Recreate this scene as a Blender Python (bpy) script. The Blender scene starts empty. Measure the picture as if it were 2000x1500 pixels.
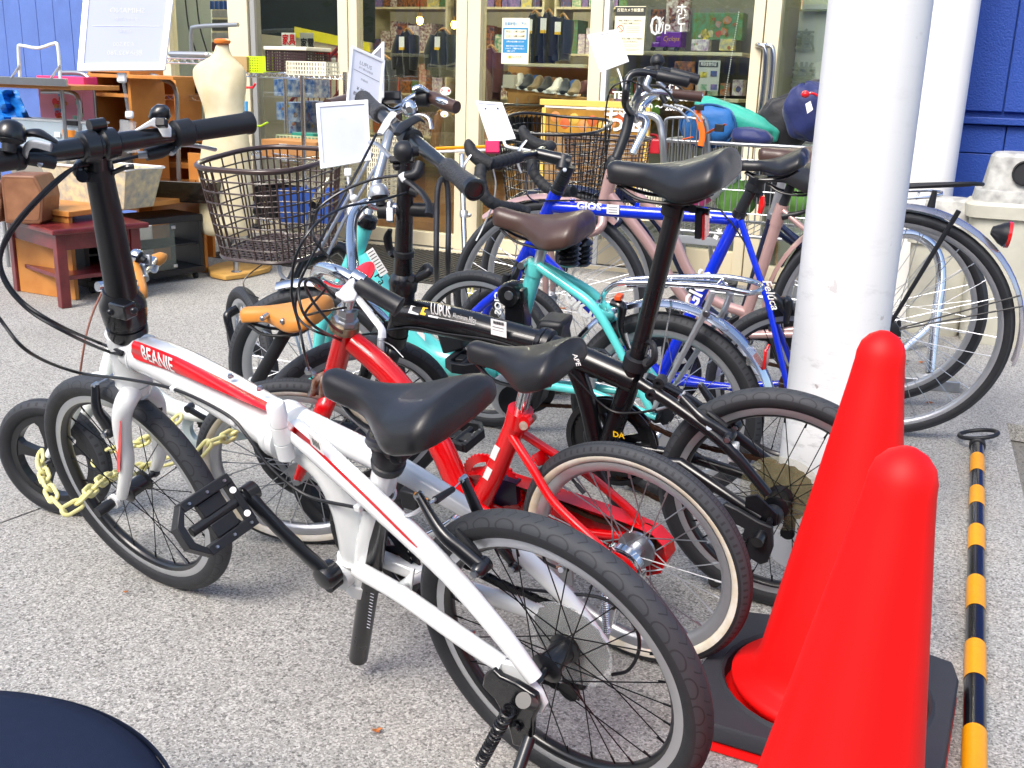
import bpy, bmesh, math, random
from mathutils import Vector as V, Matrix
random.seed(7)
SC = bpy.context.scene
COL = SC.collection
PI = math.pi
# ------------------------------------------------------------------ camera
FPX = 2041.08; PITCH = 0.285374; ROLL = 0.029853; CH = 1.02953
cp, sp = math.cos(PITCH), math.sin(PITCH)
FWD = V((0, cp, -sp)); UP0 = V((0, sp, cp)); RT0 = V((1, 0, 0))
RT = RT0 * math.cos(ROLL) + UP0 * math.sin(ROLL)
UP = UP0 * math.cos(ROLL) - RT0 * math.sin(ROLL)
C0 = V((0, 0, CH))
cam = bpy.data.objects.new('camera', bpy.data.cameras.new('camera')); COL.objects.link(cam)
cam.data.sensor_width = 36; cam.data.lens = 36 * FPX / 2000; cam.data.clip_start = 0.05; cam.data.clip_end = 400
cam.matrix_world = Matrix(((RT.x, UP.x, -FWD.x, C0.x), (RT.y, UP.y, -FWD.y, C0.y), (RT.z, UP.z, -FWD.z, C0.z), (0, 0, 0, 1)))
SC.camera = cam
# ------------------------------------------------------------------ light
SUN_EL = math.radians(48); SUN_AZ = math.radians(215)     # azimuth measured clockwise from +Y
w = bpy.data.worlds.new('World'); SC.world = w; w.use_nodes = True
nt = w.node_tree; nt.nodes.clear()
sky = nt.nodes.new('ShaderNodeTexSky'); sky.sky_type = 'NISHITA'; sky.sun_disc = False
sky.sun_elevation = SUN_EL; sky.sun_rotation = SUN_AZ; sky.dust_density = 3.5; sky.air_density = 1.0; sky.ozone_density = 1.0
bg = nt.nodes.new('ShaderNodeBackground'); bg.inputs[1].default_value = 0.15
wo = nt.nodes.new('ShaderNodeOutputWorld'); nt.links.new(sky.outputs[0], bg.inputs[0]); nt.links.new(bg.outputs[0], wo.inputs[0])
sl = bpy.data.lights.new('sun', 'SUN'); sl.energy = 1.3; sl.angle = math.radians(26); sl.color = (1.0, 0.98, 0.95)
so = bpy.data.objects.new('sun', sl); COL.objects.link(so)
sd_ = V((math.sin(SUN_AZ) * math.cos(SUN_EL), math.cos(SUN_AZ) * math.cos(SUN_EL), math.sin(SUN_EL)))
so.rotation_euler = (-sd_).to_track_quat('-Z', 'Y').to_euler(); so.location = (0, -3, 8)
SC.view_settings.view_transform = 'Standard'; SC.view_settings.look = 'None'; SC.view_settings.gamma = 1.0
SC.view_settings.exposure = 1.1; SC.view_settings.use_curve_mapping = False
SC.render.engine = 'CYCLES'
SC.cycles.max_bounces = 8; SC.cycles.transparent_max_bounces = 16; SC.cycles.caustics_reflective = False; SC.cycles.caustics_refractive = False
# ------------------------------------------------------------------ projecting helpers (photograph pixel -> place)
def ray(px, py): return (FWD * FPX + RT * (px - 1000) - UP * (py - 750)) / FPX      # unit depth along FWD
def D(px, py, z): return C0 + ray(px, py) * z
def G(px, py, h=0.0):
    r = ray(px, py); return C0 + r * ((h - CH) / r.z)
def onplane(px, py, p0, n):
    r = ray(px, py); return C0 + r * ((p0 - C0).dot(n) / r.dot(n))
TH = math.radians(25)
F0 = V((-.335, 6.315, 0)); FE = V((math.cos(TH), -math.sin(TH), 0)); FN = V((-math.sin(TH), -math.cos(TH), 0))
ZZ = V((0, 0, 1))
def S(s, d, z=0.0): return F0 + FE * s + FN * d + ZZ * z
def FP(px, py, d=0.0): return onplane(px, py, F0 + FN * d, FN)
def fs(px, py, d=0.0):
    q = FP(px, py, d) - F0; return q.dot(FE), q.z
class Bike:
    def __init__(s, rc, fc, lean, R):
        s.rc = V((*rc, 0)); s.fc = V((*fc, 0)); a = s.fc - s.rc; s.f = a.normalized()
        left = ZZ.cross(s.f)
        if left.y > 0: left = -left
        L = math.radians(lean); s.v = ZZ * math.cos(L) + left * math.sin(L); s.w = s.f.cross(s.v)
        if s.w.y > 0: s.w = -s.w
        s.o = s.rc + s.v * R; s.R = R
    def P(s, px, py, w=0.0): return onplane(px, py, s.o + s.w * w, s.w)
    def W(s, a, b, w=0.0): return s.o + s.f * a + s.v * b + s.w * w
    def uv(s, px, py, w=0.0):
        q = s.P(px, py, w) - s.o; return q.dot(s.f), q.dot(s.v)
# ------------------------------------------------------------------ materials
def lin(h):
    c = [int(h[i:i + 2], 16) / 255 for i in (0, 2, 4)]
    return tuple(x / 12.92 if x <= .04045 else ((x + .055) / 1.055) ** 2.4 for x in c) + (1,)
MATS = {}
def mat(name, hexc='808080', rough=.5, metal=0.0, var=0.08, vs=8.0, bump=0.0, bs=200.0, coat=0.0, spec=.5, alpha=1.0, trans=0.0, emit=0.0, col2=None, ior=1.45, sheen=0.0):
    if name in MATS: return MATS[name]
    m = bpy.data.materials.new(name); m.use_nodes = True; t = m.node_tree; b = t.nodes['Principled BSDF']; L = t.links.new
    c = lin(hexc); c2 = lin(col2) if col2 else tuple(x * .72 for x in c[:3]) + (1,)
    tc = t.nodes.new('ShaderNodeTexCoord'); nz = t.nodes.new('ShaderNodeTexNoise'); nz.inputs['Scale'].default_value = vs; nz.inputs['Detail'].default_value = 5
    L(tc.outputs['Object'], nz.inputs['Vector'])
    mp = t.nodes.new('ShaderNodeMapRange'); mp.inputs[1].default_value = .35; mp.inputs[2].default_value = .7; mp.inputs[3].default_value = 0; mp.inputs[4].default_value = 1.0 if col2 else min(1, var * 3)
    L(nz.outputs['Fac'], mp.inputs[0])
    mx = t.nodes.new('ShaderNodeMix'); mx.data_type = 'RGBA'; mx.inputs[6].default_value = c; mx.inputs[7].default_value = c2
    L(mp.outputs[0], mx.inputs[0]); L(mx.outputs[2], b.inputs['Base Color'])
    mr = t.nodes.new('ShaderNodeMapRange'); mr.inputs[3].default_value = max(.02, rough - .06); mr.inputs[4].default_value = min(1, rough + .1); L(nz.outputs['Fac'], mr.inputs[0]); L(mr.outputs[0], b.inputs['Roughness'])
    b.inputs['Metallic'].default_value = metal; b.inputs['Specular IOR Level'].default_value = spec; b.inputs['IOR'].default_value = ior
    b.inputs['Coat Weight'].default_value = coat; b.inputs['Coat Roughness'].default_value = .08
    if sheen: b.inputs['Sheen Weight'].default_value = sheen
    if alpha < 1: b.inputs['Alpha'].default_value = alpha
    if trans: b.inputs['Transmission Weight'].default_value = trans
    if emit: b.inputs['Emission Color'].default_value = c; b.inputs['Emission Strength'].default_value = emit
    if bump:
        n2 = t.nodes.new('ShaderNodeTexNoise'); n2.inputs['Scale'].default_value = bs; n2.inputs['Detail'].default_value = 4; L(tc.outputs['Object'], n2.inputs['Vector'])
        bp = t.nodes.new('ShaderNodeBump'); bp.inputs['Strength'].default_value = bump; bp.inputs['Distance'].default_value = .004; L(n2.outputs['Fac'], bp.inputs['Height']); L(bp.outputs[0], b.inputs['Normal'])
    MATS[name] = m; return m
# ------------------------------------------------------------------ mesh builder
ORG = {}
def frame(d, ref=None):
    d = d.normalized(); r = ref if ref is not None else (ZZ if abs(d.z) < .9 else V((1, 0, 0)))
    x = r.cross(d)
    if x.length < 1e-5: x = V((0, 1, 0)).cross(d)
    x.normalize(); return x, d.cross(x).normalized()
def spline(pts, n=6, closed=False):
    P = [V(p) for p in pts]; N = len(P); out = []
    rng = range(N if closed else N - 1)
    for i in rng:
        p1, p2 = P[i], P[(i + 1) % N]
        p0 = P[i - 1] if (i > 0 or closed) else p1 * 2 - p2
        p3 = P[(i + 2) % N] if (i + 2 < N or closed) else p2 * 2 - p1
        for k in range(n):
            t = k / n
            out.append(.5 * ((2 * p1) + (p2 - p0) * t + (2 * p0 - 5 * p1 + 4 * p2 - p3) * t * t + (3 * p1 - p0 - 3 * p2 + p3) * t ** 3))
    if not closed: out.append(P[-1])
    return out
class MB:
    def __init__(s): s.v = []; s.f = []; s.m = []; s.cm = 0; s.uv = None
    def mi(s, i): s.cm = i; return s
    def add(s, vs, fs):
        o = len(s.v); s.v += [V(p) for p in vs]
        for f in fs: s.f.append([i + o for i in f]); s.m.append(s.cm)
        return s
    def rings(s, R, closed_ring=True, caps=True, loop=False):
        n = len(R[0]); o = len(s.v)
        for r in R: s.v += [V(p) for p in r]
        N = len(R)
        for i in range(N if loop else N - 1):
            a = o + i * n; b = o + ((i + 1) % N) * n
            for k in range(n if closed_ring else n - 1):
                k2 = (k + 1) % n; s.f.append([a + k, a + k2, b + k2, b + k]); s.m.append(s.cm)
        if caps and closed_ring and not loop:
            s.f.append([o + k for k in range(n)][::-1]); s.m.append(s.cm)
            s.f.append([o + (N - 1) * n + k for k in range(n)]); s.m.append(s.cm)
        return s
    def tube(s, pts, r, seg=10, n=0, closed=False, caps=True, flat=1.0, ref=None):
        """round tube through pts; r number or list (per control point); flat scales the second axis"""
        P = [V(p) for p in pts]; rr = r if isinstance(r, (list, tuple)) else [r] * len(P)
        if n:
            Q = spline(P, n, closed); m = len(P); R2 = []
            for i in range(len(Q)):
                t = i / n; k = int(t); fr = t - k
                R2.append(rr[k % m] * (1 - fr) + rr[(k + 1) % m if (closed or k + 1 < m) else m - 1] * fr if k < m else rr[-1])
            P, rr = Q, R2
        N = len(P); R = []; x = None
        for i in range(N):
            if closed: d = P[(i + 1) % N] - P[i - 1]
            else: d = P[min(i + 1, N - 1)] - P[max(i - 1, 0)]
            if d.length < 1e-9: d = V((0, 0, 1))
            d.normalize()
            if x is None: x, y = frame(d, ref)
            else:
                x = x - d * x.dot(d)
                if x.length < 1e-6: x, y = frame(d)
                x.normalize()
            y = d.cross(x)
            R.append([P[i] + (x * math.cos(a) + y * math.sin(a) * flat) * rr[i] for a in (2 * PI * k / seg for k in range(seg))])
        return s.rings(R, caps=caps, loop=closed)
    def box(s, c, ax, ay, az):
        """centre and three half-axis vectors"""
        c = V(c); vs = [c + ax * i + ay * j + az * k for i in (-1, 1) for j in (-1, 1) for k in (-1, 1)]
        fs = [(0, 1, 3, 2), (4, 6, 7, 5), (0, 4, 5, 1), (2, 3, 7, 6), (0, 2, 6, 4), (1, 5, 7, 3)]
        if ax.cross(ay).dot(az) < 0: fs = [f[::-1] for f in fs]
        return s.add(vs, fs)
    def sbox(s, s0, s1, d0, d1, z0, z1):
        return s.box(S((s0 + s1) / 2, (d0 + d1) / 2, (z0 + z1) / 2), FE * (abs(s1 - s0) / 2), FN * (abs(d1 - d0) / 2), ZZ * ((z1 - z0) / 2))
    def lathe(s, o, axis, prof, seg=24, caps=True, loop=False):
        """prof = [(t along axis, radius)]"""
        o = V(o); axis = V(axis).normalized(); x, y = frame(axis)
        R = [[o + axis * t + (x * math.cos(a) + y * math.sin(a)) * r for a in (2 * PI * k / seg for k in range(seg))] for t, r in prof]
        return s.rings(R, caps=caps, loop=loop)
    def cyl(s, a, b, r, seg=16, r2=None):
        a, b = V(a), V(b); return s.lathe(a, b - a, [(0, r), ((b - a).length, r if r2 is None else r2)], seg)
    def ball(s, c, r, seg=14, n=8, sc=(1, 1, 1)):
        c = V(c); R = []
        for i in range(n + 1):
            t = PI * (i + .02 * (i == 0) - .02 * (i == n)) / n
            R.append([c + V((math.sin(t) * math.cos(a) * sc[0], math.sin(t) * math.sin(a) * sc[1], -math.cos(t) * sc[2])) * r for a in (2 * PI * k / seg for k in range(seg))])
        return s.rings(R)
    def prism(s, poly, off):
        """closed polygon (3D pts) extruded by off"""
        n = len(poly); P = [V(p) for p in poly]; off = V(off)
        s.add(P + [p + off for p in P], [list(range(n))[::-1], list(range(n, 2 * n))] + [(i, (i + 1) % n, n + (i + 1) % n, n + i) for i in range(n)])
        return s
    def build(s, name, mats, parent=None, loc=None, smooth=40, bevel=0.0, local=False, label=None, subsurf=0):
        if not isinstance(mats, (list, tuple)): mats = [mats]
        me = bpy.data.meshes.new(name)
        if parent is not None: base = ORG.get(parent.name, V((0, 0, 0)))
        elif loc is not None: base = V(loc)
        else: base = V((0, 0, 0))
        vs = s.v if local else [p - base for p in s.v]
        me.from_pydata([tuple(p) for p in vs], [], s.f)
        for m in mats: me.materials.append(m)
        if len(mats) > 1: me.polygons.foreach_set('material_index', s.m)
        if s.uv:
            ul = me.uv_layers.new(name='uv'); 
            for lp in me.loops: ul.data[lp.index].uv = s.uv[lp.vertex_index]
        bm = bmesh.new(); bm.from_mesh(me); bmesh.ops.recalc_face_normals(bm, faces=bm.faces); bm.to_mesh(me); bm.free()
        if smooth:
            me.polygons.foreach_set('use_smooth', [True] * len(me.polygons)); me.set_sharp_from_angle(angle=math.radians(smooth))
        o = bpy.data.objects.new(name, me); COL.objects.link(o)
        if parent is not None: o.parent = parent; ORG[o.name] = base
        else:
            o.location = base; ORG[o.name] = base
        if bevel:
            bv = o.modifiers.new('bevel', 'BEVEL'); bv.width = bevel; bv.segments = 2; bv.limit_method = 'ANGLE'; bv.angle_limit = math.radians(50)
        if subsurf:
            ss = o.modifiers.new('subsurf', 'SUBSURF'); ss.levels = subsurf; ss.render_levels = subsurf
        if label: o['label'] = label
        return o
def root(name, label, cat, loc, group=None):
    o = bpy.data.objects.new(name, None); COL.objects.link(o); o.location = loc; o.empty_display_size = .1
    o['label'] = label; o['category'] = cat
    if group: o['group'] = group
    ORG[o.name] = V(loc); return o
def top(o, label, cat, group=None):
    o['label'] = label; o['category'] = cat
    if group: o['group'] = group
    return o
def struct(o): o['kind'] = 'structure'; return o
# text as thin mesh on a frame; wrap = (radius) bends the y direction round a tube
_tc = {}
def text(body, size, m, o, xd, yd, parent=None, name='lettering', align='CENTER', wrap=0.0, loc=None, shear=0.0, bold=0.0, sx=1.0, maxw=None, spacing=1.0):
    cu = bpy.data.curves.new('t', 'FONT'); cu.body = body; cu.size = size; cu.align_x = align; cu.align_y = 'CENTER'; cu.shear = shear; cu.offset = bold * size; cu.resolution_u = 2; cu.space_character = spacing
    to = bpy.data.objects.new('t', cu); COL.objects.link(to)
    dg = bpy.context.evaluated_depsgraph_get(); me = bpy.data.meshes.new_from_object(to.evaluated_get(dg))
    bpy.data.objects.remove(to); bpy.data.curves.remove(cu)
    xd = V(xd).normalized(); yd = V(yd); yd = (yd - xd * yd.dot(xd)).normalized(); nd = xd.cross(yd); o = V(o)
    k = sx
    if maxw and len(me.vertices):
        xs = [v.co.x for v in me.vertices]; k = min(sx, maxw / max(1e-6, max(xs) - min(xs)))
    if wrap:
        bm = bmesh.new(); bm.from_mesh(me); bmesh.ops.triangulate(bm, faces=bm.faces); bmesh.ops.subdivide_edges(bm, edges=[e for e in bm.edges if e.calc_length() > size * .25], cuts=2); bmesh.ops.triangulate(bm, faces=bm.faces); bm.to_mesh(me); bm.free()
    b = MB(); vs = []
    for v in me.vertices:
        x, y = v.co.x * k, v.co.y
        if wrap:
            a = y / wrap; vs.append(o + xd * x + yd * (math.sin(a) * wrap) + nd * ((math.cos(a) - 1) * wrap))
        else: vs.append(o + xd * x + yd * y)
    b.add(vs, [tuple(p.vertices) for p in me.polygons]); bpy.data.meshes.remove(me)
    return b.build(name, m, parent, loc, smooth=0)
def sheet(o, xd, yd, w_, h_, m, parent, name='sticker', th=.0006):
    xd = V(xd).normalized(); yd = V(yd).normalized(); n = xd.cross(yd)
    return MB().box(V(o), xd * (w_ / 2), yd * (h_ / 2), n * (th / 2)).build(name, m, parent, smooth=0)
# ------------------------------------------------------------------ shared materials
RUB = mat('rubber', '2a2c30', .62, var=.12, vs=30, bump=.25, bs=900)
BLK = mat('black_plastic', '1d1f23', .42, var=.1, vs=40, bump=.1, bs=1500)
BLKM = mat('black_anodised', '14161a', .28, metal=0.0, coat=.4, var=.08, vs=20)
BLKP = mat('black_paint', '0d0e12', .26, coat=.4, var=.1, vs=9)
CHR = mat('chrome', 'dadde2', .12, metal=1, var=.08, vs=18)
STL = mat('steel', 'b9bcc0', .3, metal=1, var=.15, vs=25)
ALU = mat('aluminium', 'c9ccd0', .36, metal=.85, var=.1, vs=15)
WHT = mat('white_paint', 'e6e9e9', .18, coat=.8, var=.03, vs=6)
WHT2 = mat('old_white_paint', 'e6ece9', .3, coat=.4, var=.06, vs=12)
REDP = mat('red_paint', 'd8040c', .2, coat=.7, var=.05, vs=10)
TEAL = mat('turquoise_paint', '62d8d4', .2, coat=.8, var=.04, vs=8)
BLUE = mat('blue_paint', '0a2ed0', .18, coat=.8, var=.05, vs=10)
PINK = mat('rose_paint', 'c4a09a', .28, metal=.35, coat=.6, var=.05, vs=8)
NAVY = mat('navy_paint', '141d38', .2, coat=.7, var=.05, vs=8)
REDF = mat('red_decal', 'e0101c', .3, coat=.4, var=.02)
WHF = mat('white_print', 'f6f6f4', .45, var=.01)
BKF = mat('black_print', '16161a', .5, var=.01)
GRF = mat('grey_print', '8f9298', .6, var=.01)
LGF = mat('pale_print', 'c3c6d4', .6, var=.01)
YEL = mat('yellow_print', 'f2c21c', .4, var=.02)
RUST = mat('rusty_steel', '7a4020', .75, metal=.3, var=.3, vs=60, col2='b7a79a')
CHNM = mat('rusty_chain', '4b3426', .6, metal=.5, var=.3, vs=80)
CHNB = mat('dark_chain', '1a1b1e', .35, metal=.6, var=.1)
CLR = mat('clear_plastic', 'e8eef0', .08, var=0, alpha=.18, spec=.8)
FROST = mat('frosted_plastic', 'dfe7ea', .3, var=0, alpha=.55)
REFR = mat('red_reflector', 'e01818', .12, coat=1, var=.05, vs=200)
ORR = mat('amber_reflector', 'd98a10', .15, coat=1, var=.05, vs=200)
BRL = mat('brown_leatherette', '4a3630', .36, var=.08, vs=30, bump=.12, bs=900, coat=.15)
BKL = mat('black_leatherette', '1a1a1d', .4, var=.06, vs=30, bump=.14, bs=900, coat=.15)
TAN = mat('tan_leather', 'd18a3c', .42, var=.1, vs=14, bump=.08, bs=700, coat=.2)
BRW = mat('brown_coated_wire', '3b2a26', .32, coat=.4, var=.08, vs=20)
def tyre_material(name, style, N, base='26282c', tread='3a3d42'):
    m = mat(name, base, .6, var=.12, vs=40, bump=.2, bs=1200); t = m.node_tree; L = t.links.new
    uvn = t.nodes.new('ShaderNodeUVMap'); uvn.uv_map = 'uv'; sx = t.nodes.new('ShaderNodeSeparateXYZ'); L(uvn.outputs[0], sx.inputs[0])
    def M(op, a, b=None, c=None):
        n = t.nodes.new('ShaderNodeMath'); n.operation = op
        for i, x in enumerate((a, b, c)):
            if x is None: continue
            if isinstance(x, (int, float)): n.inputs[i].default_value = x
            else: L(x, n.inputs[i])
        return n.outputs[0]
    u = M('MULTIPLY', sx.outputs[0], N); vv = M('ABSOLUTE', M('SUBTRACT', sx.outputs[1], .5))       # 0 at crown, .25 at side
    fu = M('SUBTRACT', M('FRACT', u), .5)
    zone = M('LESS_THAN', vv, .2)
    if style == 'scallop':
        d = M('SQRT', M('ADD', M('POWER', M('MULTIPLY', fu, 1.0), 2), M('POWER', M('MULTIPLY', M('SUBTRACT', vv, .17), 5.0), 2)))
        g = M('LESS_THAN', M('ABSOLUTE', M('SUBTRACT', d, .36)), .035)
        fu2 = M('SUBTRACT', M('FRACT', M('ADD', M('MULTIPLY', u, 2), M('MULTIPLY', vv, 6))), .5)
        g2 = M('MULTIPLY', M('LESS_THAN', M('ABSOLUTE', fu2), .05), M('LESS_THAN', vv, .07))
        g = M('MAXIMUM', g, g2)
    elif style == 'block':
        a = M('LESS_THAN', M('ABSOLUTE', fu), .16); b_ = M('GREATER_THAN', vv, .10); b2 = M('LESS_THAN', vv, .17)
        g = M('MULTIPLY', M('MULTIPLY', a, b_), b2)
        g = M('MAXIMUM', g, M('MULTIPLY', M('LESS_THAN', M('ABSOLUTE', M('SUBTRACT', vv, .045)), .01), 1.0))
        g = M('MAXIMUM', g, M('MULTIPLY', M('LESS_THAN', M('ABSOLUTE', M('SUBTRACT', M('FRACT', M('MULTIPLY', u, 2)), .5)), .12), M('LESS_THAN', vv, .04)))
    else:
        g = M('LESS_THAN', M('ABSOLUTE', M('SUBTRACT', vv, M('ADD', .09, M('MULTIPLY', M('SINE', M('MULTIPLY', u, 6.283)), .025)))), .012)
    g = M('MULTIPLY', g, zone)
    rib = M('MULTIPLY', M('LESS_THAN', M('ABSOLUTE', M('SUBTRACT', vv, .31)), .006), 1.0)
    g = M('MAXIMUM', g, rib)
    bsdf = t.nodes['Principled BSDF']
    old = bsdf.inputs['Normal'].links[0].from_node
    bp = t.nodes.new('ShaderNodeBump'); bp.inputs['Strength'].default_value = .9; bp.inputs['Distance'].default_value = .003; bp.invert = True
    L(g, bp.inputs['Height']); L(old.outputs[0], bp.inputs['Normal']); L(bp.outputs[0], bsdf.inputs['Normal'])
    # tread surface is worn paler and greyer than the side wall
    src = bsdf.inputs['Base Color'].links[0].from_socket
    mx = t.nodes.new('ShaderNodeMix'); mx.data_type = 'RGBA'; mx.inputs[7].default_value = lin(tread)
    L(M('MULTIPLY', M('SUBTRACT', 1.0, g), M('MULTIPLY', zone, .8)), mx.inputs[0]); L(src, mx.inputs[6]); L(mx.outputs[2], bsdf.inputs['Base Color'])
    return m
TY_SC = tyre_material('scallop_tread_tyre', 'scallop', 34)
TY_BL = tyre_material('block_tread_tyre', 'block', 96)
TY_SL = tyre_material('city_tread_tyre', 'wave', 60)
TY_KD = tyre_material('kids_tyre', 'block', 40)
CREAM = mat('cream_sidewall', 'ebe7dc', .6, var=.25, vs=25, col2='d6cbb0')
# ------------------------------------------------------------------ wheel
class Plane(Bike):
    def __init__(s, c, hd, lean, R):
        h, L = math.radians(hd), math.radians(lean)
        u = V((math.cos(h), math.sin(h), 0)); n0 = V((math.sin(h), -math.cos(h), 0))
        s.f = -u; s.v = ZZ * math.cos(L) + n0 * math.sin(L); s.w = s.f.cross(s.v)
        if s.w.dot(n0) < 0: s.w = -s.w
        s.o = V((*c, 0)) + s.v * R; s.R = R; s.near = n0
_wc = {}
def wheel(rt, pl, R, tw, tyre, rimm, bodym, hubm, spm, ns=28, ww=None, hw=.012, hubr=.017, flange=.024, hubw=.05, rimd=.017, rim_r=None, rot=0.0, sr=.0011):
    rr = rim_r or (R - tw * .92)
    base = ORG[rt.name]
    key = (R, tw, tyre.name, rimm.name, bodym.name, hubm.name, ns, bool(ww), hw)
    f, v = pl.f, pl.v; y = v.cross(f)
    if key not in _wc:
        # rim
        b = MB(); seg = 72
        prof = [(-hw, rr + .001), (-hw, rr - rimd * .75), (-hw * .7, rr - rimd), (-hw * .35, rr - rimd * 1.25), (hw * .35, rr - rimd * 1.25), (hw * .7, rr - rimd), (hw, rr - rimd * .75), (hw, rr + .001), (hw * .8, rr - .002), (-hw * .8, rr - .002)]
        R_ = [[V((math.cos(a) * r, t, math.sin(a) * r)) for a in (2 * PI * k / seg for k in range(seg))] for t, r in prof]
        o = 0
        for r_ in R_: b.v += r_
        n = len(prof)
        for i in range(n):
            j = (i + 1) % n; mi_ = 0 if i in (0, 6) else 1
            for k in range(seg):
                k2 = (k + 1) % seg; b.f.append([i * seg + k, i * seg + k2, j * seg + k2, j * seg + k]); b.m.append(mi_)
        rim = b
        # tyre
        t = MB(); A = 96; B = 20; uv = []; rc = R - tw / 2
        for i in range(A + 1):
            a = 2 * PI * i / A
            for k in range(B + 1):
                c = 2 * PI * k / B + PI          # k=B/2 -> outermost
                yy = math.sin(c) * tw * .52; r2 = rc + math.cos(c) * tw * .5
                if abs(k - B / 2) > B * .42: yy *= .75
                t.v.append(V((math.cos(a) * r2, yy, math.sin(a) * r2))); uv.append((i / A, k / B))
        for i in range(A):
            for k in range(B):
                q = i * (B + 1) + k; t.f.append([q, q + 1, q + B + 2, q + B + 1]); s_ = abs((k + .5) / B - .5); t.m.append(1 if (ww and .25 < s_ < .47) else 0)
        t.uv = uv
        # hub
        h = MB(); X = V((0, 1, 0))
        h.lathe((0, -hubw, 0), X, [(0, .005), (hubw - flange - .004, .006), (hubw - flange - .003, .017), (hubw - flange, hubr + .006), (hubw - flange + .003, hubr + .006), (hubw - flange + .006, hubr), (hubw + flange - .006, hubr), (hubw + flange - .003, hubr + .006), (hubw + flange, hubr + .006), (hubw + flange + .003, .017), (hubw + flange + .004, .006), (2 * hubw, .005)], 18)
        h.lathe((0, -hubw - .006, 0), X, [(0, .008), (.012, .009)], 6); h.lathe((0, hubw - .006, 0), X, [(0, .009), (.012, .008)], 6)
        sp = []
        for side in (-1, 1):
            for dr in (-1, 1):
                q = MB(); a0 = dr * math.radians(62 if ns > 20 else 48)
                q.tube([V((math.cos(a0) * (hubr + .003), side * flange, math.sin(a0) * (hubr + .003))), V((rr - rimd * 1.1, side * .002, 0))], sr, 5)
                q.cyl(V((rr - rimd * 1.3 - .012, side * .0025, 0)), V((rr - rimd * 1.1, side * .002, 0)), sr * 1.7, 5)
                sp.append(q)
        _wc[key] = (rim, t, h, sp, {})
    rim, t, h, sp, me = _wc[key]
    loc = Matrix(((f.x, y.x, v.x, pl.o.x - base.x), (f.y, y.y, v.y, pl.o.y - base.y), (f.z, y.z, v.z, pl.o.z - base.z), (0, 0, 0, 1))) @ Matrix.Rotation(rot, 4, 'Y')
    def mk(nm, src, ms, par):
        if nm in me:
            o = bpy.data.objects.new(nm, me[nm]); COL.objects.link(o); o.parent = par
        else:
            o = src.build(nm, ms, par, local=True, smooth=50); me[nm] = o.data
        return o
    wo_ = mk('wheel', rim, [rimm, bodym], rt); wo_.matrix_local = loc
    mk('tyre', t, [tyre, ww or tyre], wo_); mk('hub', h, hubm, wo_)
    names = ['spoke', 'spoke_b', 'spoke_c', 'spoke_d']
    for i in range(ns):
        q = i % 4; nm = 'sp%d' % q
        if nm in me: o = bpy.data.objects.new('spoke', me[nm]); COL.objects.link(o); o.parent = wo_
        else: o = sp[q].build('spoke', spm, wo_, local=True); me[nm] = o.data
        o.rotation_euler = (0, 2 * PI * i / ns, 0)
    return wo_
def tub(name, rt, m, pts, r, seg=12, n=0, **k):
    bl = {x: k.pop(x) for x in ('smooth', 'bevel', 'label') if x in k}
    return MB().tube(pts, r, seg, n, **k).build(name, m, rt, **bl)
# ------------------------------------------------------------------ saddle
def saddle(rt, nose, tail, wax, hw, m, depth=.055, nosew=.021, name='saddle', up=None, dip=.012, tailcut=.012, kick=.0, groove=0.0, skirt=1.0):
    nose, tail = V(nose), V(tail); L = (tail - nose); ln = L.length; L.normalize(); wax = V(wax).normalized()
    U = wax.cross(L)
    if U.z < 0: U = -U
    b = MB(); N = 26; K = 22; rings = []
    for i in range(N + 1):
        t = i / N
        if t < .06: g = math.sqrt(max(0, 1 - (1 - t / .06) ** 2)) * .9 + .05
        else: g = 1
        s_ = max(0, min(1, (t - .28) / .5)); s_ = s_ * s_ * (3 - 2 * s_)
        wd = (nosew + (.006 * t) + (hw - nosew) * s_) * g
        if t > .9: wd *= math.sqrt(max(.02, 1 - ((t - .9) / .1) ** 2 * .55))
        tp = -dip * math.sin(PI * min(1, t * 1.15)) + kick * max(0, t - .6) + .004
        if t < .08: tp -= .012 * (1 - t / .08) ** 2
        if t > .93: tp -= .01 * ((t - .93) / .07) ** 2
        dp = (depth * (.62 + .38 * s_)) * (.55 + .45 * g)
        if t > .9: dp *= 1 - .25 * (t - .9) / .1
        row = []
        for k in range(K):
            a = -1 + 2 * k / (K - 1); ph = a * math.radians(112)
            yy = wd * math.copysign(abs(math.sin(ph)) ** .85, math.sin(ph))
            zz = tp - dp * ((1 - math.cos(ph)) / (1 - math.cos(math.radians(112)))) ** 1.15
            if groove and t > .35: zz -= groove * math.exp(-(yy / .009) ** 2) * min(1, (t - .35) * 4)
            ex = tailcut * max(0, 1 - abs(yy) / (wd + 1e-6)) * (t > .95)
            row.append(nose + L * (t * ln - ex) + wax * yy + U * zz)
        rings.append(row)
    b.rings(rings, closed_ring=False, caps=False)
    n0 = len(b.v)
    # underside
    for i in range(N):
        a, c = i * K, (i + 1) * K
        b.f.append([a, c, c + K - 1, a + K - 1]); b.m.append(0)
    b.f.append(list(range(K))); b.m.append(0); b.f.append([N * K + k for k in range(K)][::-1]); b.m.append(0)
    o = b.build(name, m, rt, smooth=60, subsurf=1)
    # rails
    rl = MB()
    for s_ in (-1, 1):
        rl.tube([nose + L * (.09 * ln) - U * (depth * .7) + wax * s_ * .006, nose + L * (.3 * ln) - U * (depth * .85 + .012) + wax * s_ * .02, nose + L * (.65 * ln) - U * (depth + .008) + wax * s_ * .022, nose + L * (.88 * ln) - U * (depth * .8) + wax * s_ * .035], .0036, 8, 6)
    rl.build('saddle_rail', BLKM, rt)
    return o
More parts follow.
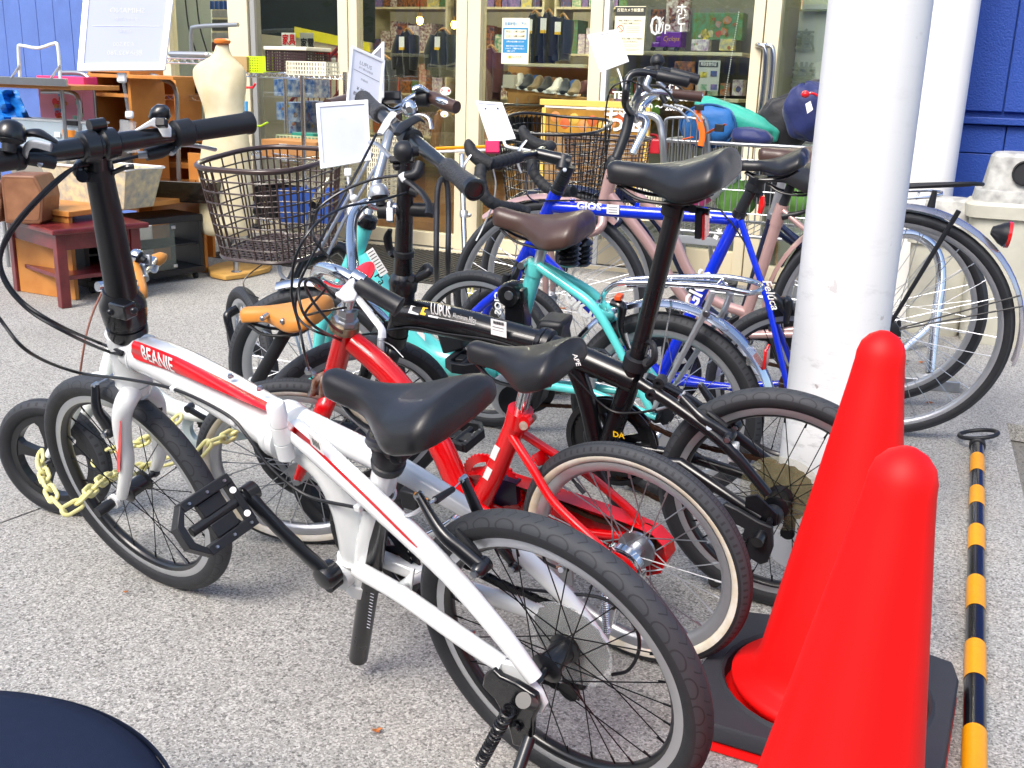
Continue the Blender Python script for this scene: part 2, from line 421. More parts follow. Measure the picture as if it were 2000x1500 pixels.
# ------------------------------------------------------------------ fender
def fender(rt, pl, R, a0, a1, wd, m, name='mudguard', th=.0015, crown=.012):
    b = MB(); n = max(12, int((a1 - a0) / 5)); rings = []
    for i in range(n + 1):
        a = math.radians(a0 + (a1 - a0) * i / n); d = pl.f * math.cos(a) + pl.v * math.sin(a); row = []
        for k in range(9):
            t = -1 + 2 * k / 8; row.append(pl.o + d * (R - crown * t * t) + pl.w * (t * wd / 2))
        for k in range(9):
            t = 1 - 2 * k / 8; row.append(pl.o + d * (R - crown * t * t - th) + pl.w * (t * wd / 2 * .98))
        rings.append(row)
    b.rings(rings); return b.build(name, m, rt, smooth=50)
# ------------------------------------------------------------------ drive train
def chainring(rt, pl, c, r, w_, m, name='chainring', holes=5, th=.004, teeth=44, guard=None):
    b = MB(); A = pl.w; c = V(c) + A * w_
    N = teeth * 2; prof = []
    x, y = pl.f, pl.v
    def P(a, rad, o): return c + (x * math.cos(a) + y * math.sin(a)) * rad + A * o
    outer = [r + (.004 if k % 2 else 0) for k in range(N)]; ir = r * .78
    rings = [[P(2 * PI * k / N, outer[k], -th / 2) for k in range(N)], [P(2 * PI * k / N, outer[k], th / 2) for k in range(N)], [P(2 * PI * k / N, ir, th / 2) for k in range(N)], [P(2 * PI * k / N, ir, -th / 2) for k in range(N)]]
    b.rings(rings, loop=True)
    for k in range(holes):
        a = 2 * PI * k / holes + .3; d = x * math.cos(a) + y * math.sin(a); e = x * -math.sin(a) + y * math.cos(a)
        b.box(c + d * (ir * .52), d * (ir * .52), e * (r * .11), A * (th / 2 * .9))
    b.lathe(c - A * .006, A, [(0, r * .25), (.012, r * .25)], 18)
    return b.build(name, m, rt, smooth=35)
def guard_ring(rt, pl, c, r0, r1, w_, m, name='chain_guard', th=.004):
    A = pl.w; c = V(c) + A * w_
    return MB().lathe(c - A * th / 2, A, [(0, r0), (0, r1), (th, r1), (th, r0)], 48, loop=True).build(name, m, rt, smooth=35)
def crank(rt, a, b_, wax, m, r=.013, name='crank_arm'):
    a, b_, wax = V(a), V(b_), V(wax).normalized(); d = (b_ - a).normalized(); e = wax.cross(d).normalized()
    mb = MB(); R = []
    for t, k, off in ((-.06, .5, 0), (0, 1.15, 0), (.12, 1.05, .0), (.3, .85, .004), (.6, .8, .009), (.88, .85, .011), (1.0, .9, .011), (1.06, .45, .011)):
        p = a + (b_ - a) * t + wax * off
        R.append([p + e * (math.cos(q) * r * k) + wax * (math.sin(q) * r * .62) for q in (2 * PI * j / 14 for j in range(14))])
    mb.rings(R); mb.lathe(a - wax * .016, wax, [(0, r * 1.25), (.02, r * 1.3), (.028, r * 1.1), (.03, r * .7)], 18)
    mb.lathe(b_ - wax * .004, wax, [(0, r * .95), (.02, r * .95), (.022, r * .6)], 16)
    return mb.build(name, m, rt, smooth=45)
def chain_run(rt, pts, m, name='chain', pitch=.0127, wax=None):
    """a row of link plates along a polyline"""
    b = MB(); P = spline(pts, 8) if len(pts) > 2 else [V(p) for p in pts]
    L = [0]
    for i in range(1, len(P)): L.append(L[-1] + (P[i] - P[i - 1]).length)
    n = int(L[-1] / pitch); j = 0; pos = []
    for k in range(n + 1):
        s_ = k * pitch
        while j < len(L) - 2 and L[j + 1] < s_: j += 1
        t = (s_ - L[j]) / max(1e-9, L[j + 1] - L[j]); pos.append(P[j].lerp(P[j + 1], min(1, t)))
    for k in range(n):
        a, c = pos[k], pos[k + 1]; d = (c - a); u = d.normalized(); e = wax.cross(u).normalized(); o = .0035 if k % 2 else .0022
        for sgn in (-1, 1): b.box((a + c) / 2 + wax * (o * sgn), u * (d.length * .62), e * .0042, wax * .0007)
        b.cyl(a - wax * .0035, a + wax * .0035, .0036, 6)
    return b.build(name, m, rt, smooth=30)
def pedal(rt, c, axle, b_, m, wd=.095, ln=.085, th=.022, name='pedal', refl=True):
    """c = inner end of axle, axle = outward unit, b_ = direction along the foot"""
    axle = V(axle).normalized(); b_ = V(b_); b_ = (b_ - axle * b_.dot(axle)).normalized(); n = axle.cross(b_)
    mb = MB(); c = V(c); ctr = c + axle * (wd * .5 + .012)
    mb.cyl(c, c + axle * (wd + .012), .008, 12)
    for s_ in (-1, 1):
        mb.box(ctr + b_ * (s_ * ln * .43), axle * (wd * .46), b_ * (ln * .09), n * (th / 2))
        mb.box(ctr + b_ * (s_ * ln * .2), axle * (wd * .22), b_ * (ln * .13), n * (th * .3))
    # outer end tapers to a blunt point
    o = ctr + axle * (wd * .46)
    P = [o - b_ * (ln * .5) , o - b_ * (ln * .36), o + axle * .012 - b_ * (ln * .16), o + axle * .012 + b_ * (ln * .16), o + b_ * (ln * .36), o + b_ * (ln * .5), o + axle * .024 + b_ * (ln * .2), o + axle * .024 - b_ * (ln * .2)]
    mb.prism([p - n * (th / 2) for p in P], n * th)
    mb.box(ctr - axle * (wd * .42), axle * .006, b_ * (ln * .42), n * (th * .4))
    ob = mb.build(name, m, rt, smooth=30, bevel=.0015)
    for s_ in (-1, 1):
        for q in (-.34, 0, .34): MB().cyl(ctr + b_ * (s_ * ln * .43) + axle * (wd * q) + n * (th / 2), ctr + b_ * (s_ * ln * .43) + axle * (wd * q) + n * (th / 2 + .003), .0025, 6).build('grip_pin', STL, ob)
    return ob
def spring(b, a, c, r, wr, turns, seg=6):
    a, c = V(a), V(c); d = (c - a); x, y = frame(d); n = turns * 10; P = []
    for i in range(n + 1):
        t = i / n; q = 2 * PI * turns * t; P.append(a + d * t + (x * math.cos(q) + y * math.sin(q)) * r)
    return b.tube(P, wr, seg)
def vbrake(rt, p_piv, p_top, wax, m, noodle=True, name='brake_arm'):
    p_piv, p_top, wax = V(p_piv), V(p_top), V(wax).normalized()
    d = (p_top - p_piv); mid = p_piv + d * .55 + wax * .012
    b = MB(); b.tube([p_piv, p_piv + d * .25 + wax * .006, mid, p_top], [.009, .0085, .0075, .0055], 10, 6, flat=1.3)
    b.lathe(p_piv - wax * .012, wax, [(0, .011), (.02, .011), (.026, .007)], 14)
    o = b.build(name, m, rt, smooth=45)
    MB().lathe(p_piv + wax * .013, wax, [(0, .006), (.005, .006)], 6).build('brake_bolt', STL, o); MB().lathe(p_top - wax * .006, wax, [(0, .005), (.012, .005)], 6).build('cable_bolt', STL, o)
    return o
def brake_pad(rt, c, tan, wax, m=BLK):
    return MB().tube([V(c) - V(tan) * .024, V(c) - V(tan) * .008, V(c) + V(tan) * .01, V(c) + V(tan) * .026], [.005, .0065, .0065, .004], 8).build('brake_pad', m, rt)
def lever(rt, body, tip_pts, m, bm_=None, r=.0055, name='brake_lever'):
    """body = points of the perch, tip_pts = blade curve"""
    MB().tube(body, [.010, .011, .009][:len(body)] if len(body) == 3 else .010, 10, 4).build('lever_perch', bm_ or m, rt)
    n = len(tip_pts); return MB().tube(tip_pts, [r * 1.3] + [r] * (n - 2) + [r * 1.15], 8, 6, flat=.6).build(name, m, rt)
def bell(rt, c, up, r, m, basem=BLK, name='bell'):
    c, up = V(c), V(up).normalized()
    o = MB().lathe(c, up, [(0, r * .96), (.3 * r, r), (.75 * r, r * .93), (1.1 * r, r * .7), (1.28 * r, r * .35), (1.3 * r, .001)], 24).build(name, m, rt, smooth=50)
    MB().lathe(c - up * (r * .9), up, [(0, r * .45), (r * .55, r * .5), (r * .8, r * .85), (r * .9, r * .85)], 20).build('bell_base', basem, o)
    return o
def kickstand_plate(rt, pts, w_, off, m):
    return MB().prism(pts, off).build('kickstand_bracket', m, rt, bevel=.002)
def bolt(rt, c, ax, r=.006, l=.008, m=STL, name='bolt'):
    return MB().lathe(V(c), V(ax).normalized(), [(0, r * 1.1), (l * .6, r * 1.1), (l * .62, r * .85), (l, r * .8)], 10).build(name, m, rt)

def fork(rt, fw, crown, hw_, rad, m, rake=.0, end=.0):
    q = V(crown) - fw.o; a, c = q.dot(fw.f), q.dot(fw.v)
    for sg in (1, -1):
        MB().tube([fw.W(a, c, .014 * sg), fw.W(a * .93, c * .93, hw_ * .8 * sg), fw.W(a * .82, c * .84, hw_ * sg), fw.W(a * .45 - rake, c * .42, hw_ * sg), fw.W(end, end, hw_ * sg)], rad, 14, 5).build('fork_blade', m, rt, smooth=60)
# ------------------------------------------------------------------ ground
def ground_mat(name, base, dark, light, sc=1.0, stain='6f6a5f'):
    m = bpy.data.materials.new(name); m.use_nodes = True; t = m.node_tree; L = t.links.new; b = t.nodes['Principled BSDF']; MATS[name] = m
    geo = t.nodes.new('ShaderNodeNewGeometry')
    def N(kind, **k):
        n = t.nodes.new(kind)
        for a, v in k.items(): n.inputs[a].default_value = v
        return n
    v1 = N('ShaderNodeTexVoronoi', Scale=300 * sc); v2 = N('ShaderNodeTexVoronoi', Scale=210 * sc); n1 = N('ShaderNodeTexNoise', Scale=420 * sc, Detail=4); n2 = N('ShaderNodeTexNoise', Scale=.9, Detail=8); n3 = N('ShaderNodeTexNoise', Scale=7.0, Detail=5)
    for n in (v1, v2, n1, n2, n3): L(geo.outputs['Position'], n.inputs['Vector'])
    bw = t.nodes.new('ShaderNodeSeparateColor'); L(v1.outputs['Color'], bw.inputs[0])
    cr = t.nodes.new('ShaderNodeValToRGB'); e = cr.color_ramp; e.elements[0].position = .0; e.elements[0].color = lin(dark); e.elements[1].position = 1; e.elements[1].color = lin(light)
    x = e.elements.new(.22); x.color = lin('84827d'); x = e.elements.new(.6); x.color = lin(base)
    L(bw.outputs[0], cr.inputs[0])
    # pale fine matrix between stones
    mx = t.nodes.new('ShaderNodeMix'); mx.data_type = 'RGBA'; mx.inputs[7].default_value = lin(light)
    ed = t.nodes.new('ShaderNodeMapRange'); ed.inputs[1].default_value = .3; ed.inputs[2].default_value = .6; ed.inputs[4].default_value = .35; L(n1.outputs['Fac'], ed.inputs[0])
    L(ed.outputs[0], mx.inputs[0]); L(cr.outputs[0], mx.inputs[6])
    bw2 = t.nodes.new('ShaderNodeSeparateColor'); L(v2.outputs['Color'], bw2.inputs[0])
    sp_ = t.nodes.new('ShaderNodeMapRange'); sp_.inputs[1].default_value = .9; sp_.inputs[2].default_value = .92; sp_.inputs[4].default_value = .6; L(bw2.outputs[1], sp_.inputs[0])
    mx2 = t.nodes.new('ShaderNodeMix'); mx2.data_type = 'RGBA'; mx2.inputs[7].default_value = lin(dark); L(sp_.outputs[0], mx2.inputs[0]); L(mx.outputs[2], mx2.inputs[6])
    st = t.nodes.new('ShaderNodeMapRange'); st.inputs[1].default_value = .48; st.inputs[2].default_value = .78; st.inputs[4].default_value = .45; L(n2.outputs['Fac'], st.inputs[0])
    st2 = t.nodes.new('ShaderNodeMapRange'); st2.inputs[1].default_value = .5; st2.inputs[2].default_value = .8; st2.inputs[4].default_value = .2; L(n3.outputs['Fac'], st2.inputs[0])
    ad = t.nodes.new('ShaderNodeMath'); ad.operation = 'MAXIMUM'; L(st.outputs[0], ad.inputs[0]); L(st2.outputs[0], ad.inputs[1])
    mx3 = t.nodes.new('ShaderNodeMix'); mx3.data_type = 'RGBA'; mx3.inputs[7].default_value = lin(stain); L(ad.outputs[0], mx3.inputs[0]); L(mx2.outputs[2], mx3.inputs[6])
    L(mx3.outputs[2], b.inputs['Base Color']); b.inputs['Roughness'].default_value = .85
    bp = t.nodes.new('ShaderNodeBump'); bp.inputs['Strength'].default_value = 1.0; bp.inputs['Distance'].default_value = .002
    hh = t.nodes.new('ShaderNodeMath'); hh.operation = 'ADD'; L(bw.outputs[1], hh.inputs[0]); L(n1.outputs['Fac'], hh.inputs[1]); L(hh.outputs[0], bp.inputs['Height']); L(bp.outputs[0], b.inputs['Normal'])
    return m
GND = ground_mat('exposed_aggregate_concrete', '9b9993', '464542', 'd2d0ca', stain='827f79')
GND2 = ground_mat('dark_worn_concrete', '77736b', '45433f', '9a968c', stain='4f4c46')
struct(MB().add([V((-150, -150, -.06)), V((150, -150, -.06)), V((150, 150, -.06)), V((-150, 150, -.06))], [(0, 1, 2, 3)]).build('ground', GND2, None, loc=(0, 0, -.06), smooth=0))
# joint line and the slab edge at the right
j0, j1 = G(0, 1022), G(100, 985); jd = (j1 - j0).normalized(); jn = V((-jd.y, jd.x, 0))
e0, e1 = G(1966, 826), G(2003, 985); ed = (e0 - e1).normalized()
g_ = .0035
def far(p, d, k): return V((p.x + d.x * k, p.y + d.y * k, 0))
# edge line and joint meet
def isect(p, d, q, e):
    c = d.x * e.y - d.y * e.x; t = ((q.x - p.x) * e.y - (q.y - p.y) * e.x) / c; return V((p.x + d.x * t, p.y + d.y * t, 0))
X0 = isect(j0, jd, e0, ed)
FEd = FE
near_ = [far(j0, jd, -9) - jn * g_, far(j0, jd, 16) - jn * g_, V((16, 9, 0)), V((e0.x, e0.y, 0)) + FE * 9, V((e0.x, e0.y, 0)), far(e0, ed, -7), V((-3, -7, 0)), V((-7, -7, 0))]
far_ = [far(j0, jd, -9) + jn * g_, far(j0, jd, 16) + jn * g_, V((-14, 16, 0))]
for poly in (near_, far_):
    q_ = MB().add([V((p.x, p.y, 0)) for p in poly] + [V((p.x, p.y, -.055)) for p in poly], [list(range(len(poly)))] + [(i, (i + 1) % len(poly), len(poly) + (i + 1) % len(poly), len(poly) + i) for i in range(len(poly))])
    struct(q_.build('pavement', GND, None, loc=(0, 2, 0), smooth=0))
# ================================================================== SHOP FRONT
def zat(P, py):
    q = V((P.x, P.y, 0)) - C0; k = (750 - py) / FPX
    return (k * q.dot(FWD) - q.dot(UP)) / (UP.z - k * FWD.z)
def rect(x0, y0, x1, y1, d):
    """pixel rectangle -> s0,s1,z0,z1 on the plane d in front of the facade"""
    s0 = (fs(x0, y0, d)[0] + fs(x0, y1, d)[0]) / 2; s1 = (fs(x1, y0, d)[0] + fs(x1, y1, d)[0]) / 2
    xm = (x0 + x1) / 2; return s0, s1, fs(xm, y1, d)[1], fs(xm, y0, d)[1]
def pbox(name, m, rt, x0, y0, x1, y1, d, th, bevel=.002, **k):
    s0, s1, z0, z1 = rect(x0, y0, x1, y1, d)
    return MB().sbox(s0, s1, d - th, d, z0, z1).build(name, m, rt, smooth=0, bevel=bevel, **k)
CREM = mat('cream_aluminium_frame', 'e0d5b6', .4, var=.06, vs=6, coat=.1)
GREYJ = mat('grey_jamb', '9a9c9a', .4, var=.06)
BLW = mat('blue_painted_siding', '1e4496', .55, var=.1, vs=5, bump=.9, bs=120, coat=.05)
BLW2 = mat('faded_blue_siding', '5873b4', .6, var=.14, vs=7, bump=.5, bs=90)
INW = mat('shop_inner_wall', 'b9b39c', .7, var=.1, vs=2); WOOD_F = mat('brown_wood_floor', '7a5232', .3, var=.3, vs=3, coat=.3)
def glass_mat():
    m = bpy.data.materials.new('shop_glass'); m.use_nodes = True; t = m.node_tree; t.nodes.clear(); L = t.links.new
    o = t.nodes.new('ShaderNodeOutputMaterial'); mx = t.nodes.new('ShaderNodeMixShader'); tr = t.nodes.new('ShaderNodeBsdfTransparent'); tr.inputs[0].default_value = (.86, .9, .87, 1)
    gl = t.nodes.new('ShaderNodeBsdfGlossy'); gl.inputs['Roughness'].default_value = .01; gl.inputs[0].default_value = (.95, .97, 1, 1)
    fr = t.nodes.new('ShaderNodeFresnel'); fr.inputs[0].default_value = 1.75
    ge = t.nodes.new('ShaderNodeNewGeometry'); io = t.nodes.new('ShaderNodeMapRange'); io.inputs[3].default_value = 1.75; io.inputs[4].default_value = 1 / 1.75; L(ge.outputs['Backfacing'], io.inputs[0]); L(io.outputs[0], fr.inputs[0])
    L(fr.outputs[0], mx.inputs[0]); L(tr.outputs[0], mx.inputs[1]); L(gl.outputs[0], mx.inputs[2]); L(mx.outputs[0], o.inputs[0]); return m
GLS = glass_mat()
shop = root('shop_building', 'second-hand shop building with cream framed glass doors between blue walls', 'building', S(0, 0, 0))
# blue wall, left: vertical boards
x_ = -5.2; k = 0
while x_ < -2.42:
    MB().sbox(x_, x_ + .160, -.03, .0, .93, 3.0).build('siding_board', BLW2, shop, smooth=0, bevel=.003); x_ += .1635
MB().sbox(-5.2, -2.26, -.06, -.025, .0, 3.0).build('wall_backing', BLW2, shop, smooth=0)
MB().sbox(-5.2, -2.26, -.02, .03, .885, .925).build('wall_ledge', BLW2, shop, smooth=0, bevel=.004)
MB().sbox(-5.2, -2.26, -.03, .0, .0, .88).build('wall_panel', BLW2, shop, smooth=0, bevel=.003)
# blue wall, right
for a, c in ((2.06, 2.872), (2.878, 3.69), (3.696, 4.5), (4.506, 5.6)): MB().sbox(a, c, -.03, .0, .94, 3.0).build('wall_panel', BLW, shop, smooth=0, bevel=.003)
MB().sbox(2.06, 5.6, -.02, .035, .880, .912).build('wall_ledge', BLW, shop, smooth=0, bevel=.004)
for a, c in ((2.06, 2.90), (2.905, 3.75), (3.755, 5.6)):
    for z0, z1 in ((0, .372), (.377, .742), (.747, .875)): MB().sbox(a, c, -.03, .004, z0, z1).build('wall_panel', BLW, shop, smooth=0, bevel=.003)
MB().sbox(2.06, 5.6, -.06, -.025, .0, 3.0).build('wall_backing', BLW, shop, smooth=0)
# posts of the glazed front: (px left, px right at y=250, material, projection)
def sp(px): return fs(px, 250)[0]
HT = 2.5
posts = [(322, 347, CREM, .03), (460, 497, CREM, .03), (499, 508, GREYJ, .015), (668, 686, CREM, .03), (687, 703, CREM, .022), (893, 913.4, CREM, .03), (914.6, 939, CREM, .03), (1147, 1170, CREM, .03), (1171, 1181, WHT, .02), (1455, 1476, CREM, .03), (1478.5, 1507, CREM, .03)]
for a, c, m_, pr_ in posts: MB().sbox(sp(a), sp(c), -.05, pr_, .0, HT).build('frame_post', m_, shop, smooth=0, bevel=.003)
MB().sbox(sp(1640), 2.058, -.05, .03, 0, HT).build('frame_post', CREM, shop, smooth=0, bevel=.003)
MB().sbox(-2.26, 2.058, -.06, .032, HT + .002, HT + .25).build('door_header', CREM, shop, smooth=0, bevel=.003)
MB().sbox(-2.26, 2.058, -.06, .06, HT + .253, 3.0).build('header_panel', BLW, shop, smooth=0, bevel=.003)
rails = [(347, 460), (508, 668), (703, 893), (939, 1147), (1181, 1455), (1507, 1640)]
for i, (a, c) in enumerate(rails):
    MB().sbox(sp(a) + .002, sp(c) - .002, -.04, .018, .022, .105 if i in (2, 3, 5) else .16).build('bottom_rail', CREM, shop, smooth=0, bevel=.003)
    MB().sbox(sp(a), sp(c), -.012, -.007, .1, HT).build('glass_pane', GLS, shop, smooth=0)
MB().sbox(-2.2, 2.05, -.06, .05, .0, .02).build('door_sill', STL, shop, smooth=0, bevel=.003)
# handles of the right door
for dx, dd_ in ((0, .05), (14, .075)):
    q = [FP(1478 + dx, 88, .03), FP(1485 + dx, 88, dd_ + .02), FP(1495 + dx, 98, dd_ + .03), FP(1493 + dx, 150, dd_ + .03), FP(1484 + dx, 225, dd_ + .03), FP(1480 + dx, 245, dd_ + .01), FP(1478 + dx, 250, .03)]
    tub('door_handle', shop, CHR, q, .0135, 14, 5)
# interior shell
MB().add([S(-2.3, -.06, .02), S(2.06, -.06, .02), S(2.6, -5, .02), S(-3.5, -5, .02)], [(0, 1, 2, 3)]).build('shop_floor', WOOD_F, shop, smooth=0)
MB().sbox(-3.6, 2.8, -5.1, -5.0, 0, 2.8).build('back_wall', INW, shop, smooth=0)
MB().sbox(-3.6, 2.8, -5.0, -.06, 2.74, 2.8).build('ceiling', INW, shop, smooth=0)
MB().sbox(-3.7, -3.6, -5.0, -.06, 0, 2.8).build('side_wall', INW, shop, smooth=0); MB().sbox(2.75, 2.85, -5.0, -.06, 0, 2.8).build('side_wall', INW, shop, smooth=0)
PALE = mat('pale_green_wall', 'e0e8d6', .6, var=.05, vs=2)
MB().sbox(sp(1500), 2.7, -.62, -.58, 0.02, 2.7).build('partition_wall', PALE, shop, smooth=0)
MB().sbox(sp(1492), sp(1496), -.6, -.06, 0.02, 2.7).build('partition_wall', INW, shop, smooth=0)
s0, s1, z0, z1 = rect(1565, 22, 1650, 300, -.5); 
MB().prism([FP(1562, 22, -.55), FP(1660, 22, -.55), FP(1650, 330, -.55), FP(1530, 330, -.55)], FN * -.01).build('white_poster_panel', mat('pale_panel', 'eef3f0', .5, var=.03), shop, smooth=0)
MB().sbox(sp(1507), sp(1650), -.56, -.50, fs(1550, 18, -.5)[1], fs(1550, 8, -.5)[1]).build('ceiling_rail', mat('pale_rail', 'dfe8ea', .3), shop, smooth=0)
GRT = mat('grey_window_letters', 'b4bbb0', .6, var=.02)
text('産業', .001, GRT, S(0, -3, 1), FE, ZZ, shop) if 0 else None
for ch, x, y, s_ in (('産', 1572, 80, .115), ('業', 1568, 150, .14)): text(ch, s_, GRT, FP(x, y, -.53), -FE, ZZ, shop, name='window_lettering', bold=.02)
TUBE = mat('lit_fluorescent', 'fff3dc', .5, emit=45, var=0); BULB = mat('lit_bulb', 'ffb347', .3, emit=30, var=0)
for s_, d_ in ((-2.2, -1.2), (-1.2, -1.6), (-.2, -1.6), (.8, -1.6), (1.5, -1.6), (-1.2, -3.2), (.3, -3.2), (1.8, -3.2), (2.0, -.34), (1.25, -.1), (-1.9, -.6)):  # last three tubes are added to brighten lobby, toy shelf and left window
    rr = root('ceiling_lamp', 'lit ceiling lamp inside the shop, ', 'lamp', S(s_, d_, 2.6), 'lamps inside the shop')
    rr['label'] = 'lit tube lamp on the shop ceiling, ' + ('front row, ' if d_ > -2 else 'back row, ') + {2.0: 'added to brighten the right door lobby', 1.25: 'added to brighten the toy shelf', -1.9: 'added to brighten the left window', -2.2: 'far left', -1.2: 'left of the middle', -.2: 'middle', .3: 'middle', .8: 'right of the middle', 1.5: 'right end', 1.8: 'right end'}[s_]
    hl = .45 if s_ != 2.0 else .2
    MB().sbox(s_ - hl, s_ + hl, d_ - .04, d_ + .04, 2.66, 2.735).build('lamp_body', WHT, rr, smooth=0, bevel=.004); MB().sbox(s_ - hl, s_ + hl, d_ - .035, d_ + .035, 2.63, 2.658).build('lamp_tube', TUBE, rr, smooth=0)
for x, y, d_, lb in ((820, 40, -.9, 'lit pendant bulb seen through the left door glass'), (887, 48, -1.2, 'lit pendant bulb at the edge of the left door glass')):
    p = FP(x, y, d_); rr = root('pendant_lamp', lb, 'lamp', p, 'lamps inside the shop')
    MB().ball(p, .022, sc=(1, 1, 1.3)).build('bulb', BULB, rr); tub('cord', rr, BLK, [p + ZZ * .03, V((p.x, p.y, 2.7))], .003, 6); MB().lathe(p + ZZ * .022, ZZ, [(0, .014), (.03, .012)], 12).build('lamp_socket', mat('brass', 'b08a3e', .3, metal=1), rr)
rr = root('inner_panel', 'added panel imitating a street reflection behind the left window, white with a slanting yellow band and red stripe under a dark backing', 'panel', S(-1.4, -1.3, 0))  # street reflection painted as a panel: white face, yellow band, red stripe
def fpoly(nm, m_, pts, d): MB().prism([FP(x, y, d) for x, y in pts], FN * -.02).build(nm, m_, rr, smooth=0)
fpoly('added_dark_backing', mat('added_dark_backing', '1b2426', .9, var=.2), [(500, -90), (730, -90), (730, 84), (575, 52), (575, 74), (500, 66)], -1.32); fpoly('panel_face', INW, [(505, 66), (575, 74), (720, 100), (720, 420), (505, 420)], -1.3); fpoly('yellow_band', mat('yellow_band', 'e6dc2a', .5), [(575, 52), (720, 84), (720, 101), (575, 73)], -1.29); fpoly('red_stripe', REDF, [(575, 96), (720, 108), (720, 113), (575, 101)], -1.28)  # dark backing added to darken the interior so the mirrored trees show
rr = root('inner_panel', 'cream wall panel with hanging black cables behind the narrow far left window', 'panel', S(-2.2, -1.2, 0))
fpoly('panel_face', PALE, [(300, -60), (412, -60), (412, 330), (300, 330)], -1.2)
for x in (360, 382): tub('cable', rr, BLK, [FP(x, -20, -1.1), FP(x + 8, 50, -1.1), FP(x + 22, 100, -1.1)], .006, 6, 4)
for i in range(7): fpoly('blue_stripe', mat('blue_stripe', '2a56a0', .6), [(410 + i * 9, 2), (415 + i * 9, 2), (415 + i * 9, 18), (410 + i * 9, 18)], -1.0)
for q, (y0_, y1_, m_) in enumerate(((20, 34, 'c9c9c2'), (38, 60, '6a6a66'), (64, 76, 'e8e4d6'), (82, 100, '8c4a44'), (104, 150, 'a9a28c'))): fpoly('stacked_goods', mat('stack_%d' % q, m_, .6, var=.4, vs=20), [(414, y0_), (470, y0_), (470, y1_), (414, y1_)], -1.1)
# ---------------------------------------------------- posters and lettering on the glass
def poster(label, x0, y0, x1, y1, m, d=.004, th=.0015, cat='poster', group=None):
    s0, s1, z0, z1 = rect(x0, y0, x1, y1, d); rt = root('poster', label, cat, S((s0 + s1) / 2, d, z0), group)
    MB().sbox(s0, s1, d - th, d, z0, z1).build('poster_sheet', m, rt, smooth=0); return rt, s0, s1, z0, z1, d
def pt(P, fx, fy, size, body, m, maxw=None, bold=0.0, **k):
    rt, s0, s1, z0, z1, d = P; return text(body, size * (z1 - z0), m, S(s0 + (s1 - s0) * fx, d + .0006, z0 + (z1 - z0) * fy), FE, ZZ, rt, name='printed_text', maxw=(maxw or .9) * (s1 - s0), bold=bold, **k)
def pr_(P, fx0, fy0, fx1, fy1, m, nm='printed_block'):
    rt, s0, s1, z0, z1, d = P; return MB().sbox(s0 + (s1 - s0) * fx0, s0 + (s1 - s0) * fx1, d, d + .0003, z0 + (z1 - z0) * fy0, z0 + (z1 - z0) * fy1).build(nm, m, rt, smooth=0)
CRP = mat('cream_paper', 'ece6c4', .6, var=.03); CYB = mat('print_blue', '2e86b8', .5, var=.02); DKG = mat('print_dark', '3c3d38', .6, var=.02); ORY = mat('print_gold', 'd2a628', .5, var=.02)
P = poster('opening hours poster, cream with blue panel, taped to the middle door glass', 980, 35, 1033, 125, CRP)
pt(P, .5, .865, .085, '営業時間のご案内', CYB, .8, .015); pr_(P, .04, .24, .96, .79, CYB)
rt_, s0, s1, z0, z1, d = P; d2 = (rt_, s0, s1, z0, z1, d + .0004)
pr_(d2, .1, .54, .9, .75, CRP); d3 = (rt_, s0, s1, z0, z1, d + .001)
pt(d3, .5, .70, .062, '平日：11時～20時', DKG, .7, .01); pt(d3, .5, .60, .062, '土日：10時～20時', DKG, .7, .01)
pt(d2, .5, .485, .035, '土曜日は全日営業となります', WHF, .84, .01); pt(d2, .5, .39, .035, '買取り受付は19時までとなり', WHF, .84, .01); pt(d2, .5, .335, .035, 'ますので、ご理解のほど宜しく', WHF, .84, .01); pt(d2, .35, .28, .035, 'お願いします', WHF, .5, .01)
pt(P, .55, .15, .062, 'トレファク', DKG, .35, .03)
rt_ = P[0]; MB().lathe(S(s0 + (s1 - s0) * .31, d + .0002, z0 + (z1 - z0) * .15), FN, [(0, .009), (.0006, .009)], 20).build('logo_disc', ORY, rt_)
P = poster('cream security camera notice with dark heading on the window right of the middle', 1200, 12, 1259, 107, CRP)
pr_(P, .0, .80, 1, .985, DKG); P2 = (P[0], P[1], P[2], P[3], P[4], P[5] + .0005)
pt(P2, .5, .915, .075, '防犯カメラ設置店', CRP, .88, .02); pt(P, .5, .70, .04, '録画・録音やペット同伴での', DKG, .8, .01); pt(P, .5, .645, .04, 'ご入店はご遠慮ください', DKG, .7, .01)
for i, fy in enumerate((.57, .535, .50, .46)): pr_(P, .4, fy, .85 - .05 * (i % 2), fy + .012, GRF)
pt(P, .58, .33, .04, '許可なく撮影・ライブ配信を', DKG, .8, .01); pt(P, .5, .27, .04, '行うことはできません。', DKG, .7, .01)
for i, fy in enumerate((.2, .165, .11, .085)): pr_(P, .2, fy, .85 - .08 * (i % 2), fy + .010, GRF)
cs_ = S(P[1] + (P[2] - P[1]) * .2, P[5] + .0006, P[3] + (P[4] - P[3]) * .54)
MB().tube([cs_ + FE * (.017 * math.cos(t)) + ZZ * (.017 * math.sin(t)) for t in (2 * PI * i / 24 for i in range(24))], .0016, 6, closed=True).tube([cs_ + FE * -.012 + ZZ * .012, cs_ + FE * .012 - ZZ * .012], .0016, 6).build('no_filming_mark', REDF, P[0])
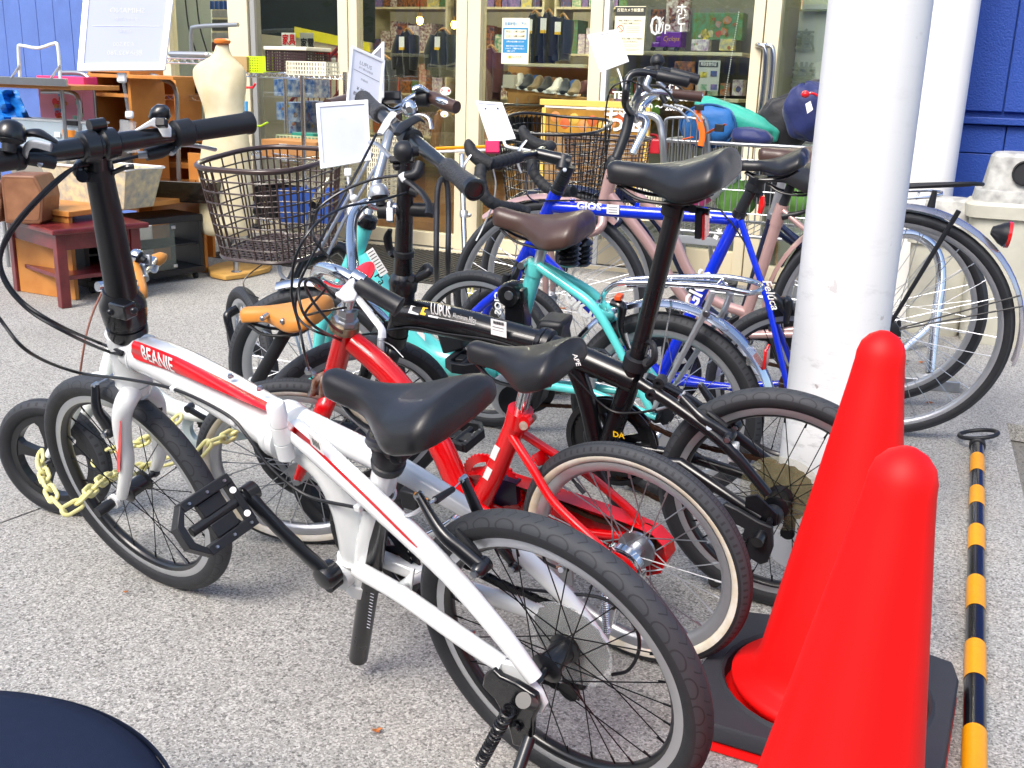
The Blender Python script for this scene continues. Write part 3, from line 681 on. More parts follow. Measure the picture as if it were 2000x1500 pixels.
# oval caution stickers on the left door
for i, (x, y, lb) in enumerate(((870, 178, 'oval caution sticker with a triangle and red characters on the left door glass'), (868, 223, 'small white sticker with a yellow triangle, low on the left door glass'))):
    c = FP(x, y, .003); rr = root('sticker', lb, 'sticker', c); R_ = (.036, .024) if i == 0 else (.026, .018)
    MB().prism([c + FE * (R_[0] * math.cos(t)) + ZZ * (R_[1] * math.sin(t)) for t in (2 * PI * k / 28 for k in range(28))], FN * .0008).build('sticker_sheet', WHF, rr, smooth=0)
    o = c + FN * .0012
    if i == 0:
        text('注', .02, REDF, o - FE * .023, FE, ZZ, rr, name='printed_text', bold=.03); text('意', .02, REDF, o + FE * .023, FE, ZZ, rr, name='printed_text', bold=.03)
        MB().tube([o + ZZ * .015, o - ZZ * .011 + FE * .015, o - ZZ * .011 - FE * .015], .0011, 6, closed=True).tube([o + ZZ * .009, o - ZZ * .008], .0011, 6).build('warning_triangle', BKF, rr)
    else: MB().prism([o + ZZ * .008 - ZZ * .006, o - ZZ * .014 + FE * .01, o - ZZ * .014 - FE * .01], FN * .0005).build('warning_triangle', YEL, rr, smooth=0)
# white vinyl lettering on the window by the right door
rr = root('window_lettering', 'white shop telephone lettering along the bottom of the right window', 'lettering', FP(1310, 200, .002))
text('TEL：0463-75-9066', .052, WHF, FP(1196, 186, .002), FE, ZZ, rr, align='LEFT', bold=.03, name='lettering', maxw=fs(1418, 186)[0] - fs(1196, 186)[0]); text('保証', .035, WHF, FP(1318, 171, .002), FE, ZZ, rr, bold=.03, name='lettering')
text('OPEN 10:00 ～ 20:00', .045, WHF, FP(1196, 206, .002), FE, ZZ, rr, align='LEFT', bold=.02, name='lettering', maxw=.62)
rr = root('window_lettering', 'large thin white percent lettering behind the security camera notice', 'lettering', FP(1285, 80, .002))
text('10', .14, mat('pale_vinyl', 'cfd2d0', .5), FP(1268, 52, .002), FE, ZZ, rr, name='lettering'); text('%', .06, MATS['pale_vinyl'], FP(1291, 42, .002), FE, ZZ, rr, name='lettering'); text('UP', .07, MATS['pale_vinyl'], FP(1294, 58, .002), FE, ZZ, rr, name='lettering')
rr = root('window_lettering', 'white vertical katakana lettering in the window between the toys', 'lettering', FP(1330, 60, .002))
for i, ch in enumerate('ホビ'): text(ch, .062, WHF, FP(1331, 20 + i * 20, .002), FE, ZZ, rr, name='lettering')
MB().box(FP(1330, 55, .002), FE * .003, ZZ * .018, FN * .0004).build('lettering', WHF, rr, smooth=0)
# ---------------------------------------------------- things inside the shop
SHELF = mat('cream_shelf', 'c9c2a4', .5, var=.05); WSH = mat('light_wood_shelf', 'b98a4e', .5, var=.2, vs=12)
rr = root('display_shelf', 'cream shelf unit with toys behind the right window', 'shelf', S(1.25, -.2, .02))
for y in (101, 108 + 60, 20): pass
s0 = fs(1190, 100, -.18)[0]; s1 = fs(1452, 100, -.18)[0]
for y in (101, 190): z = fs(1330, y, -.18)[1]; MB().sbox(s0, s1, -.42, -.16, z - .018, z).build('shelf_board', SHELF, rr, smooth=0, bevel=.002)
MB().sbox(s0, s1, -.45, -.43, .02, 2.2).build('back_panel', mat('shelf_back', '6f6f66', .7, var=.15, vs=9), rr, smooth=0)
zsh = fs(1330, 101, -.18)[1]
cols = ['8a8f94', '5f6a3a', 'b04038', 'd8c74a', '3e5a8e', '8c6a9c', '2c2c34', 'c9c4b0', '4f8a6a', 'a8672f', 'd9d9d4', '6a3030']
CM = [mat('goods_%d' % i, c, .45, var=.35, vs=45, col2=cols[(i * 5 + 3) % 12]) for i, c in enumerate(cols)]
tr = root('toy_truck', 'purple toy truck with a box body on the display shelf', 'toy', FP(1300, 100, -.2))
PUR = mat('purple_plastic', '6a2f9c', .35, coat=.3, var=.05); z_ = zsh
s0b, s1b, zb0, zb1 = rect(1290, 62, 1330, 92, -.2)
MB().sbox(s0b, s1b, -.3, -.2, zb0, zb1).build('box_body', PUR, tr, smooth=0, bevel=.003); MB().sbox(fs(1270, 95, -.2)[0], s1b, -.28, -.21, z_ + .012, z_ + .024).build('chassis', STL, tr, smooth=0)
MB().sbox(fs(1271, 95, -.2)[0], fs(1287, 95, -.2)[0], -.29, -.21, z_ + .02, z_ + .05).sbox(fs(1278, 95, -.2)[0], fs(1288, 95, -.2)[0], -.29, -.21, z_ + .05, z_ + .08).build('cab', PUR, tr, smooth=0, bevel=.006)
for x in (1276, 1300, 1322): c = FP(x, 97, -.2); c = V((c.x, c.y, z_ + .012)); MB().lathe(c, FN, [(0, .012), (.012, .012)], 18).build('wheel', BLK, tr)
text('Cyclops', .035, ORY, FP(1310, 76, -.198), FE, ZZ, tr, shear=.4, name='printed_text', maxw=.09)
def goods(label, name, cat, x0, y0, x1, y1, d, th, m, extra=0):
    s0, s1, z0, z1 = rect(x0, y0, x1, y1, d); r_ = root(name, label, cat, S((s0 + s1) / 2, d, z0))
    MB().sbox(s0, s1, d - th, d, z0, z1).build('carton', m, r_, smooth=0, bevel=.002)
    for i in range(extra):
        fx, fz = random.uniform(.15, .85), random.uniform(.15, .85); c = S(s0 + (s1 - s0) * fx, d + .0006, z0 + (z1 - z0) * fz); r = random.uniform(.08, .22) * (z1 - z0)
        MB().prism([c + FE * (r * math.cos(t) * random.uniform(.6, 1.2)) + ZZ * (r * math.sin(t) * random.uniform(.6, 1.2)) for t in (2 * PI * k / 9 for k in range(9))], FN * (.0004 * (i + 1))).build('printed_shape', random.choice(CM), r_, smooth=0)
    return r_
goods('large colourful toy box with green and blue artwork on the shelf', 'toy_box', 'toy box', 1352, 25, 1450, 78, -.25, .1, CM[1], 10)
goods('small toy box with round wheels print under the large one', 'toy_box', 'toy box', 1350, 77, 1384, 99, -.19, .06, CM[10], 4)
goods('small toy box with red and grey print beside the purple truck', 'toy_box', 'toy box', 1405, 76, 1432, 99, -.2, .06, CM[0], 3)
goods('dark red vertical banner box behind the katakana lettering', 'toy_box', 'toy box', 1300, 0, 1345, 62, -.32, .05, CM[11], 3)
goods('dark grey carton at the top right of the toy shelf', 'toy_box', 'toy box', 1270, 18, 1298, 60, -.35, .05, CM[6], 2)
r_ = goods('grey appraisal guarantee leaflet with four pictures on the window', 'leaflet', 'leaflet', 1363, 118, 1405, 178, -.05, .002, mat('grey_leaflet', 'b9bab4', .6), 0)
for i, (x, y) in enumerate(((1374, 146), (1394, 144), (1374, 170), (1394, 170))): MB().box(FP(x, y, -.048), FE * .017, ZZ * .014, FN * .0004).build('printed_picture', CM[(3, 4, 8, 5)[i]], r_, smooth=0)
MB().box(FP(1384, 126, -.048), FE * .05, ZZ * .012, FN * .0004).build('heading', DKG, r_, smooth=0); text('買取金額保証', .02, WHF, FP(1384, 126, -.047), FE, ZZ, r_, maxw=.085, name='printed_text')
r_ = goods('dark wooden leaflet board left of the guarantee leaflet', 'leaflet', 'leaflet', 1316, 120, 1356, 175, -.06, .002, CM[6], 4)
for i in range(11):
    x = 1190 + i * 24; w_ = random.uniform(14, 22); h_ = random.uniform(18, 40)
    goods(['grey boxed goods on the lower shelf, first from the window post', 'olive goods on the lower shelf near the window post', 'red goods on the lower shelf', 'yellow goods on the lower shelf', 'blue goods on the lower shelf', 'violet goods on the lower shelf', 'black goods on the lower shelf', 'cream goods on the lower shelf', 'green goods on the lower shelf', 'brown goods on the lower shelf', 'white goods on the lower shelf'][i], 'boxed_goods', 'boxed goods', x, 187 - h_, x + w_, 187, -.3, .08, CM[i], 2)
# blind chain on the right window
bc_ = MB()
for i in range(40): bc_.ball(FP(1443 - i * .72, 24 + i * 4.4, -.03), .0035, 6, 4)
o_ = bc_.build('blind_chain', WHF, None, loc=FP(1440, 30, -.03)); top(o_, 'white beaded blind chain hanging at the right window', 'blind chain'); o_['kind'] = 'stuff'
# hanging garments
def garment(label, x0, y0, x1, y1, d, m, tag=False, name='jacket', cat='jacket', sleeves=True):
    s0, s1, z0, z1 = rect(x0, y0, x1, y1, d); cx = (s0 + s1) / 2; hw_ = (s1 - s0) / 2; H = z1 - z0
    rt = root(name, label, cat, S(cx, d, z0), 'clothes hanging inside the shop'); R_ = []; N = 28
    for j in range(9):
        t = j / 8; z = z1 - H * t; w_ = hw_ * (.35 + .65 * min(1, t * 4.5)) * (1 + .06 * math.sin(j * 2.1)); dep = .05 + .03 * t
        R_.append([S(cx + w_ * math.cos(a) * 1.0, d + dep * math.sin(a) * (1 + .35 * math.sin(5 * a + j * .4)), z + .008 * math.sin(3 * a)) for a in (2 * PI * k / N for k in range(N))])
    MB().rings(R_).build('body', m, rt, smooth=60)
    if sleeves:
        for sg in (-1, 1): tub('sleeve', rt, m, [S(cx + sg * hw_ * .75, d, z1 - H * .12), S(cx + sg * hw_ * 1.1, d + .03, z1 - H * .45), S(cx + sg * hw_ * 1.05, d + .04, z1 - H * .85)], [.04, .035, .028], 12, 5)
    tub('hanger', rt, WSH, [S(cx - hw_ * .7, d, z1 - H * .05), S(cx, d, z1 + .02), S(cx + hw_ * .7, d, z1 - H * .05)], .008, 8, 4); tub('hanger_hook', rt, STL, [S(cx, d, z1 + .02), S(cx, d, z1 + .09)], .002, 6)
    if tag: MB().sbox(cx - .02, cx + .02, d + .075, d + .077, z1 - H * .35, z1 - H * .12).build('price_tag', WHF, rt, smooth=0); MB().sbox(cx - .02, cx + .02, d + .0772, d + .078, z1 - H * .41, z1 - H * .35).build('tag_band', YEL, rt, smooth=0)
FAB = [mat('fabric_%d' % i, c, .9, var=.2, vs=25, sheen=.3) for i, c in enumerate(('1e2622', '232b38', '30342a', '5a2f30', '7d6a4c', '3a3f48', '8a5a2c', '1b1d22'))]
garment('dark green jacket with yellow price tag behind the middle door glass, leftmost of the row', 1028, 28, 1058, 122, -.7, FAB[0], True)
garment('black jacket with yellow price tag, second of the row behind the middle door', 1058, 25, 1082, 124, -.7, FAB[7], True)
garment('navy jacket with yellow price tag, right end of the row behind the middle door', 1084, 34, 1112, 118, -.72, FAB[1], True)
garment('maroon checked shirt at the left edge of the middle door glass', 940, 95, 975, 195, -.5, FAB[3])
garment('dark coat on a wooden hanger behind the left door glass', 780, 62, 812, 150, -.8, FAB[7], True)
garment('olive coat at the right side of the left door glass', 845, 62, 885, 150, -.8, FAB[2], True)
garment('dark grey clothes left of the coats behind the left door glass', 715, 110, 770, 210, -1.0, FAB[5], False)
garment('brown trousers hanging low behind the left door glass', 848, 222, 870, 290, -.5, FAB[6], False, 'trousers', 'trousers', False)
garment('tan trousers hanging beside the brown ones behind the left door glass', 868, 222, 888, 290, -.5, FAB[4], False, 'trousers', 'trousers', False)
rr = root('clothes_rail', 'rail with wooden hangers below the shoe shelf behind the middle door', 'clothes rail', FP(1040, 210, -.6))
tub('rail', rr, STL, [FP(960, 205, -.6), FP(1140, 205, -.6)], .01, 10)
for i in range(12):
    x = 985 + i * 9; c = FP(x, 212, -.6); MB().tube([c - FN * .18 - ZZ * .04, c, c + FN * .18 - ZZ * .04], .010, 8, 4).build('hanger', WSH, rr)
for i in range(7):
    garment(['navy', 'grey', 'black', 'brown', 'blue', 'dark green', 'cream'][i] + ' garment on the low rail behind the middle door, number %s from the left' % ['one', 'two', 'three', 'four', 'five', 'six', 'seven'][i], 975 + i * 22, 218, 995 + i * 22, 330, -.7, FAB[(1, 5, 7, 6, 1, 0, 4)[i]], False, 'garment', 'garment', False)
# shoe shelf
rr = root('shoe_shelf', 'wooden shoe shelf behind the middle door glass', 'shelf', FP(1070, 190, -.5))
z = fs(1060, 186, -.45)[1]; MB().prism([FP(985, 172, -.45), FP(1145, 192, -.45), FP(1145, 192, -.45) - FN * .35, FP(985, 172, -.45) - FN * .35], ZZ * -.018).build('shelf_board', WSH, rr, smooth=0)
zt_ = fs(1060, 124, -.6)[1]; MB().sbox(fs(985, 124, -.6)[0], fs(1142, 124, -.6)[0], -.95, -.6, zt_ - .02, zt_).build('shelf_board', SHELF, rr, smooth=0, bevel=.002); MB().sbox(fs(985, 150, -.9)[0], fs(1142, 150, -.9)[0], -.98, -.96, .1, zt_).build('back_panel', WSH, rr, smooth=0)
for i in range(16):
    x = 992 + i * 9.2 + random.uniform(-1, 1); y = 170 + (x - 985) * .125; p = FP(x, y, -.52 - .06 * (i % 2)); L_ = .085; a = random.uniform(-.4, .4)
    f_ = (FN * math.cos(a) + FE * math.sin(a)); sd__ = f_.cross(ZZ); up = ZZ
    rs = root('shoe', ['dark', 'brown', 'white', 'grey', 'black', 'blue', 'tan', 'red trimmed'][i % 8] + ' shoe on the wooden shoe shelf, %s half of the row' % ('left' if i < 8 else 'right'), 'shoe', p, 'shoes on the shelf')
    R_ = []
    for t, w_, h_ in ((0, .55, .35), (.08, .9, .42), (.3, 1, .55), (.5, .95, .75), (.65, .85, 1.25), (.85, .85, 1.35), (1, .6, 1.2)):
        c = p + f_ * (L_ - t * L_ * 2); R_.append([c + sd__ * (.034 * w_ * math.cos(q)) + up * (.036 * h_ * (1 + math.sin(q))) for q in (2 * PI * k / 10 for k in range(10))])
    MB().rings(R_).build('upper', [FAB[7], FAB[6], mat('shoe_white', 'd9d6cf', .6), FAB[5], FAB[1], mat('shoe_blue', '2c5a9c', .6), FAB[4], FAB[3]][i % 8], rs, smooth=60)
    MB().box(p + up * .004, f_ * (L_ * .98), sd__ * .034, up * .006).build('sole', [WHF, BLK][i % 2], rs, smooth=0, bevel=.003)
goods('white paper bag with a red label standing by the shoes', 'paper_bag', 'bag', 982, 146, 1004, 172, -.42, .05, mat('white_bag', 'dad5c8', .6), 0)
# blue storage drawers and mixed goods behind the window left of the doors
for i, (x0, y0, x1, y1) in enumerate(((535, 155, 575, 188), (560, 150, 612, 190), (540, 200, 585, 235), (585, 198, 640, 240), (560, 238, 625, 262))):
    goods(['blue plastic drawer unit, upper left one behind the window', 'blue plastic drawer unit, upper right one behind the window', 'blue striped container in the middle left behind the window', 'blue container with white and red print behind the window', 'blue and white bag lowest behind the window'][i], 'container', 'container', x0, y0, x1, y1, -.45 - .1 * i, .2, mat('blue_crate_%d' % i, ['1d5fb8', '1a56a8', '2a6ac0', '3a5fb0', '4a7ac8'][i], .4, var=.3, vs=25, col2='c9d2e6'), 3 if i > 1 else 0)
# stair rail inside (red, with thin balusters)
rr = root('stair_rail', 'dark red stair handrail with thin balusters behind the left window', 'handrail', FP(640, 200, -.9))
RDW = mat('dark_red_paint', '7c1f24', .4, coat=.2)
tub('handrail', rr, RDW, [FP(566, 200, -.9), FP(670, 82, -.9)], .012, 10); tub('handrail', rr, RDW, [FP(570, 290, -.9), FP(670, 170, -.9)], .012, 10)
for i in range(9): x = 580 + i * 11; y = 184 - (x - 580) * 1.13; tub('baluster', rr, RDW, [FP(x, y, -.9), FP(x, y + 92, -.9)], .005, 6)
r_ = goods('white sign with red characters for furniture behind the left window', 'notice', 'notice', 550, 64, 577, 96, -.5, .004, WHF); text('家具', .075, REDF, FP(564, 79, -.498), FE, ZZ, r_, bold=.03, name='printed_text', maxw=.11)
r_ = goods('grey framed notice with black characters for appliances behind the left window', 'notice', 'notice', 586, 64, 613, 122, -.5, .004, mat('notice_grey', 'b4b2aa', .6)); text('家電', .07, BKF, FP(600, 86, -.498), FE, ZZ, r_, bold=.03, name='printed_text', maxw=.11); text('２階', .06, BKF, FP(602, 104, -.498), FE, ZZ, r_, bold=.02, name='printed_text', maxw=.1)
for x in (514, 532): o_ = tub('cord', None, WHF, [FP(x, -60, -.05), FP(x - 1, 100, -.05)], .0035, 6) if 0 else None
# background shelves deep in the shop
for i in range(6):
    s_ = -3.0 + i * 1.0; rr = root('stock_shelf', 'dim stocked shelf deep inside the shop, ' + ['far left', 'left', 'left of the middle', 'right of the middle', 'right', 'far right'][i], 'shelf', S(s_, -3.6, .02))
    for z in (.45, .85, 1.25, 1.65): MB().sbox(s_, s_ + .9, -4.0, -3.6, z - .02, z).build('shelf_board', SHELF, rr, smooth=0)
    for q in (0, .88): MB().sbox(s_ + q, s_ + q + .02, -4.0, -3.6, .02, 1.9).build('upright', SHELF, rr, smooth=0)
    g_ = MB()
    for z in (.45, .85, 1.25, 1.65):
        x = s_ + .04
        while x < s_ + .82: w_ = random.uniform(.05, .14); h_ = random.uniform(.1, .3); g_.mi(random.randrange(12)); g_.sbox(x, x + w_, -3.9, -3.65, z, z + h_); x += w_ + .01
    go_ = g_.build('stocked_goods', CM, rr, smooth=0); go_['kind'] = 'stuff'
# ================================================================== OTHER SIDE OF THE STREET (seen mirrored in the glass)
def far_(x, y, d): s_, z_ = fs(x, y, -d); return s_, z_
DKB = mat('dark_street_wall', '55565a', .8, var=.15, vs=1.5); CBL = mat('blue_corrugated', '1c3f8e', .5, var=.1); YBD = mat('yellow_band', 'd8c81e', .5); SWL = mat('street_white_wall', 'c9c6b8', .7, var=.1)
rr = root('opposite_building', 'building across the street, seen only as a reflection in the glass', 'building', S(0, 12, 0))
MB().sbox(-14, 16, 12, 16, 0, 4.2).build('street_wall', DKB, rr, smooth=0)
for i in range(14): MB().sbox(-3 + i * .9, -2.2 + i * .9, 11.95, 12, 1.2, 3.2).build('shutter_slat', mat('grey_shutter', '8d949a', .5), rr, smooth=0)
rr = root('street_fence', 'blue corrugated fence across the street, mirrored in the glass', 'fence', S(0, 9, 0))
for i in range(60): MB().sbox(-6 + i * .2, -5.87 + i * .2, 9.0, 9.05, 1.15, 2.0).build('fence_sheet', CBL, rr, smooth=0)
LFM = mat('dark_foliage', '22351c', .7, var=.3, vs=6)
for i in range(6):
    s_ = -7 + i * 2.6; rt_ = root('street_tree', 'dark leafy tree across the street, mirrored in the glass, ' + ['first', 'second', 'third', 'fourth', 'fifth', 'sixth'][i] + ' from one end', 'tree', S(s_, 10.5, 0))
    tub('trunk', rt_, mat('bark', '4a3a2c', .9, bump=.5, bs=60), [S(s_, 10.5, 0), S(s_ + .1, 10.5, 1.6), S(s_, 10.5, 2.6)], [.12, .09, .05], 10, 3)
    g_ = MB()
    for q in range(900):
        t, p_ = random.uniform(0, 2 * PI), random.gauss(0, .5); r = random.uniform(.3, 1) ** .5 * 1.25; c = S(s_ + r * math.cos(t) * math.cos(p_), 10.5 + r * math.sin(t) * math.cos(p_), 2.7 + 1.1 * math.sin(p_) + random.uniform(-.2, .2)); a = V((random.gauss(0, 1), random.gauss(0, 1), random.gauss(0, 1))).normalized(); u, v_ = frame(a)
        g_.add([c + u * .11, c + v_ * .05, c - u * .11, c - v_ * .05], [(0, 1, 2, 3)])
    g_.build('crown', LFM, rt_, smooth=0)
# ================================================================== GOODS STANDING OUTSIDE, LEFT
OAK = mat('orange_wood_veneer', 'c98a45', .42, var=.16, vs=7, coat=.15, bump=.05, bs=200, col2='b67434'); MAH = mat('mahogany_paint', '5c161c', .3, coat=.4, var=.15, vs=14, col2='7a2a2c'); WAL = mat('walnut_veneer', '8a5f44', .45, var=.25, vs=10, col2='6e4732', bump=.1, bs=150)
BLKW = mat('black_wood', '17181c', .4, var=.1, vs=10); SGL = mat('smoked_glass', '5c6a62', .06, var=0, alpha=.45, spec=.9); TUBS = mat('satin_tube', 'a9adb0', .3, metal=.85, var=.1)
def obox(mb, A, B, depth, z0, z1, n=None):
    """box on the ground edge A->B, reaching away from the camera by depth"""
    A, B = V((A.x, A.y, 0)), V((B.x, B.y, 0)); u = (B - A); L_ = u.length; u.normalize(); p = V((-u.y, u.x, 0))
    if p.dot(A - V((0, 0, 0))) < 0: p = -p
    if n is not None: p = n
    return mb.box((A + B) / 2 + p * (depth / 2) + ZZ * ((z0 + z1) / 2), u * (L_ / 2), p * (depth / 2), ZZ * ((z1 - z0) / 2))
# --- dark red side table
A = G(118, 604); zt_ = zat(A, 447); a_ = -FE * .9 - FN * .3; a_.normalize(); b_ = V((-a_.y, a_.x, 0)); b_ = b_ if b_.y > 0 else -b_
rt = root('side_table', 'dark red wooden side table with a lower shelf at the left edge', 'table', A)
cn = A + a_ * .26 + b_ * .2
MB().box(cn + ZZ * (zt_ - .012), a_ * .30, b_ * .22, ZZ * .012).build('table_top', MAH, rt, smooth=0, bevel=.006)
for i in (-1, 1):
    for j in (-1, 1): MB().box(cn + a_ * (.24 * i) + b_ * (.17 * j) + ZZ * ((zt_ - .024) / 2), a_ * .022, b_ * .022, ZZ * ((zt_ - .026) / 2)).build('leg', MAH, rt, smooth=0, bevel=.003)
for j in (-1, 1): MB().box(cn + b_ * (.172 * j) + ZZ * (zt_ - .062), a_ * .217, b_ * .01, ZZ * .036).build('apron', MAH, rt, smooth=0, bevel=.002)
for i in (-1, 1): MB().box(cn + a_ * (.242 * i) + ZZ * (zt_ - .062), b_ * .147, a_ * .01, ZZ * .036).build('apron', MAH, rt, smooth=0, bevel=.002)
MB().box(cn + ZZ * (zt_ * .36), a_ * .235, b_ * .165, ZZ * .009).build('lower_shelf', MAH, rt, smooth=0, bevel=.002)
# --- walnut magazine boxes on it
for k, (x0, x1, y0, lb) in enumerate(((30, 103, 338, 'walnut veneer bentwood box with rounded corners, right one on the dark red table'), (-60, 22, 372, 'walnut veneer bentwood box, left one on the dark red table at the frame edge'))):
    za = (A + b_ * .15 - C0).dot(FWD); p0 = D(x0, 452, za); p0.z = zt_ + .002; h_ = .21 if k == 0 else .17; w_ = (x1 - x0) / FPX * za; c = p0 + RT * (w_ / 2); c.z = zt_ + .001
    rr = root('wooden_box', lb, 'box', c, 'walnut boxes on the red table')
    u = V((RT.x, RT.y, 0)).normalized(); v_ = V((-u.y, u.x, 0)); pr = []
    for px_, pz in ((-1, 0), (.8, 0), (.95, .06), (1.15, .55), (1.08, .75), (.8, 1), (-.9, 1), (-1, .9)): pr.append(c + u * (w_ / 2 * px_) + ZZ * (h_ * pz))
    MB().prism([p - v_ * .09 for p in pr], v_ * .18).build('box_shell', WAL, rr, smooth=0, bevel=.008)
    cc_ = sum(pr, V()) / len(pr); MB().prism([cc_ + (p - cc_) * .84 - v_ * .0925 for p in pr], v_ * .001).build('front_panel', mat('walnut_panel', '976a4c', .45, var=.2, vs=12, col2='7c5238'), rr, smooth=0)
# --- orange low desk
A = G(148, 587); B = G(36, 562); Cc = G(408, 532); zd = zat(A, 424)
rt = root('low_desk', 'orange wood low desk standing over the black television stand', 'desk', A)
u = (B - A); u.z = 0; wd = .36; u.normalize(); r_ = V((Cc.x - A.x, Cc.y - A.y, 0)); L_ = r_.length; r_.normalize(); u = V((-r_.y, r_.x, 0)); u = u if u.x < 0 else -u
MB().box(A + u * (wd / 2) + r_ * .011 + ZZ * (zd / 2), u * (wd / 2), r_ * .011, ZZ * (zd / 2 - .001)).build('end_panel', OAK, rt, smooth=0, bevel=.002)
MB().box(A + u * (wd / 2) + r_ * (L_ - .011) + ZZ * (zd / 2), u * (wd / 2), r_ * .011, ZZ * (zd / 2 - .001)).build('end_panel', OAK, rt, smooth=0, bevel=.002)
MB().box(A + u * (wd / 2 - .005) + r_ * (L_ / 2 + .08) + ZZ * (zd + .013), u * (wd / 2 + .01), r_ * (L_ / 2 + .09), ZZ * .012).build('desk_top', OAK, rt, smooth=0, bevel=.003)
DZ = zd + .027; DA, DU, DR = A, u, r_
# --- television stand under it
A2 = G(172, 577) ; B2 = G(402, 543); r2 = (B2 - A2); r2.z = 0; L2 = r2.length; r2.normalize(); u2 = V((-r2.y, r2.x, 0)); u2 = u2 if u2.x < 0 else -u2
rt = root('television_stand', 'black television stand on castors with a glass door', 'cabinet', A2); z0_ = .035; z1_ = zat(B2, 418); dp_ = .26
def tvb(a, c, d0, d1, z0, z1, nm, m, **k): return MB().box(A2 + r2 * ((a + c) / 2) + u2 * ((d0 + d1) / 2) + ZZ * ((z0 + z1) / 2), r2 * ((c - a) / 2), u2 * ((d1 - d0) / 2), ZZ * ((z1 - z0) / 2)).build(nm, m, rt, smooth=0, bevel=.002, **k)
tvb(0, L2, 0, dp_, z0_, z0_ + .03, 'bottom_board', BLKW); tvb(0, L2, 0, dp_, z1_ - .03, z1_, 'top_board', BLKW); tvb(.003, .025, .003, dp_, z0_ + .031, z1_ - .031, 'side_board', BLKW); tvb(L2 - .025, L2 - .003, .003, dp_, z0_ + .031, z1_ - .031, 'side_board', BLKW)
tvb(.027, L2 - .027, .02, dp_ - .02, (z0_ + z1_) / 2 - .006, (z0_ + z1_) / 2 + .006, 'middle_shelf', BLKW); tvb(L2 * .2, L2 * .2 + .012, .006, dp_, z0_ + .032, z1_ - .032, 'divider', BLKW)
tvb(.027, L2 * .55, dp_ - .006, dp_, z0_ + .05, z1_ - .05, 'back_board', mat('cardboard', 'b98f5e', .8, var=.1))
tvb(L2 * .22, L2 * .74, -.004, .001, z0_ + .034, z1_ - .034, 'glass_door', SGL)
for q in (z0_ + .05, z1_ - .05): MB().box(A2 + r2 * (L2 * .725) - u2 * .007 + ZZ * q, r2 * .012, u2 * .003, ZZ * .008).build('hinge_plate', STL, rt, smooth=0, bevel=.001)
for a in (.04, L2 - .04):
    for d_ in (.03, dp_ - .03): MB().cyl(A2 + r2 * (a - .008) + u2 * d_ + ZZ * .016, A2 + r2 * (a + .008) + u2 * d_ + ZZ * .016, .016, 14).cyl(A2 + r2 * a + u2 * d_ + ZZ * .02, A2 + r2 * a + u2 * d_ + ZZ * .036, .006, 8).build('castor', BLK, rt)
# --- on the desk: cloth lined basket, smoked case with a wire bookend
zz0 = (DA + DR * .2 - C0).dot(FWD)
def on_desk(px, dr): c = DA + DR * dr + DU * .16; c.z = DZ; return c
CLOTH = mat('printed_lining_cloth', 'd5c8a0', .8, var=.4, vs=28, col2='9c9c98')
def tray(label, name, cat, x0, x1, y0, y1, d, th, m, taper=.86, rim=None, group=None):
    s0, s1, z0, z1 = rect(x0, y0, x1, y1, d); cs = (s0 + s1) / 2; hw_ = (s1 - s0) / 2; cd = d - th / 2
    rt = root(name, label, cat, S(cs, cd, z0), group); R_ = []
    for z, q in ((z0, taper), (z1, 1)): R_.append([S(cs + i * hw_ * q, cd + j * th / 2 * q, z) for i, j in ((-1, -1), (1, -1), (1, 1), (-1, 1))])
    for z, q in ((z1, .94), (z0 + .006, taper * .93)): R_.append([S(cs + i * hw_ * q, cd + j * th / 2 * q, z) for i, j in ((-1, -1), (1, -1), (1, 1), (-1, 1))])
    MB().rings(R_).build('tray_body', m, rt, smooth=0, bevel=.004)
    if rim: MB().tube([S(cs + i * hw_ * 1.01, cd + j * th / 2 * 1.01, z1) for i, j in ((-1, -1), (1, -1), (1, 1), (-1, 1))], .006, 8, closed=True).build('tray_rim', rim, rt)
    return rt, s0, s1, z0, z1, d
tray('cream printed cloth storage basket on the orange desk', 'storage_basket', 'basket', 82, 248, 326, 404, 1.95, .24, CLOTH, .8, WHF)
rt = root('smoked_case', 'long smoked black plastic case with a wire frame on the orange desk', 'case', FP(310, 398, 1.7))
s0, s1, z0, z1 = rect(236, 354, 382, 396, 1.62)
MB().prism([S(s0, 1.62, z0), S(s1, 1.5, z0), S(s1 + .02, 1.5, z1), S(s0, 1.62, z1 - .004)], -FN * .12).build('case_body', mat('smoked_black_plastic', '16130f', .12, coat=.7, var=.1), rt, smooth=0, bevel=.004)
tub('wire_frame', rt, BLKM, [FP(240, 364, 1.66), FP(268, 362, 1.66), FP(271, 400, 1.66), FP(240, 396, 1.66)], .003, 8); tub('wire_frame', rt, BLKM, [FP(382, 352, 1.5), FP(383, 386, 1.5), FP(372, 392, 1.5)], .003, 8)
# --- bookcases of orange wood
def bookcase(label, x0, x1, y0, y1, d, th, ys, face=True):
    s0, s1, z0, z1 = rect(x0, y0, x1, y1, d); rt = root('bookcase', label, 'bookcase', S((s0 + s1) / 2, d - th / 2, z0), 'orange wood bookcases')
    for a in (s0, s1 - .02): MB().sbox(a, a + .02, d - th, d, z0, z1).build('side_board', OAK, rt, smooth=0, bevel=.002)
    MB().sbox(s0 + .021, s1 - .021, d - th, d - th + .006, z0, z1).build('back_board', mat('back_wood', 'a8713a', .6, var=.1), rt, smooth=0)
    for y in ys: z = fs((x0 + x1) / 2, y, d)[1]; MB().sbox(s0 + .021, s1 - .021, d - th + .007, d - .003, z - .009, z + .009).build('shelf_board', OAK, rt, smooth=0, bevel=.002)
    return rt
bookcase('tall orange wood bookcase with open shelves behind the silver step frames', 182, 262, 130, 412, 1.45, .24, (138, 186, 330, 404))
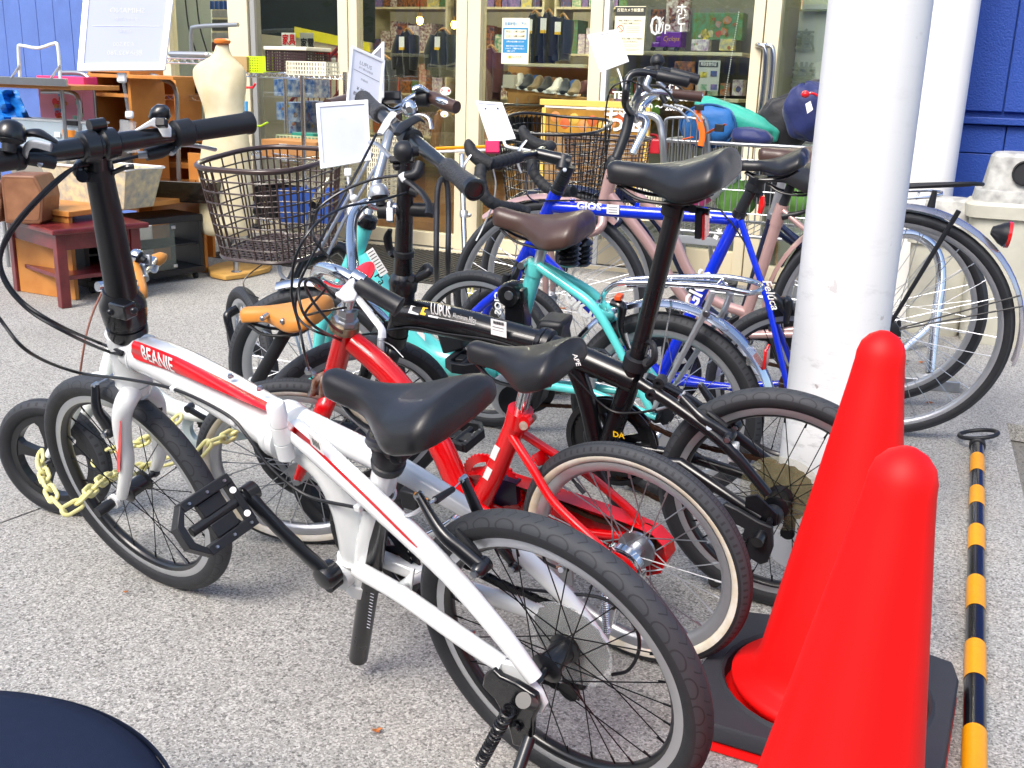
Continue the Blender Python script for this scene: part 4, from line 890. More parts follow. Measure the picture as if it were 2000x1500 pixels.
bookcase('lower orange wood bookcase right of the tall one', 224, 402, 262, 396, 1.15, .28, (270, 318, 322, 390))
pbox('loose_board', OAK, root('plywood_board', 'loose orange board lying on top of the bookcase', 'board', FP(250, 150, 1.3)), 170, 146, 338, 153, 1.5, .3)
bookcase('narrow orange wood cabinet side standing by the mannequin', 268, 350, 150, 396, .95, .2, (156, 392))
pbox('side_panel', OAK, root('wood_panel', 'orange wood panel standing left of the mannequin base', 'board', FP(400, 520, 1.3)), 372, 300, 412, 500, 1.28, .02)
# --- dress form
FRM = mat('calico_cloth', 'ded5b6', .85, var=.12, vs=9, bump=.15, bs=500, col2='cdbf95')
MC = G(462, 541); rt = root('dress_form', 'cream cloth dress form torso with an orange wooden neck cap on a pine board base', 'mannequin', MC)
zm = (V((MC.x, MC.y, .8)) - C0).dot(FWD)
prof = [(84, 421, 447, .6), (100, 420, 448, .62), (112, 412, 455, .6), (122, 392, 468, .45), (132, 378, 478, .42), (145, 375, 482, .42), (165, 380, 482, .48), (185, 388, 479, .55), (210, 397, 478, .6), (232, 402, 479, .6), (255, 400, 484, .6), (290, 393, 489, .6), (340, 388, 494, .6), (400, 388, 494, .58), (455, 392, 492, .56), (462, 400, 484, .5)]
R_ = []
FU = V((RT.x, RT.y, 0)).normalized(); FD = V((-FU.y, FU.x, 0))
for y, x0, x1, kd in prof:
    z_ = zat(MC, y); dd_ = (V((MC.x, MC.y, z_)) - C0).dot(FWD); cx = (x0 + x1) / 2; hw_ = (x1 - x0) / 2 * dd_ / FPX
    c = V((MC.x, MC.y, z_)) + FU * ((cx - (1000 + FPX * (V((MC.x, MC.y, z_)) - C0).dot(RT) / dd_)) * dd_ / FPX)
    row = []
    for k in range(28):
        a = 2 * PI * k / 28; dx = math.cos(a); dy = math.sin(a); bust = 1 + (.28 * math.exp(-((y - 178) / 22) ** 2) * math.exp(-((abs(dx) - .45) / .25) ** 2) if dy < 0 else 0)
        row.append(c + FU * (hw_ * dx) + FD * (hw_ * kd * dy * bust))
    R_.append(row)
MB().rings(R_).build('torso', FRM, rt, smooth=70, subsurf=1)
zn = zat(MC, 84); cn_ = sum(R_[0], V()) / 28; MB().lathe(cn_ + ZZ * -.003, ZZ, [(0, .036), (.006, .040), (.014, .040), (.022, .030), (.024, .001)], 28).build('neck_cap', mat('orange_neck_wood', 'e07c2a', .35, coat=.3, var=.1), rt)
tub('pole', rt, STL, [V((MC.x, MC.y, .02)), V((MC.x, MC.y, .42))], .014, 14); MB().lathe(V((MC.x, MC.y, .022)), ZZ, [(0, .03), (.01, .028), (.012, .015)], 16).build('pole_flange', CHR, rt)
PINE = mat('pine_board', 'd6a85a', .5, var=.15, vs=14, col2='c08f44')
MB().prism([G(x, y, .004) for x, y in [(405, 530), (425, 522), (470, 514), (512, 516), (532, 524), (525, 532), (480, 543), (440, 548), (412, 542)]], ZZ * .024).build('base_board', PINE, rt, bevel=.004)
tub('hook', rt, mat('lime_plastic', 'b4d92e', .4), [FP(470, 247, .9), FP(510, 246, .9), FP(523, 239, .9)], .006, 8)
tub('ribbon', rt, mat('sky_blue_ribbon', '4aa3d8', .6), [FP(481, 198, 1.5), FP(481, 222, 1.5)], .008, 8)
tub('hook', rt, REDF, [FP(478, 171, 1.0), FP(494, 171, 1.0), FP(499, 163, 1.0)], .006, 8)
# --- chrome wire racks
def wire_rack(label, L_, levels, ztop, posts=True, pitch=.024):
    """L_ = four ground corners in order, levels = heights"""
    rt = root('wire_rack', label, 'rack', sum(L_, V()) / 4, 'chrome wire racks')
    L_ = [V((p.x, p.y, 0)) for p in L_]
    for p in L_: tub('post', rt, CHR, [p + ZZ * .01, p + ZZ * ztop], .0125, 14)
    for z in levels:
        for i in range(4):
            a, c = L_[i] + ZZ * z, L_[(i + 1) % 4] + ZZ * z
            b_ = MB(); b_.tube([a, c], .0035, 6); b_.tube([a - ZZ * .026, c - ZZ * .026], .0035, 6); n = int((c - a).length / .028); pts = [a.lerp(c, k / n) - ZZ * (.026 * (k % 2)) for k in range(n + 1)]; b_.tube(pts, .0022, 5); b_.build('shelf_edge', CHR, rt)
        w_ = MB(); n = int((L_[1] - L_[0]).length / pitch)
        for k in range(1, n): w_.tube([L_[0].lerp(L_[1], k / n) + ZZ * z, L_[3].lerp(L_[2], k / n) + ZZ * z], .0018, 5)
        o_ = w_.build('shelf_wires', CHR, rt); o_['kind'] = 'stuff'
    return rt
c0_ = S(*[fs(594, 300, .75)[0], .75]); l0 = S(fs(478, 300, .5)[0], .5); r0 = S(fs(676, 300, .30)[0], .30)
wire_rack('chrome wire rack with plastic baskets on top, left of the shop doors', [l0, c0_, r0, l0 + r0 - c0_], [zat(c0_, 144), zat(c0_, 308), zat(c0_, 440)], zat(c0_, 138))
a0 = S(fs(285, 250, .85)[0], .85); a1 = S(fs(438, 250, .85)[0], .85); a2 = S(fs(438, 250, .45)[0], .45); a3 = S(fs(285, 250, .45)[0], .45)
wire_rack('chrome wire rack behind the dress form', [a0, a1, a2, a3], [zat(a0, 112), zat(a0, 183), zat(a0, 330)], zat(a0, 106))
pbox('bar', TUBS, root('metal_tube', 'thick grey tube lying on the wire rack behind the dress form', 'tube', FP(370, 105, .6)), 325, 100, 405, 112, .65, .06, bevel=.02)
pbox('device_body', BLKP, root('black_device', 'flat black appliance on the second shelf of the wire rack', 'appliance', FP(370, 175, .6)), 348, 166, 398, 182, .8, .25)
tub('tube', root('tube_frame', 'pale tube frame hooked above the wire rack', 'frame', FP(420, 70, .3)), TUBS, [FP(374, 105, .3), FP(374, 62, .3), FP(385, 52, .3), FP(465, 48, .3)], .013, 12, 4)
# baskets on the rack
def slat_basket(label, x0, x1, y0, y1, d, th, m, lid=None, nx=12, nz=7, name='plastic_basket'):
    s0, s1, z0, z1 = rect(x0, y0, x1, y1, d); rt = root(name, label, 'basket', S((s0 + s1) / 2, d - th / 2, z0), 'baskets on the wire rack'); t = .0035
    for dd_, nm in ((d, 'front'), (d - th, 'back')):
        b_ = MB(); 
        for k in range(nx + 1): x = s0 + (s1 - s0) * k / nx; b_.sbox(x - t, x + t, dd_ - .003, dd_, z0, z1)
        for k in range(nz + 1): z = z0 + (z1 - z0) * k / nz; b_.sbox(s0, s1, dd_ - .0025, dd_ - .0005, z - t, z + t)
        o_ = b_.build('lattice_side', m, rt, smooth=0); o_['kind'] = 'stuff'
    for ss_ in (s0, s1):
        b_ = MB(); 
        for k in range(7): q = d - th + th * k / 6; b_.sbox(ss_ - .002, ss_ + .002, q - t, q + t, z0, z1)
        for k in range(nz + 1): z = z0 + (z1 - z0) * k / nz; b_.sbox(ss_ - .0015, ss_ + .0015, d - th, d, z - t, z + t)
        o_ = b_.build('lattice_side', m, rt, smooth=0); o_['kind'] = 'stuff'
    MB().sbox(s0, s1, d - th, d, z0 + .001, z0 + .004).build('basket_floor', m, rt, smooth=0)
    if lid: MB().sbox(s0 - .01, s1 + .01, d - th - .01, d + .01, z1 + .002, z1 + .022).build('lid', lid, rt, smooth=0, bevel=.004)
LIME = mat('lime_plastic_basket', 'c8e61e', .4, var=.05); DBR = mat('dark_brown_plastic', '3b2a2c', .45, var=.05); IVO = mat('ivory_plastic', 'e4dfc8', .45, var=.05)
slat_basket('lime green plastic basket on top of the wire rack', 482, 519, 111, 141, .6, .12, LIME, None, 8, 6)
slat_basket('dark brown lattice basket with a cream lid on the wire rack', 520, 598, 99, 139, .65, .22, DBR, IVO, 16, 7)
slat_basket('ivory slatted basket in front of the brown one on the wire rack', 560, 636, 121, 146, .78, .12, IVO, None, 14, 3)
pbox('box_body', mat('printed_carton', 'b79a6a', .7, var=.15), root('small_carton', 'small cardboard carton behind the dress form shoulder', 'carton', FP(465, 138, .6)), 455, 110, 482, 140, .62, .1)
pbox('box_body', mat('brown_carton', 'b98652', .75, var=.1), root('cardboard_box', 'long cardboard box on the middle shelf of the wire rack', 'carton', FP(565, 308, .6)), 511, 275, 618, 309, .62, .3)
pbox('box_label', LBL if 'LBL' in globals() else mat('label_paper', 'f0f0ee', .5, var=.02), bpy.data.objects['cardboard_box'], 545, 281, 560, 288, .622, .001)
pbox('box_body', mat('teal_box', '2f9c8c', .5), root('teal_box', 'teal plastic box behind the cardboard box', 'box', FP(590, 275, .4)), 570, 260, 612, 276, .35, .1)
slat_basket('pale green wire basket behind the long cardboard box', 540, 622, 266, 290, .42, .2, mat('pale_green_wire', 'b9c9a4', .4), None, 12, 3)
slat_basket('cream wire crate low behind the brown bicycle basket', 548, 640, 322, 362, .5, .3, IVO, None, 18, 5)
slat_basket('cream wire crate standing on the ground by the left door', 718, 742, 270, 420, .45, .25, IVO, None, 6, 16)
BUC = mat('blue_bucket', '3b62b8', .4, var=.08)
for x0, x1, lb in ((540, 590, 'blue bucket behind the bicycle basket, left one'), (592, 640, 'blue bucket behind the bicycle basket, right one')):
    tray(lb, 'bucket', 'bucket', x0, x1, 372, 436, .8, .18, BUC, .88, None, 'blue buckets')
tray('black plastic crate left of the blue buckets', 'crate', 'crate', 492, 538, 366, 425, .7, .25, BLK, .95)
# fan
rt = root('desk_fan', 'small black and silver desk fan seen through the bicycle basket', 'fan', FP(485, 440, .9)); c = FP(485, 402, .9)
MB().lathe(c, FN, [(0, .03), (.01, .055), (.02, .055), (.03, .05), (.035, .02)], 24).build('fan_cage', STL, rt); tub('fan_stem', rt, CHR, [c - FN * .0, FP(486, 440, .9)], .008, 10); MB().lathe(FP(487, 446, .9), ZZ, [(0, .07), (.02, .06), (.025, .01)], 20).build('fan_base', BLK, rt)
# --- step frames / folding chair tubes
def hoop(label, pts, r=.011, m=TUBS, name='tube_frame'):
    rt = root(name, label, 'tube frame', V((pts[0].x, pts[0].y, 0)), 'silver tube frames'); tub('tube', rt, m, pts, r, 12, 5); return rt
hoop('grey tube hoop in front of the pink box', [FP(157, 330, 1.75), FP(156, 225, 1.75), FP(152, 192, 1.75), FP(135, 180, 1.75), FP(82, 179, 1.75)])
hoop('wide flat silver hoop right of the pink box', [FP(190, 300, 1.5), FP(184, 200, 1.5), FP(178, 162, 1.5), FP(160, 144, 1.5), FP(118, 142, 1.5)], .013)
hoop('grey padded tube hoop in front of the orange bookcase', [FP(350, 380, 1.3), FP(347, 230, 1.3), FP(343, 178, 1.3), FP(325, 158, 1.3), FP(274, 157, 1.3), FP(280, 300, 1.3)], .012)
for x in (150, 215): pass
rt = root('folding_table', 'small folding table with silver edge and a raised white tube handle at the upper left', 'table', FP(60, 165, 1.9))
pbox('table_top', OAK, rt, -60, 163, 138, 172, 1.9, .3); pbox('metal_edge', STL, rt, -60, 150, 128, 165, 1.93, .015)
tub('handle', rt, WHT2, [FP(39, 152, 1.92), FP(36, 95, 1.92), FP(42, 89, 1.92), FP(75, 94, 1.92), FP(105, 85, 1.92), FP(113, 92, 1.92), FP(118, 155, 1.92)], .0075, 12, 3)
for x0, x1 in ((22, 38), (100, 117)): tub('handle_brace', rt, ALU, [FP(x0, 152, 1.93), FP(x1, 128, 1.93)], .005, 8)
for x in (-20, 120): tub('leg', rt, TUBS, [FP(x, 172, 1.8), V((FP(x, 172, 1.8).x, FP(x, 172, 1.8).y, .0))], .01, 10)
PNK = mat('pink_fabric_box', 'e79ab0', .7, var=.05); HPK = mat('hot_pink', 'e03a74', .6)
rt = root('storage_box', 'pink storage box printed with small kitchen motifs under a bright pink lid', 'box', FP(122, 238, 1.6))
pbox('box_body', PNK, rt, 77, 168, 162, 238, 1.6, .07); pbox('lid', HPK, rt, 72, 149, 163, 168, 1.62, .09)
for i in range(16):
    fx, fy = 84 + (i * 37) % 76, 178 + (i * 23) % 54; c = FP(fx, fy, 1.6015); r = random.uniform(.012, .022); m_ = [WHF, TAN, mat('mint_print', '8fd0b8', .6), REDF, BRL, mat('sky_print', '5aa8d8', .6)][i % 6]
    if i % 2: MB().lathe(c, FN, [(0, r), (.0008, r)], 18).build('printed_cup', m_, rt); MB().tube([c + FE * r, c + FE * (r * 1.5) + ZZ * r * .3, c + FE * (r * 1.5) - ZZ * r * .4, c + FE * r * .8 - ZZ * r * .5], r * .14, 6, 3).build('printed_handle', m_, rt)
    else: MB().box(c, FE * r * .9, ZZ * r * .7, FN * .0006).build('printed_mug', m_, rt, smooth=0, bevel=.002)
TRN = mat('translucent_box', 'c9dbe4', .25, var=0, alpha=.6)
rt, s0, s1, z0, z1, d = tray('clear plastic storage container with orange and white labels under the pink box', 'storage_container', 'container', 28, 176, 236, 290, 1.75, .12, TRN, .9, FROST)
pbox('label_sticker', mat('orange_label', 'e08a2a', .5), rt, 122, 254, 148, 268, 1.757, .002); pbox('label_sticker', WHF, rt, 106, 258, 117, 268, 1.757, .002); pbox('clasp', BLK, rt, 126, 236, 150, 245, 1.765, .01)
TARP = mat('blue_tarpaulin', '1672c8', .4, var=.25, vs=14, bump=.8, bs=18)
p_ = [(-60, 176), (38, 176), (50, 200), (68, 230), (80, 262), (-60, 262)]
b_ = MB(); K = 10
rt = root('tarpaulin', 'bright blue crumpled tarpaulin under the folding table at the left edge', 'tarpaulin', FP(10, 262, 1.6))
for j in range(K + 1):
    t = j / K; xr = 34 + 44 * t ** 1.2; row = []
    for i in range(K + 1):
        x = -70 + (xr + 70) * i / K; row.append(FP(x, 176 + 88 * t, 1.55 + .03 * math.sin(i * 1.9 + j * .5) + .02 * math.sin(j * 2.3 + i)))
    b_.v += row
for j in range(K):
    for i in range(K): q = j * (K + 1) + i; b_.f.append([q, q + 1, q + K + 2, q + K + 1]); b_.m.append(0)
o_ = b_.build('sheet', TARP, rt, smooth=60); sl_ = o_.modifiers.new('solidify', 'SOLIDIFY'); sl_.thickness = .003
pbox('crate_body', mat('grey_board_box', '8f8a80', .7, var=.1), root('grey_crate', 'grey crate stacked below the clear container', 'crate', FP(100, 330, 1.7)), 20, 292, 180, 345, 1.7, .3)
# mat in front of the door
MATM = mat('ribbed_mat', '3a3833', .8, var=.15, vs=20)
rt = root('door_mat', 'dark ribbed door mat before the shop door', 'mat', S(.1, .6, 0))
MB().sbox(-1.15, .75, .08, .98, .0, .006).build('mat_base', MATM, rt, smooth=0)
for i in range(60): x = -1.13 + i * .0315; MB().sbox(x, x + .018, .1, .96, .006, .012).build('rib', MATM, rt, smooth=0)
MB().sbox(-2.2, 2.1, .052, .078, .0, .018).build('step_strip', CREM, rt, smooth=0)
# ================================================================== RIGHT: SIGNBOARD, CARTS, BAGS
YWD = mat('yellow_wood', 'e0bd5c', .5, var=.08)
rt = root('signboard', 'low signboard with a pale yellow frame and a golden food picture behind the bicycle baskets', 'signboard', FP(1150, 420, .45)); dS = .45
pbox('frame_top', YWD, rt, 1054, 197, 1262, 209, dS, .03); pbox('frame_side', YWD, rt, 1054, 210, 1062, 440, dS, .03); pbox('frame_side', YWD, rt, 1254, 210, 1262, 440, dS, .03)
pbox('inner_border', IVO, rt, 1063, 210, 1253, 214, dS - .002, .02)
PIC = mat('golden_picture', 'b8862c', .4, var=.6, vs=6, col2='6b4a1c'); pbox('picture', PIC, rt, 1063, 215, 1253, 262, dS - .005, .01); pbox('picture', mat('brown_picture', '6a4c34', .5, var=.5, vs=14, col2='a08050'), rt, 1063, 263, 1253, 440, dS - .005, .01)
for i in range(9): c = FP(1085 + i * 18, 228 + (i * 13) % 22, dS - .0045); MB().lathe(c, FN, [(0, .028), (.0008, .026)], 14).build('printed_food', mat(['bread_print', 'orange_print', 'gold_print'][i % 3], ['d08a4a', 'c8602c', 'd8b04a'][i % 3], .5, var=.3, vs=40), rt)
for i, ch in enumerate('お宝'): text(ch, .13, WHF, FP(1199 + i * 38, 238, dS + .001), FE, ZZ, rt, bold=.02, name='printed_text')
# shopping carts
CWM = mat('grey_cart_wire', 'a3a7aa', .3, metal=.8, var=.1)
def cart(label, x0, x1, ytop, ybot, yfl, d, th, frame_pts, seed):
    s0, s1, z0, z1 = rect(x0, ytop, x1, ybot, d); rt = root('shopping_cart', label, 'shopping cart', S((s0 + s1) / 2, d - th / 2, 0), 'shopping carts')
    for dd_ in (d, d - th):
        tub('top_rail', rt, CWM, [S(s0, dd_, z1), S(s1, dd_, z1)], .009, 10); tub('bottom_rail', rt, CWM, [S(s0 + .03, dd_, z0), S(s1, dd_, z0)], .008, 10)
        n = int((s1 - s0) / .028)
        for k in range(n): x = s0 + .01 + k * .028; MB().tube([S(x, dd_, z0), S(x, dd_, z1)], .0022, 5).build('wire', CWM, rt)
        for k in range(1, 4): z = z0 + (z1 - z0) * k / 4; tub('cross_wire', rt, CWM, [S(s0, dd_, z), S(s1, dd_, z)], .0026, 6)
    for ss_ in (s0, s1):
        for k in range(12): q = d - th * k / 11; MB().tube([S(ss_, q, z0), S(ss_, q, z1)], .0022, 5).build('wire', CWM, rt)
        tub('top_rail', rt, CWM, [S(ss_, d, z1), S(ss_, d - th, z1)], .009, 10)
    fl = MB()
    for k in range(int((s1 - s0) / .04)): fl.tube([S(s0 + k * .04, d, z0), S(s0 + k * .04, d - th, z0)], .0022, 5)
    o_ = fl.build('floor_wires', CWM, rt); o_['kind'] = 'stuff'
    for dd_ in (d - .03, d - th + .03):
        tub('leg', rt, CWM, [S(s0 + .1, dd_, z0), S(s0 + .15, dd_, .12), S(s0 + .1, dd_, .06)], .011, 10); tub('leg', rt, CWM, [S(s1 - .1, dd_, z0), S(s1 - .15, dd_, .12), S(s1 - .1, dd_, .06)], .011, 10)
        for x in (s0 + .1, s1 - .1): MB().lathe(S(x, dd_ - .012, .05), FN, [(0, .048), (.024, .048)], 20).build('castor', BLK, rt)
    tub('lower_rail', rt, CWM, [S(s0 + .15, d, .14), S(s1 - .15, d, .14)], .01, 8)
    for P_ in frame_pts: tub('frame_tube', rt, CWM, [FP(x, y, d + q) for x, y, q in P_], .0155, 14, 5)
    return rt, s0, s1, z0, z1, d
c1 = cart('grey wire shopping cart filled with bags beside the right door', 1290, 1640, 283, 462, 400, 1.05, .5, [[(1258, 224, .1), (1278, 228, .1), (1290, 245, .1), (1296, 300, .1), (1300, 400, .0)], [(1355, 224, .0), (1372, 232, .0), (1380, 250, .0), (1382, 300, .0)]], 1)
pbox('sign_plate', mat('grey_plate', '8d9194', .4), c1[0], 1318, 462, 1412, 478, 1.07, .006); text('CARTRACK', .03, GRF, FP(1342, 470, 1.072), FE, ZZ, c1[0], name='plate_lettering', maxw=.09)
for i in range(7): pbox('seat_wire', CWM, c1[0], 1300 + i * 12, 232, 1302 + i * 12, 285, 1.08, .006, bevel=0)
tub('seat_frame', c1[0], CWM, [FP(1300, 285, 1.1), FP(1298, 240, 1.1), FP(1312, 230, 1.1), FP(1360, 232, 1.1), FP(1372, 245, 1.1), FP(1374, 285, 1.1)], .006, 10, 3)
# soft bags
def bag(label, c, rx, ry, rz, m, tilt=0.0, wr=.05, name='bag', flat=1.0, seed=0, cat='bag'):
    rnd = random.Random(seed); N, K = 40, 24; R_ = []; ct, st_ = math.cos(tilt), math.sin(tilt)
    ph = [rnd.uniform(0, 6) for _ in range(6)]
    for i in range(K + 1):
        t = PI * (i + (.03 if i == 0 else -.03 if i == K else 0)) / K; row = []
        for k in range(N):
            a = 2 * PI * k / N; r = 1 + wr * (math.sin(5 * a + ph[0] + 2 * t) * .5 + math.sin(9 * a + ph[1] - 3 * t) * .3 + math.sin(7 * t + ph[2] + a) * .4)
            x = math.copysign(abs(math.sin(t) * math.cos(a)) ** .8, math.cos(a)) * rx * r; y = math.copysign(abs(math.sin(t) * math.sin(a)) ** .8, math.sin(a)) * ry * r; z = -math.copysign(abs(math.cos(t)) ** .85, math.cos(t)) * rz * r
            row.append(c + FE * (x * ct - z * st_) + FN * y + ZZ * (x * st_ + z * ct))
        R_.append(row)
    rt = root(name, label, cat, c - ZZ * rz, 'bags piled in the shopping cart'); MB().rings(R_).build('bag_body', m, rt, smooth=70); return rt
def nyl(n, h): return mat(n, h, .55, var=.3, vs=12, bump=1.0, bs=22, sheen=.2)
TQ = nyl('turquoise_nylon', '2fa893'); RB = nyl('royal_blue_nylon', '1b65a8'); NV = nyl('navy_nylon', '16245c'); BKN = nyl('black_nylon', '16171c'); ORG_ = mat('orange_webbing', 'ee6a14', .6, var=.05)
c = FP(1385, 246, 1.0); r_ = bag('royal blue padded bag with orange straps in the shopping cart', c, .118, .05, .088, RB, .1, .05, seed=1)
tub('piping', r_, mat('dark_blue_piping', '15487c', .6), [c + FE * (.122 * math.cos(t)) + ZZ * (.091 * math.sin(t)) + FN * .02 for t in (2 * PI * i / 30 for i in range(30))], .005, 8, closed=True)
tub('strap', r_, ORG_, [FP(1362, 212, 1.1), FP(1365, 232, 1.11), FP(1372, 262, 1.11), FP(1368, 285, 1.11)], .013, 8, 4, flat=.25, ref=FN); tub('strap', r_, ORG_, [FP(1382, 260, 1.1), FP(1400, 250, 1.12), FP(1418, 243, 1.12)], .013, 8, 4, flat=.25, ref=ZZ); tub('strap', r_, ORG_, [FP(1335, 272, 1.11), FP(1352, 268, 1.12)], .012, 8, flat=.3)
MB().box(FP(1405, 250, 1.13), FE * .02, ZZ * .016, FN * .006).box(FP(1366, 210, 1.12), FE * .02, ZZ * .012, FN * .006).build('buckle', BLK, r_, bevel=.003)
c = FP(1438, 232, .92); r_ = bag('long turquoise zipped bag lying on top of the cart', c, .2, .05, .052, TQ, -.33, .07, seed=2); tub('zip', r_, STL, [FP(1440, 216, .9), FP(1465, 228, .9), FP(1480, 240, .9), FP(1508, 248, .89)], .004, 8, 4); tub('webbing', r_, mat('grey_webbing', '9ba59b', .6), [FP(1485, 243, .9), FP(1498, 262, .9), FP(1505, 280, .9)], .016, 8, 3, flat=.3)
c = FP(1468, 268, 1.0); bag('dark navy bag low in the cart under the turquoise one', c, .09, .06, .04, NV, -.1, .05, seed=3)
c = FP(1532, 242, .85); bag('large black bag leaning at the right end of the cart', c, .115, .07, .115, BKN, .5, .07, seed=4)
c = FP(1584, 218, .95); r_ = bag('navy drawstring bag with red toggle and a white price tag', c, .11, .07, .115, NV, .3, .09, seed=5)
MB().ball(FP(1573, 184, 1.1), .018, sc=(1, 1, .8)).build('toggle', REDF, r_); tub('cord', r_, REDF, [FP(1573, 186, 1.1), FP(1585, 182, 1.1), FP(1600, 188, 1.08)], .005, 8, 4); MB().prism([FP(x, y, 1.12) for x, y in [(1573, 203), (1583, 197), (1588, 214), (1577, 222)]], FN * .001).build('price_tag', WHF, r_, smooth=0)
c = FP(1592, 174, .9); bag('black rolled bag on top of the navy one', c, .045, .04, .04, BKN, .2, .03, seed=6)
for x, y, cc_, lb, sd in ((1350, 380, mat('pink_cloth', 'd8488c', .8, sheen=.2), 'pink cloth item low in the cart', 7), (1440, 390, mat('green_cloth', '5a8a3c', .8), 'green cloth item low in the cart', 8), (1500, 360, BKN, 'black cloth item in the middle of the cart', 9), (1405, 350, mat('white_cloth', 'c9cdd2', .8), 'white cloth item in the middle of the cart', 10), (1560, 385, mat('green_cloth', '5a8a3c', .8), 'green bag at the right low end of the cart', 11)): bag(lb, FP(x, y, .8), .09, .09, .08, cc_, .1 * sd, .08, seed=sd, name='cloth_item', cat='clothes')
r_ = root('red_toolbox', 'red toolbox behind the silver handlebar stem', 'toolbox', FP(1275, 295, .4)); pbox('box_body', mat('toolbox_red', 'b3182a', .4, coat=.2), r_, 1254, 272, 1288, 300, .42, .15, bevel=.006); tub('handle', r_, mat('toolbox_red', 'b3182a', .4), [FP(1258, 272, .36), FP(1260, 264, .36), FP(1282, 264, .36), FP(1284, 272, .36)], .006, 8, 3)
slat_basket('cream wire crate behind the rose pink bicycle frame', 1225, 1300, 345, 430, .55, .3, IVO, None, 14, 7)
# small brown plush and mixed cloth visible under the toy shelf
for i in range(5): bag(['brown plush item under the telephone lettering', 'black item under the telephone lettering', 'green item under the telephone lettering', 'blue item under the telephone lettering', 'grey item under the telephone lettering'][i], FP(1330 - 24 * i, 212, -.25), .06, .06, .06, [BRL, BKN, mat('green_cloth', '5a8a3c', .8), RB, mat('grey_cloth', '8a8a86', .8)][i], .2 * i, .08, seed=20 + i, name='cloth_item', cat='clothes')
# ================================================================== WHITE FOLDING BIKE
BLKM2 = mat('satin_black_tube', '17181b', .4, coat=.15, var=.1, vs=12)
b = Bike((.111, 1.37), (-.70, 1.968), 14.9, .245)
fw = Plane((-.70, 1.968), -31.7, 15.5, .245)
rt = root('folding_bicycle', 'white folding bicycle with red stripe and black saddle, nearest bike in the row', 'bicycle', (b.rc + b.fc) / 2, 'bicycles parked in the row')
rw = Plane((.111, 1.37), -36.2, 14.6, .245)
DKR = mat('black_rim', '17181b', .3, coat=.5, var=.05)
BSP = mat('black_spoke', '1a1a1c', .3, metal=.6, var=.05)
wheel(rt, rw, .245, .04, TY_SC, ALU, DKR, BLKM, BSP, 28, hubr=.019, hw=.0125, sr=.00105)
wheel(rt, fw, .245, .04, TY_SC, ALU, DKR, BLKM, BSP, 20, hubr=.016, hw=.0125, rot=.2, sr=.00105)
for pl, a in ((rw, -.12), (fw, -2.0)):
    d = pl.f * math.cos(a) * 1 + pl.v * math.sin(a); MB().cyl(pl.o + d * .19, pl.o + d * .168, .0028, 8).cyl(pl.o + d * .168, pl.o + d * .155, .0036, 8).build('valve', STL, rt)
# head and main tube
tub('head_tube', rt, WHT, [b.P(243, 648), b.P(251, 690), b.P(262, 742)], [.033, .031, .033], 20)
mt = MB(); pts = [b.P(262, 683), b.P(340, 715), b.P(430, 765), b.P(548, 835)]
mt.tube(pts, [.030, .034, .036, .037], 22, 5, flat=1.12, ref=b.w); mt.build('main_tube', WHT, rt, smooth=60)
# decal on the near side of the main tube
def decal(rt, pts_top, pts_bot, w0, bulge, m, name='decal'):
    mb = MB(); n = len(pts_top); R = []
    for i in range(n):
        row = []
        for k in range(7):
            t = k / 6; px = pts_top[i][0] * (1 - t) + pts_bot[i][0] * t; py = pts_top[i][1] * (1 - t) + pts_bot[i][1] * t
            row.append(b.P(px, py, w0 if not callable(w0) else w0(i / (n - 1), t)))
        R.append(row)
    for i in range(n): mb.v += R[i]
    for i in range(n - 1):
        for k in range(6): q = i * 7 + k; mb.f.append([q, q + 1, q + 8, q + 7]); mb.m.append(0)
    return mb.build(name, m, rt, smooth=80)
def tubew(path, rad, px, py):
    """w offset of the tube skin seen at pixel (path = px polyline on plane w=0)"""
    best = None
    w_ = rad
    for _ in range(6):
        p = b.P(px, py, w_); q = b.uv(px, py, w_); bd = 9
        for i in range(len(path) - 1):
            a = V(b.uv(*path[i])).to_3d() if 0 else V((*b.uv(*path[i]), 0)); c = V((*b.uv(*path[i + 1]), 0)); x = V((*q, 0)); t = max(0, min(1, (x - a).dot(c - a) / (c - a).length_squared)); bd = min(bd, (x - a - (c - a) * t).length)
        w_ = math.sqrt(max(rad * rad - bd * bd, (.1 * rad) ** 2))
    return w_ + .0012
MP = [(262, 683), (340, 715), (430, 765), (548, 835)]
def wrapd(top_, bot_, path, rad, m, n=14, name='decal'):
    mb = MB(); K = 8
    def lerp(P, t):
        t *= len(P) - 1; i = min(int(t), len(P) - 2); f_ = t - i; return (P[i][0] * (1 - f_) + P[i + 1][0] * f_, P[i][1] * (1 - f_) + P[i + 1][1] * f_)
    for i in range(n + 1):
        a = lerp(top_, i / n); c = lerp(bot_, i / n)
        for k in range(K + 1):
            t = k / K; px = a[0] * (1 - t) + c[0] * t; py = a[1] * (1 - t) + c[1] * t
            mb.v.append(b.P(px, py, tubew(path, rad, px, py)))
    for i in range(n):
        for k in range(K): q = i * (K + 1) + k; mb.f.append([q, q + 1, q + K + 2, q + K + 1]); mb.m.append(0)
    return mb.build(name, m, rt, smooth=80)
wrapd([(257, 672), (262, 664), (345, 696), (430, 737), (529, 789)], [(256, 688), (262, 701), (340, 727), (425, 762), (522, 803)], MP, .0385, REDF)
def ptext(body, size, m, pxo, pyo, px1, py1, w_, **k):
    o = b.P(pxo, pyo, w_); x = (b.P(px1, py1, w_) - o).normalized(); y = b.w.cross(x)
    if y.dot(b.v) < 0: y = -y
    nn = x.cross(y)
    if nn.dot(b.w) < 0: x = x; y = -y
    return text(body, size, m, o, x, y, rt, **k)
ptext('BEANIE', .038, WHF, 306, 703, 349, 722, .0405, bold=.015, maxw=.08, wrap=.040, name='brand_lettering')
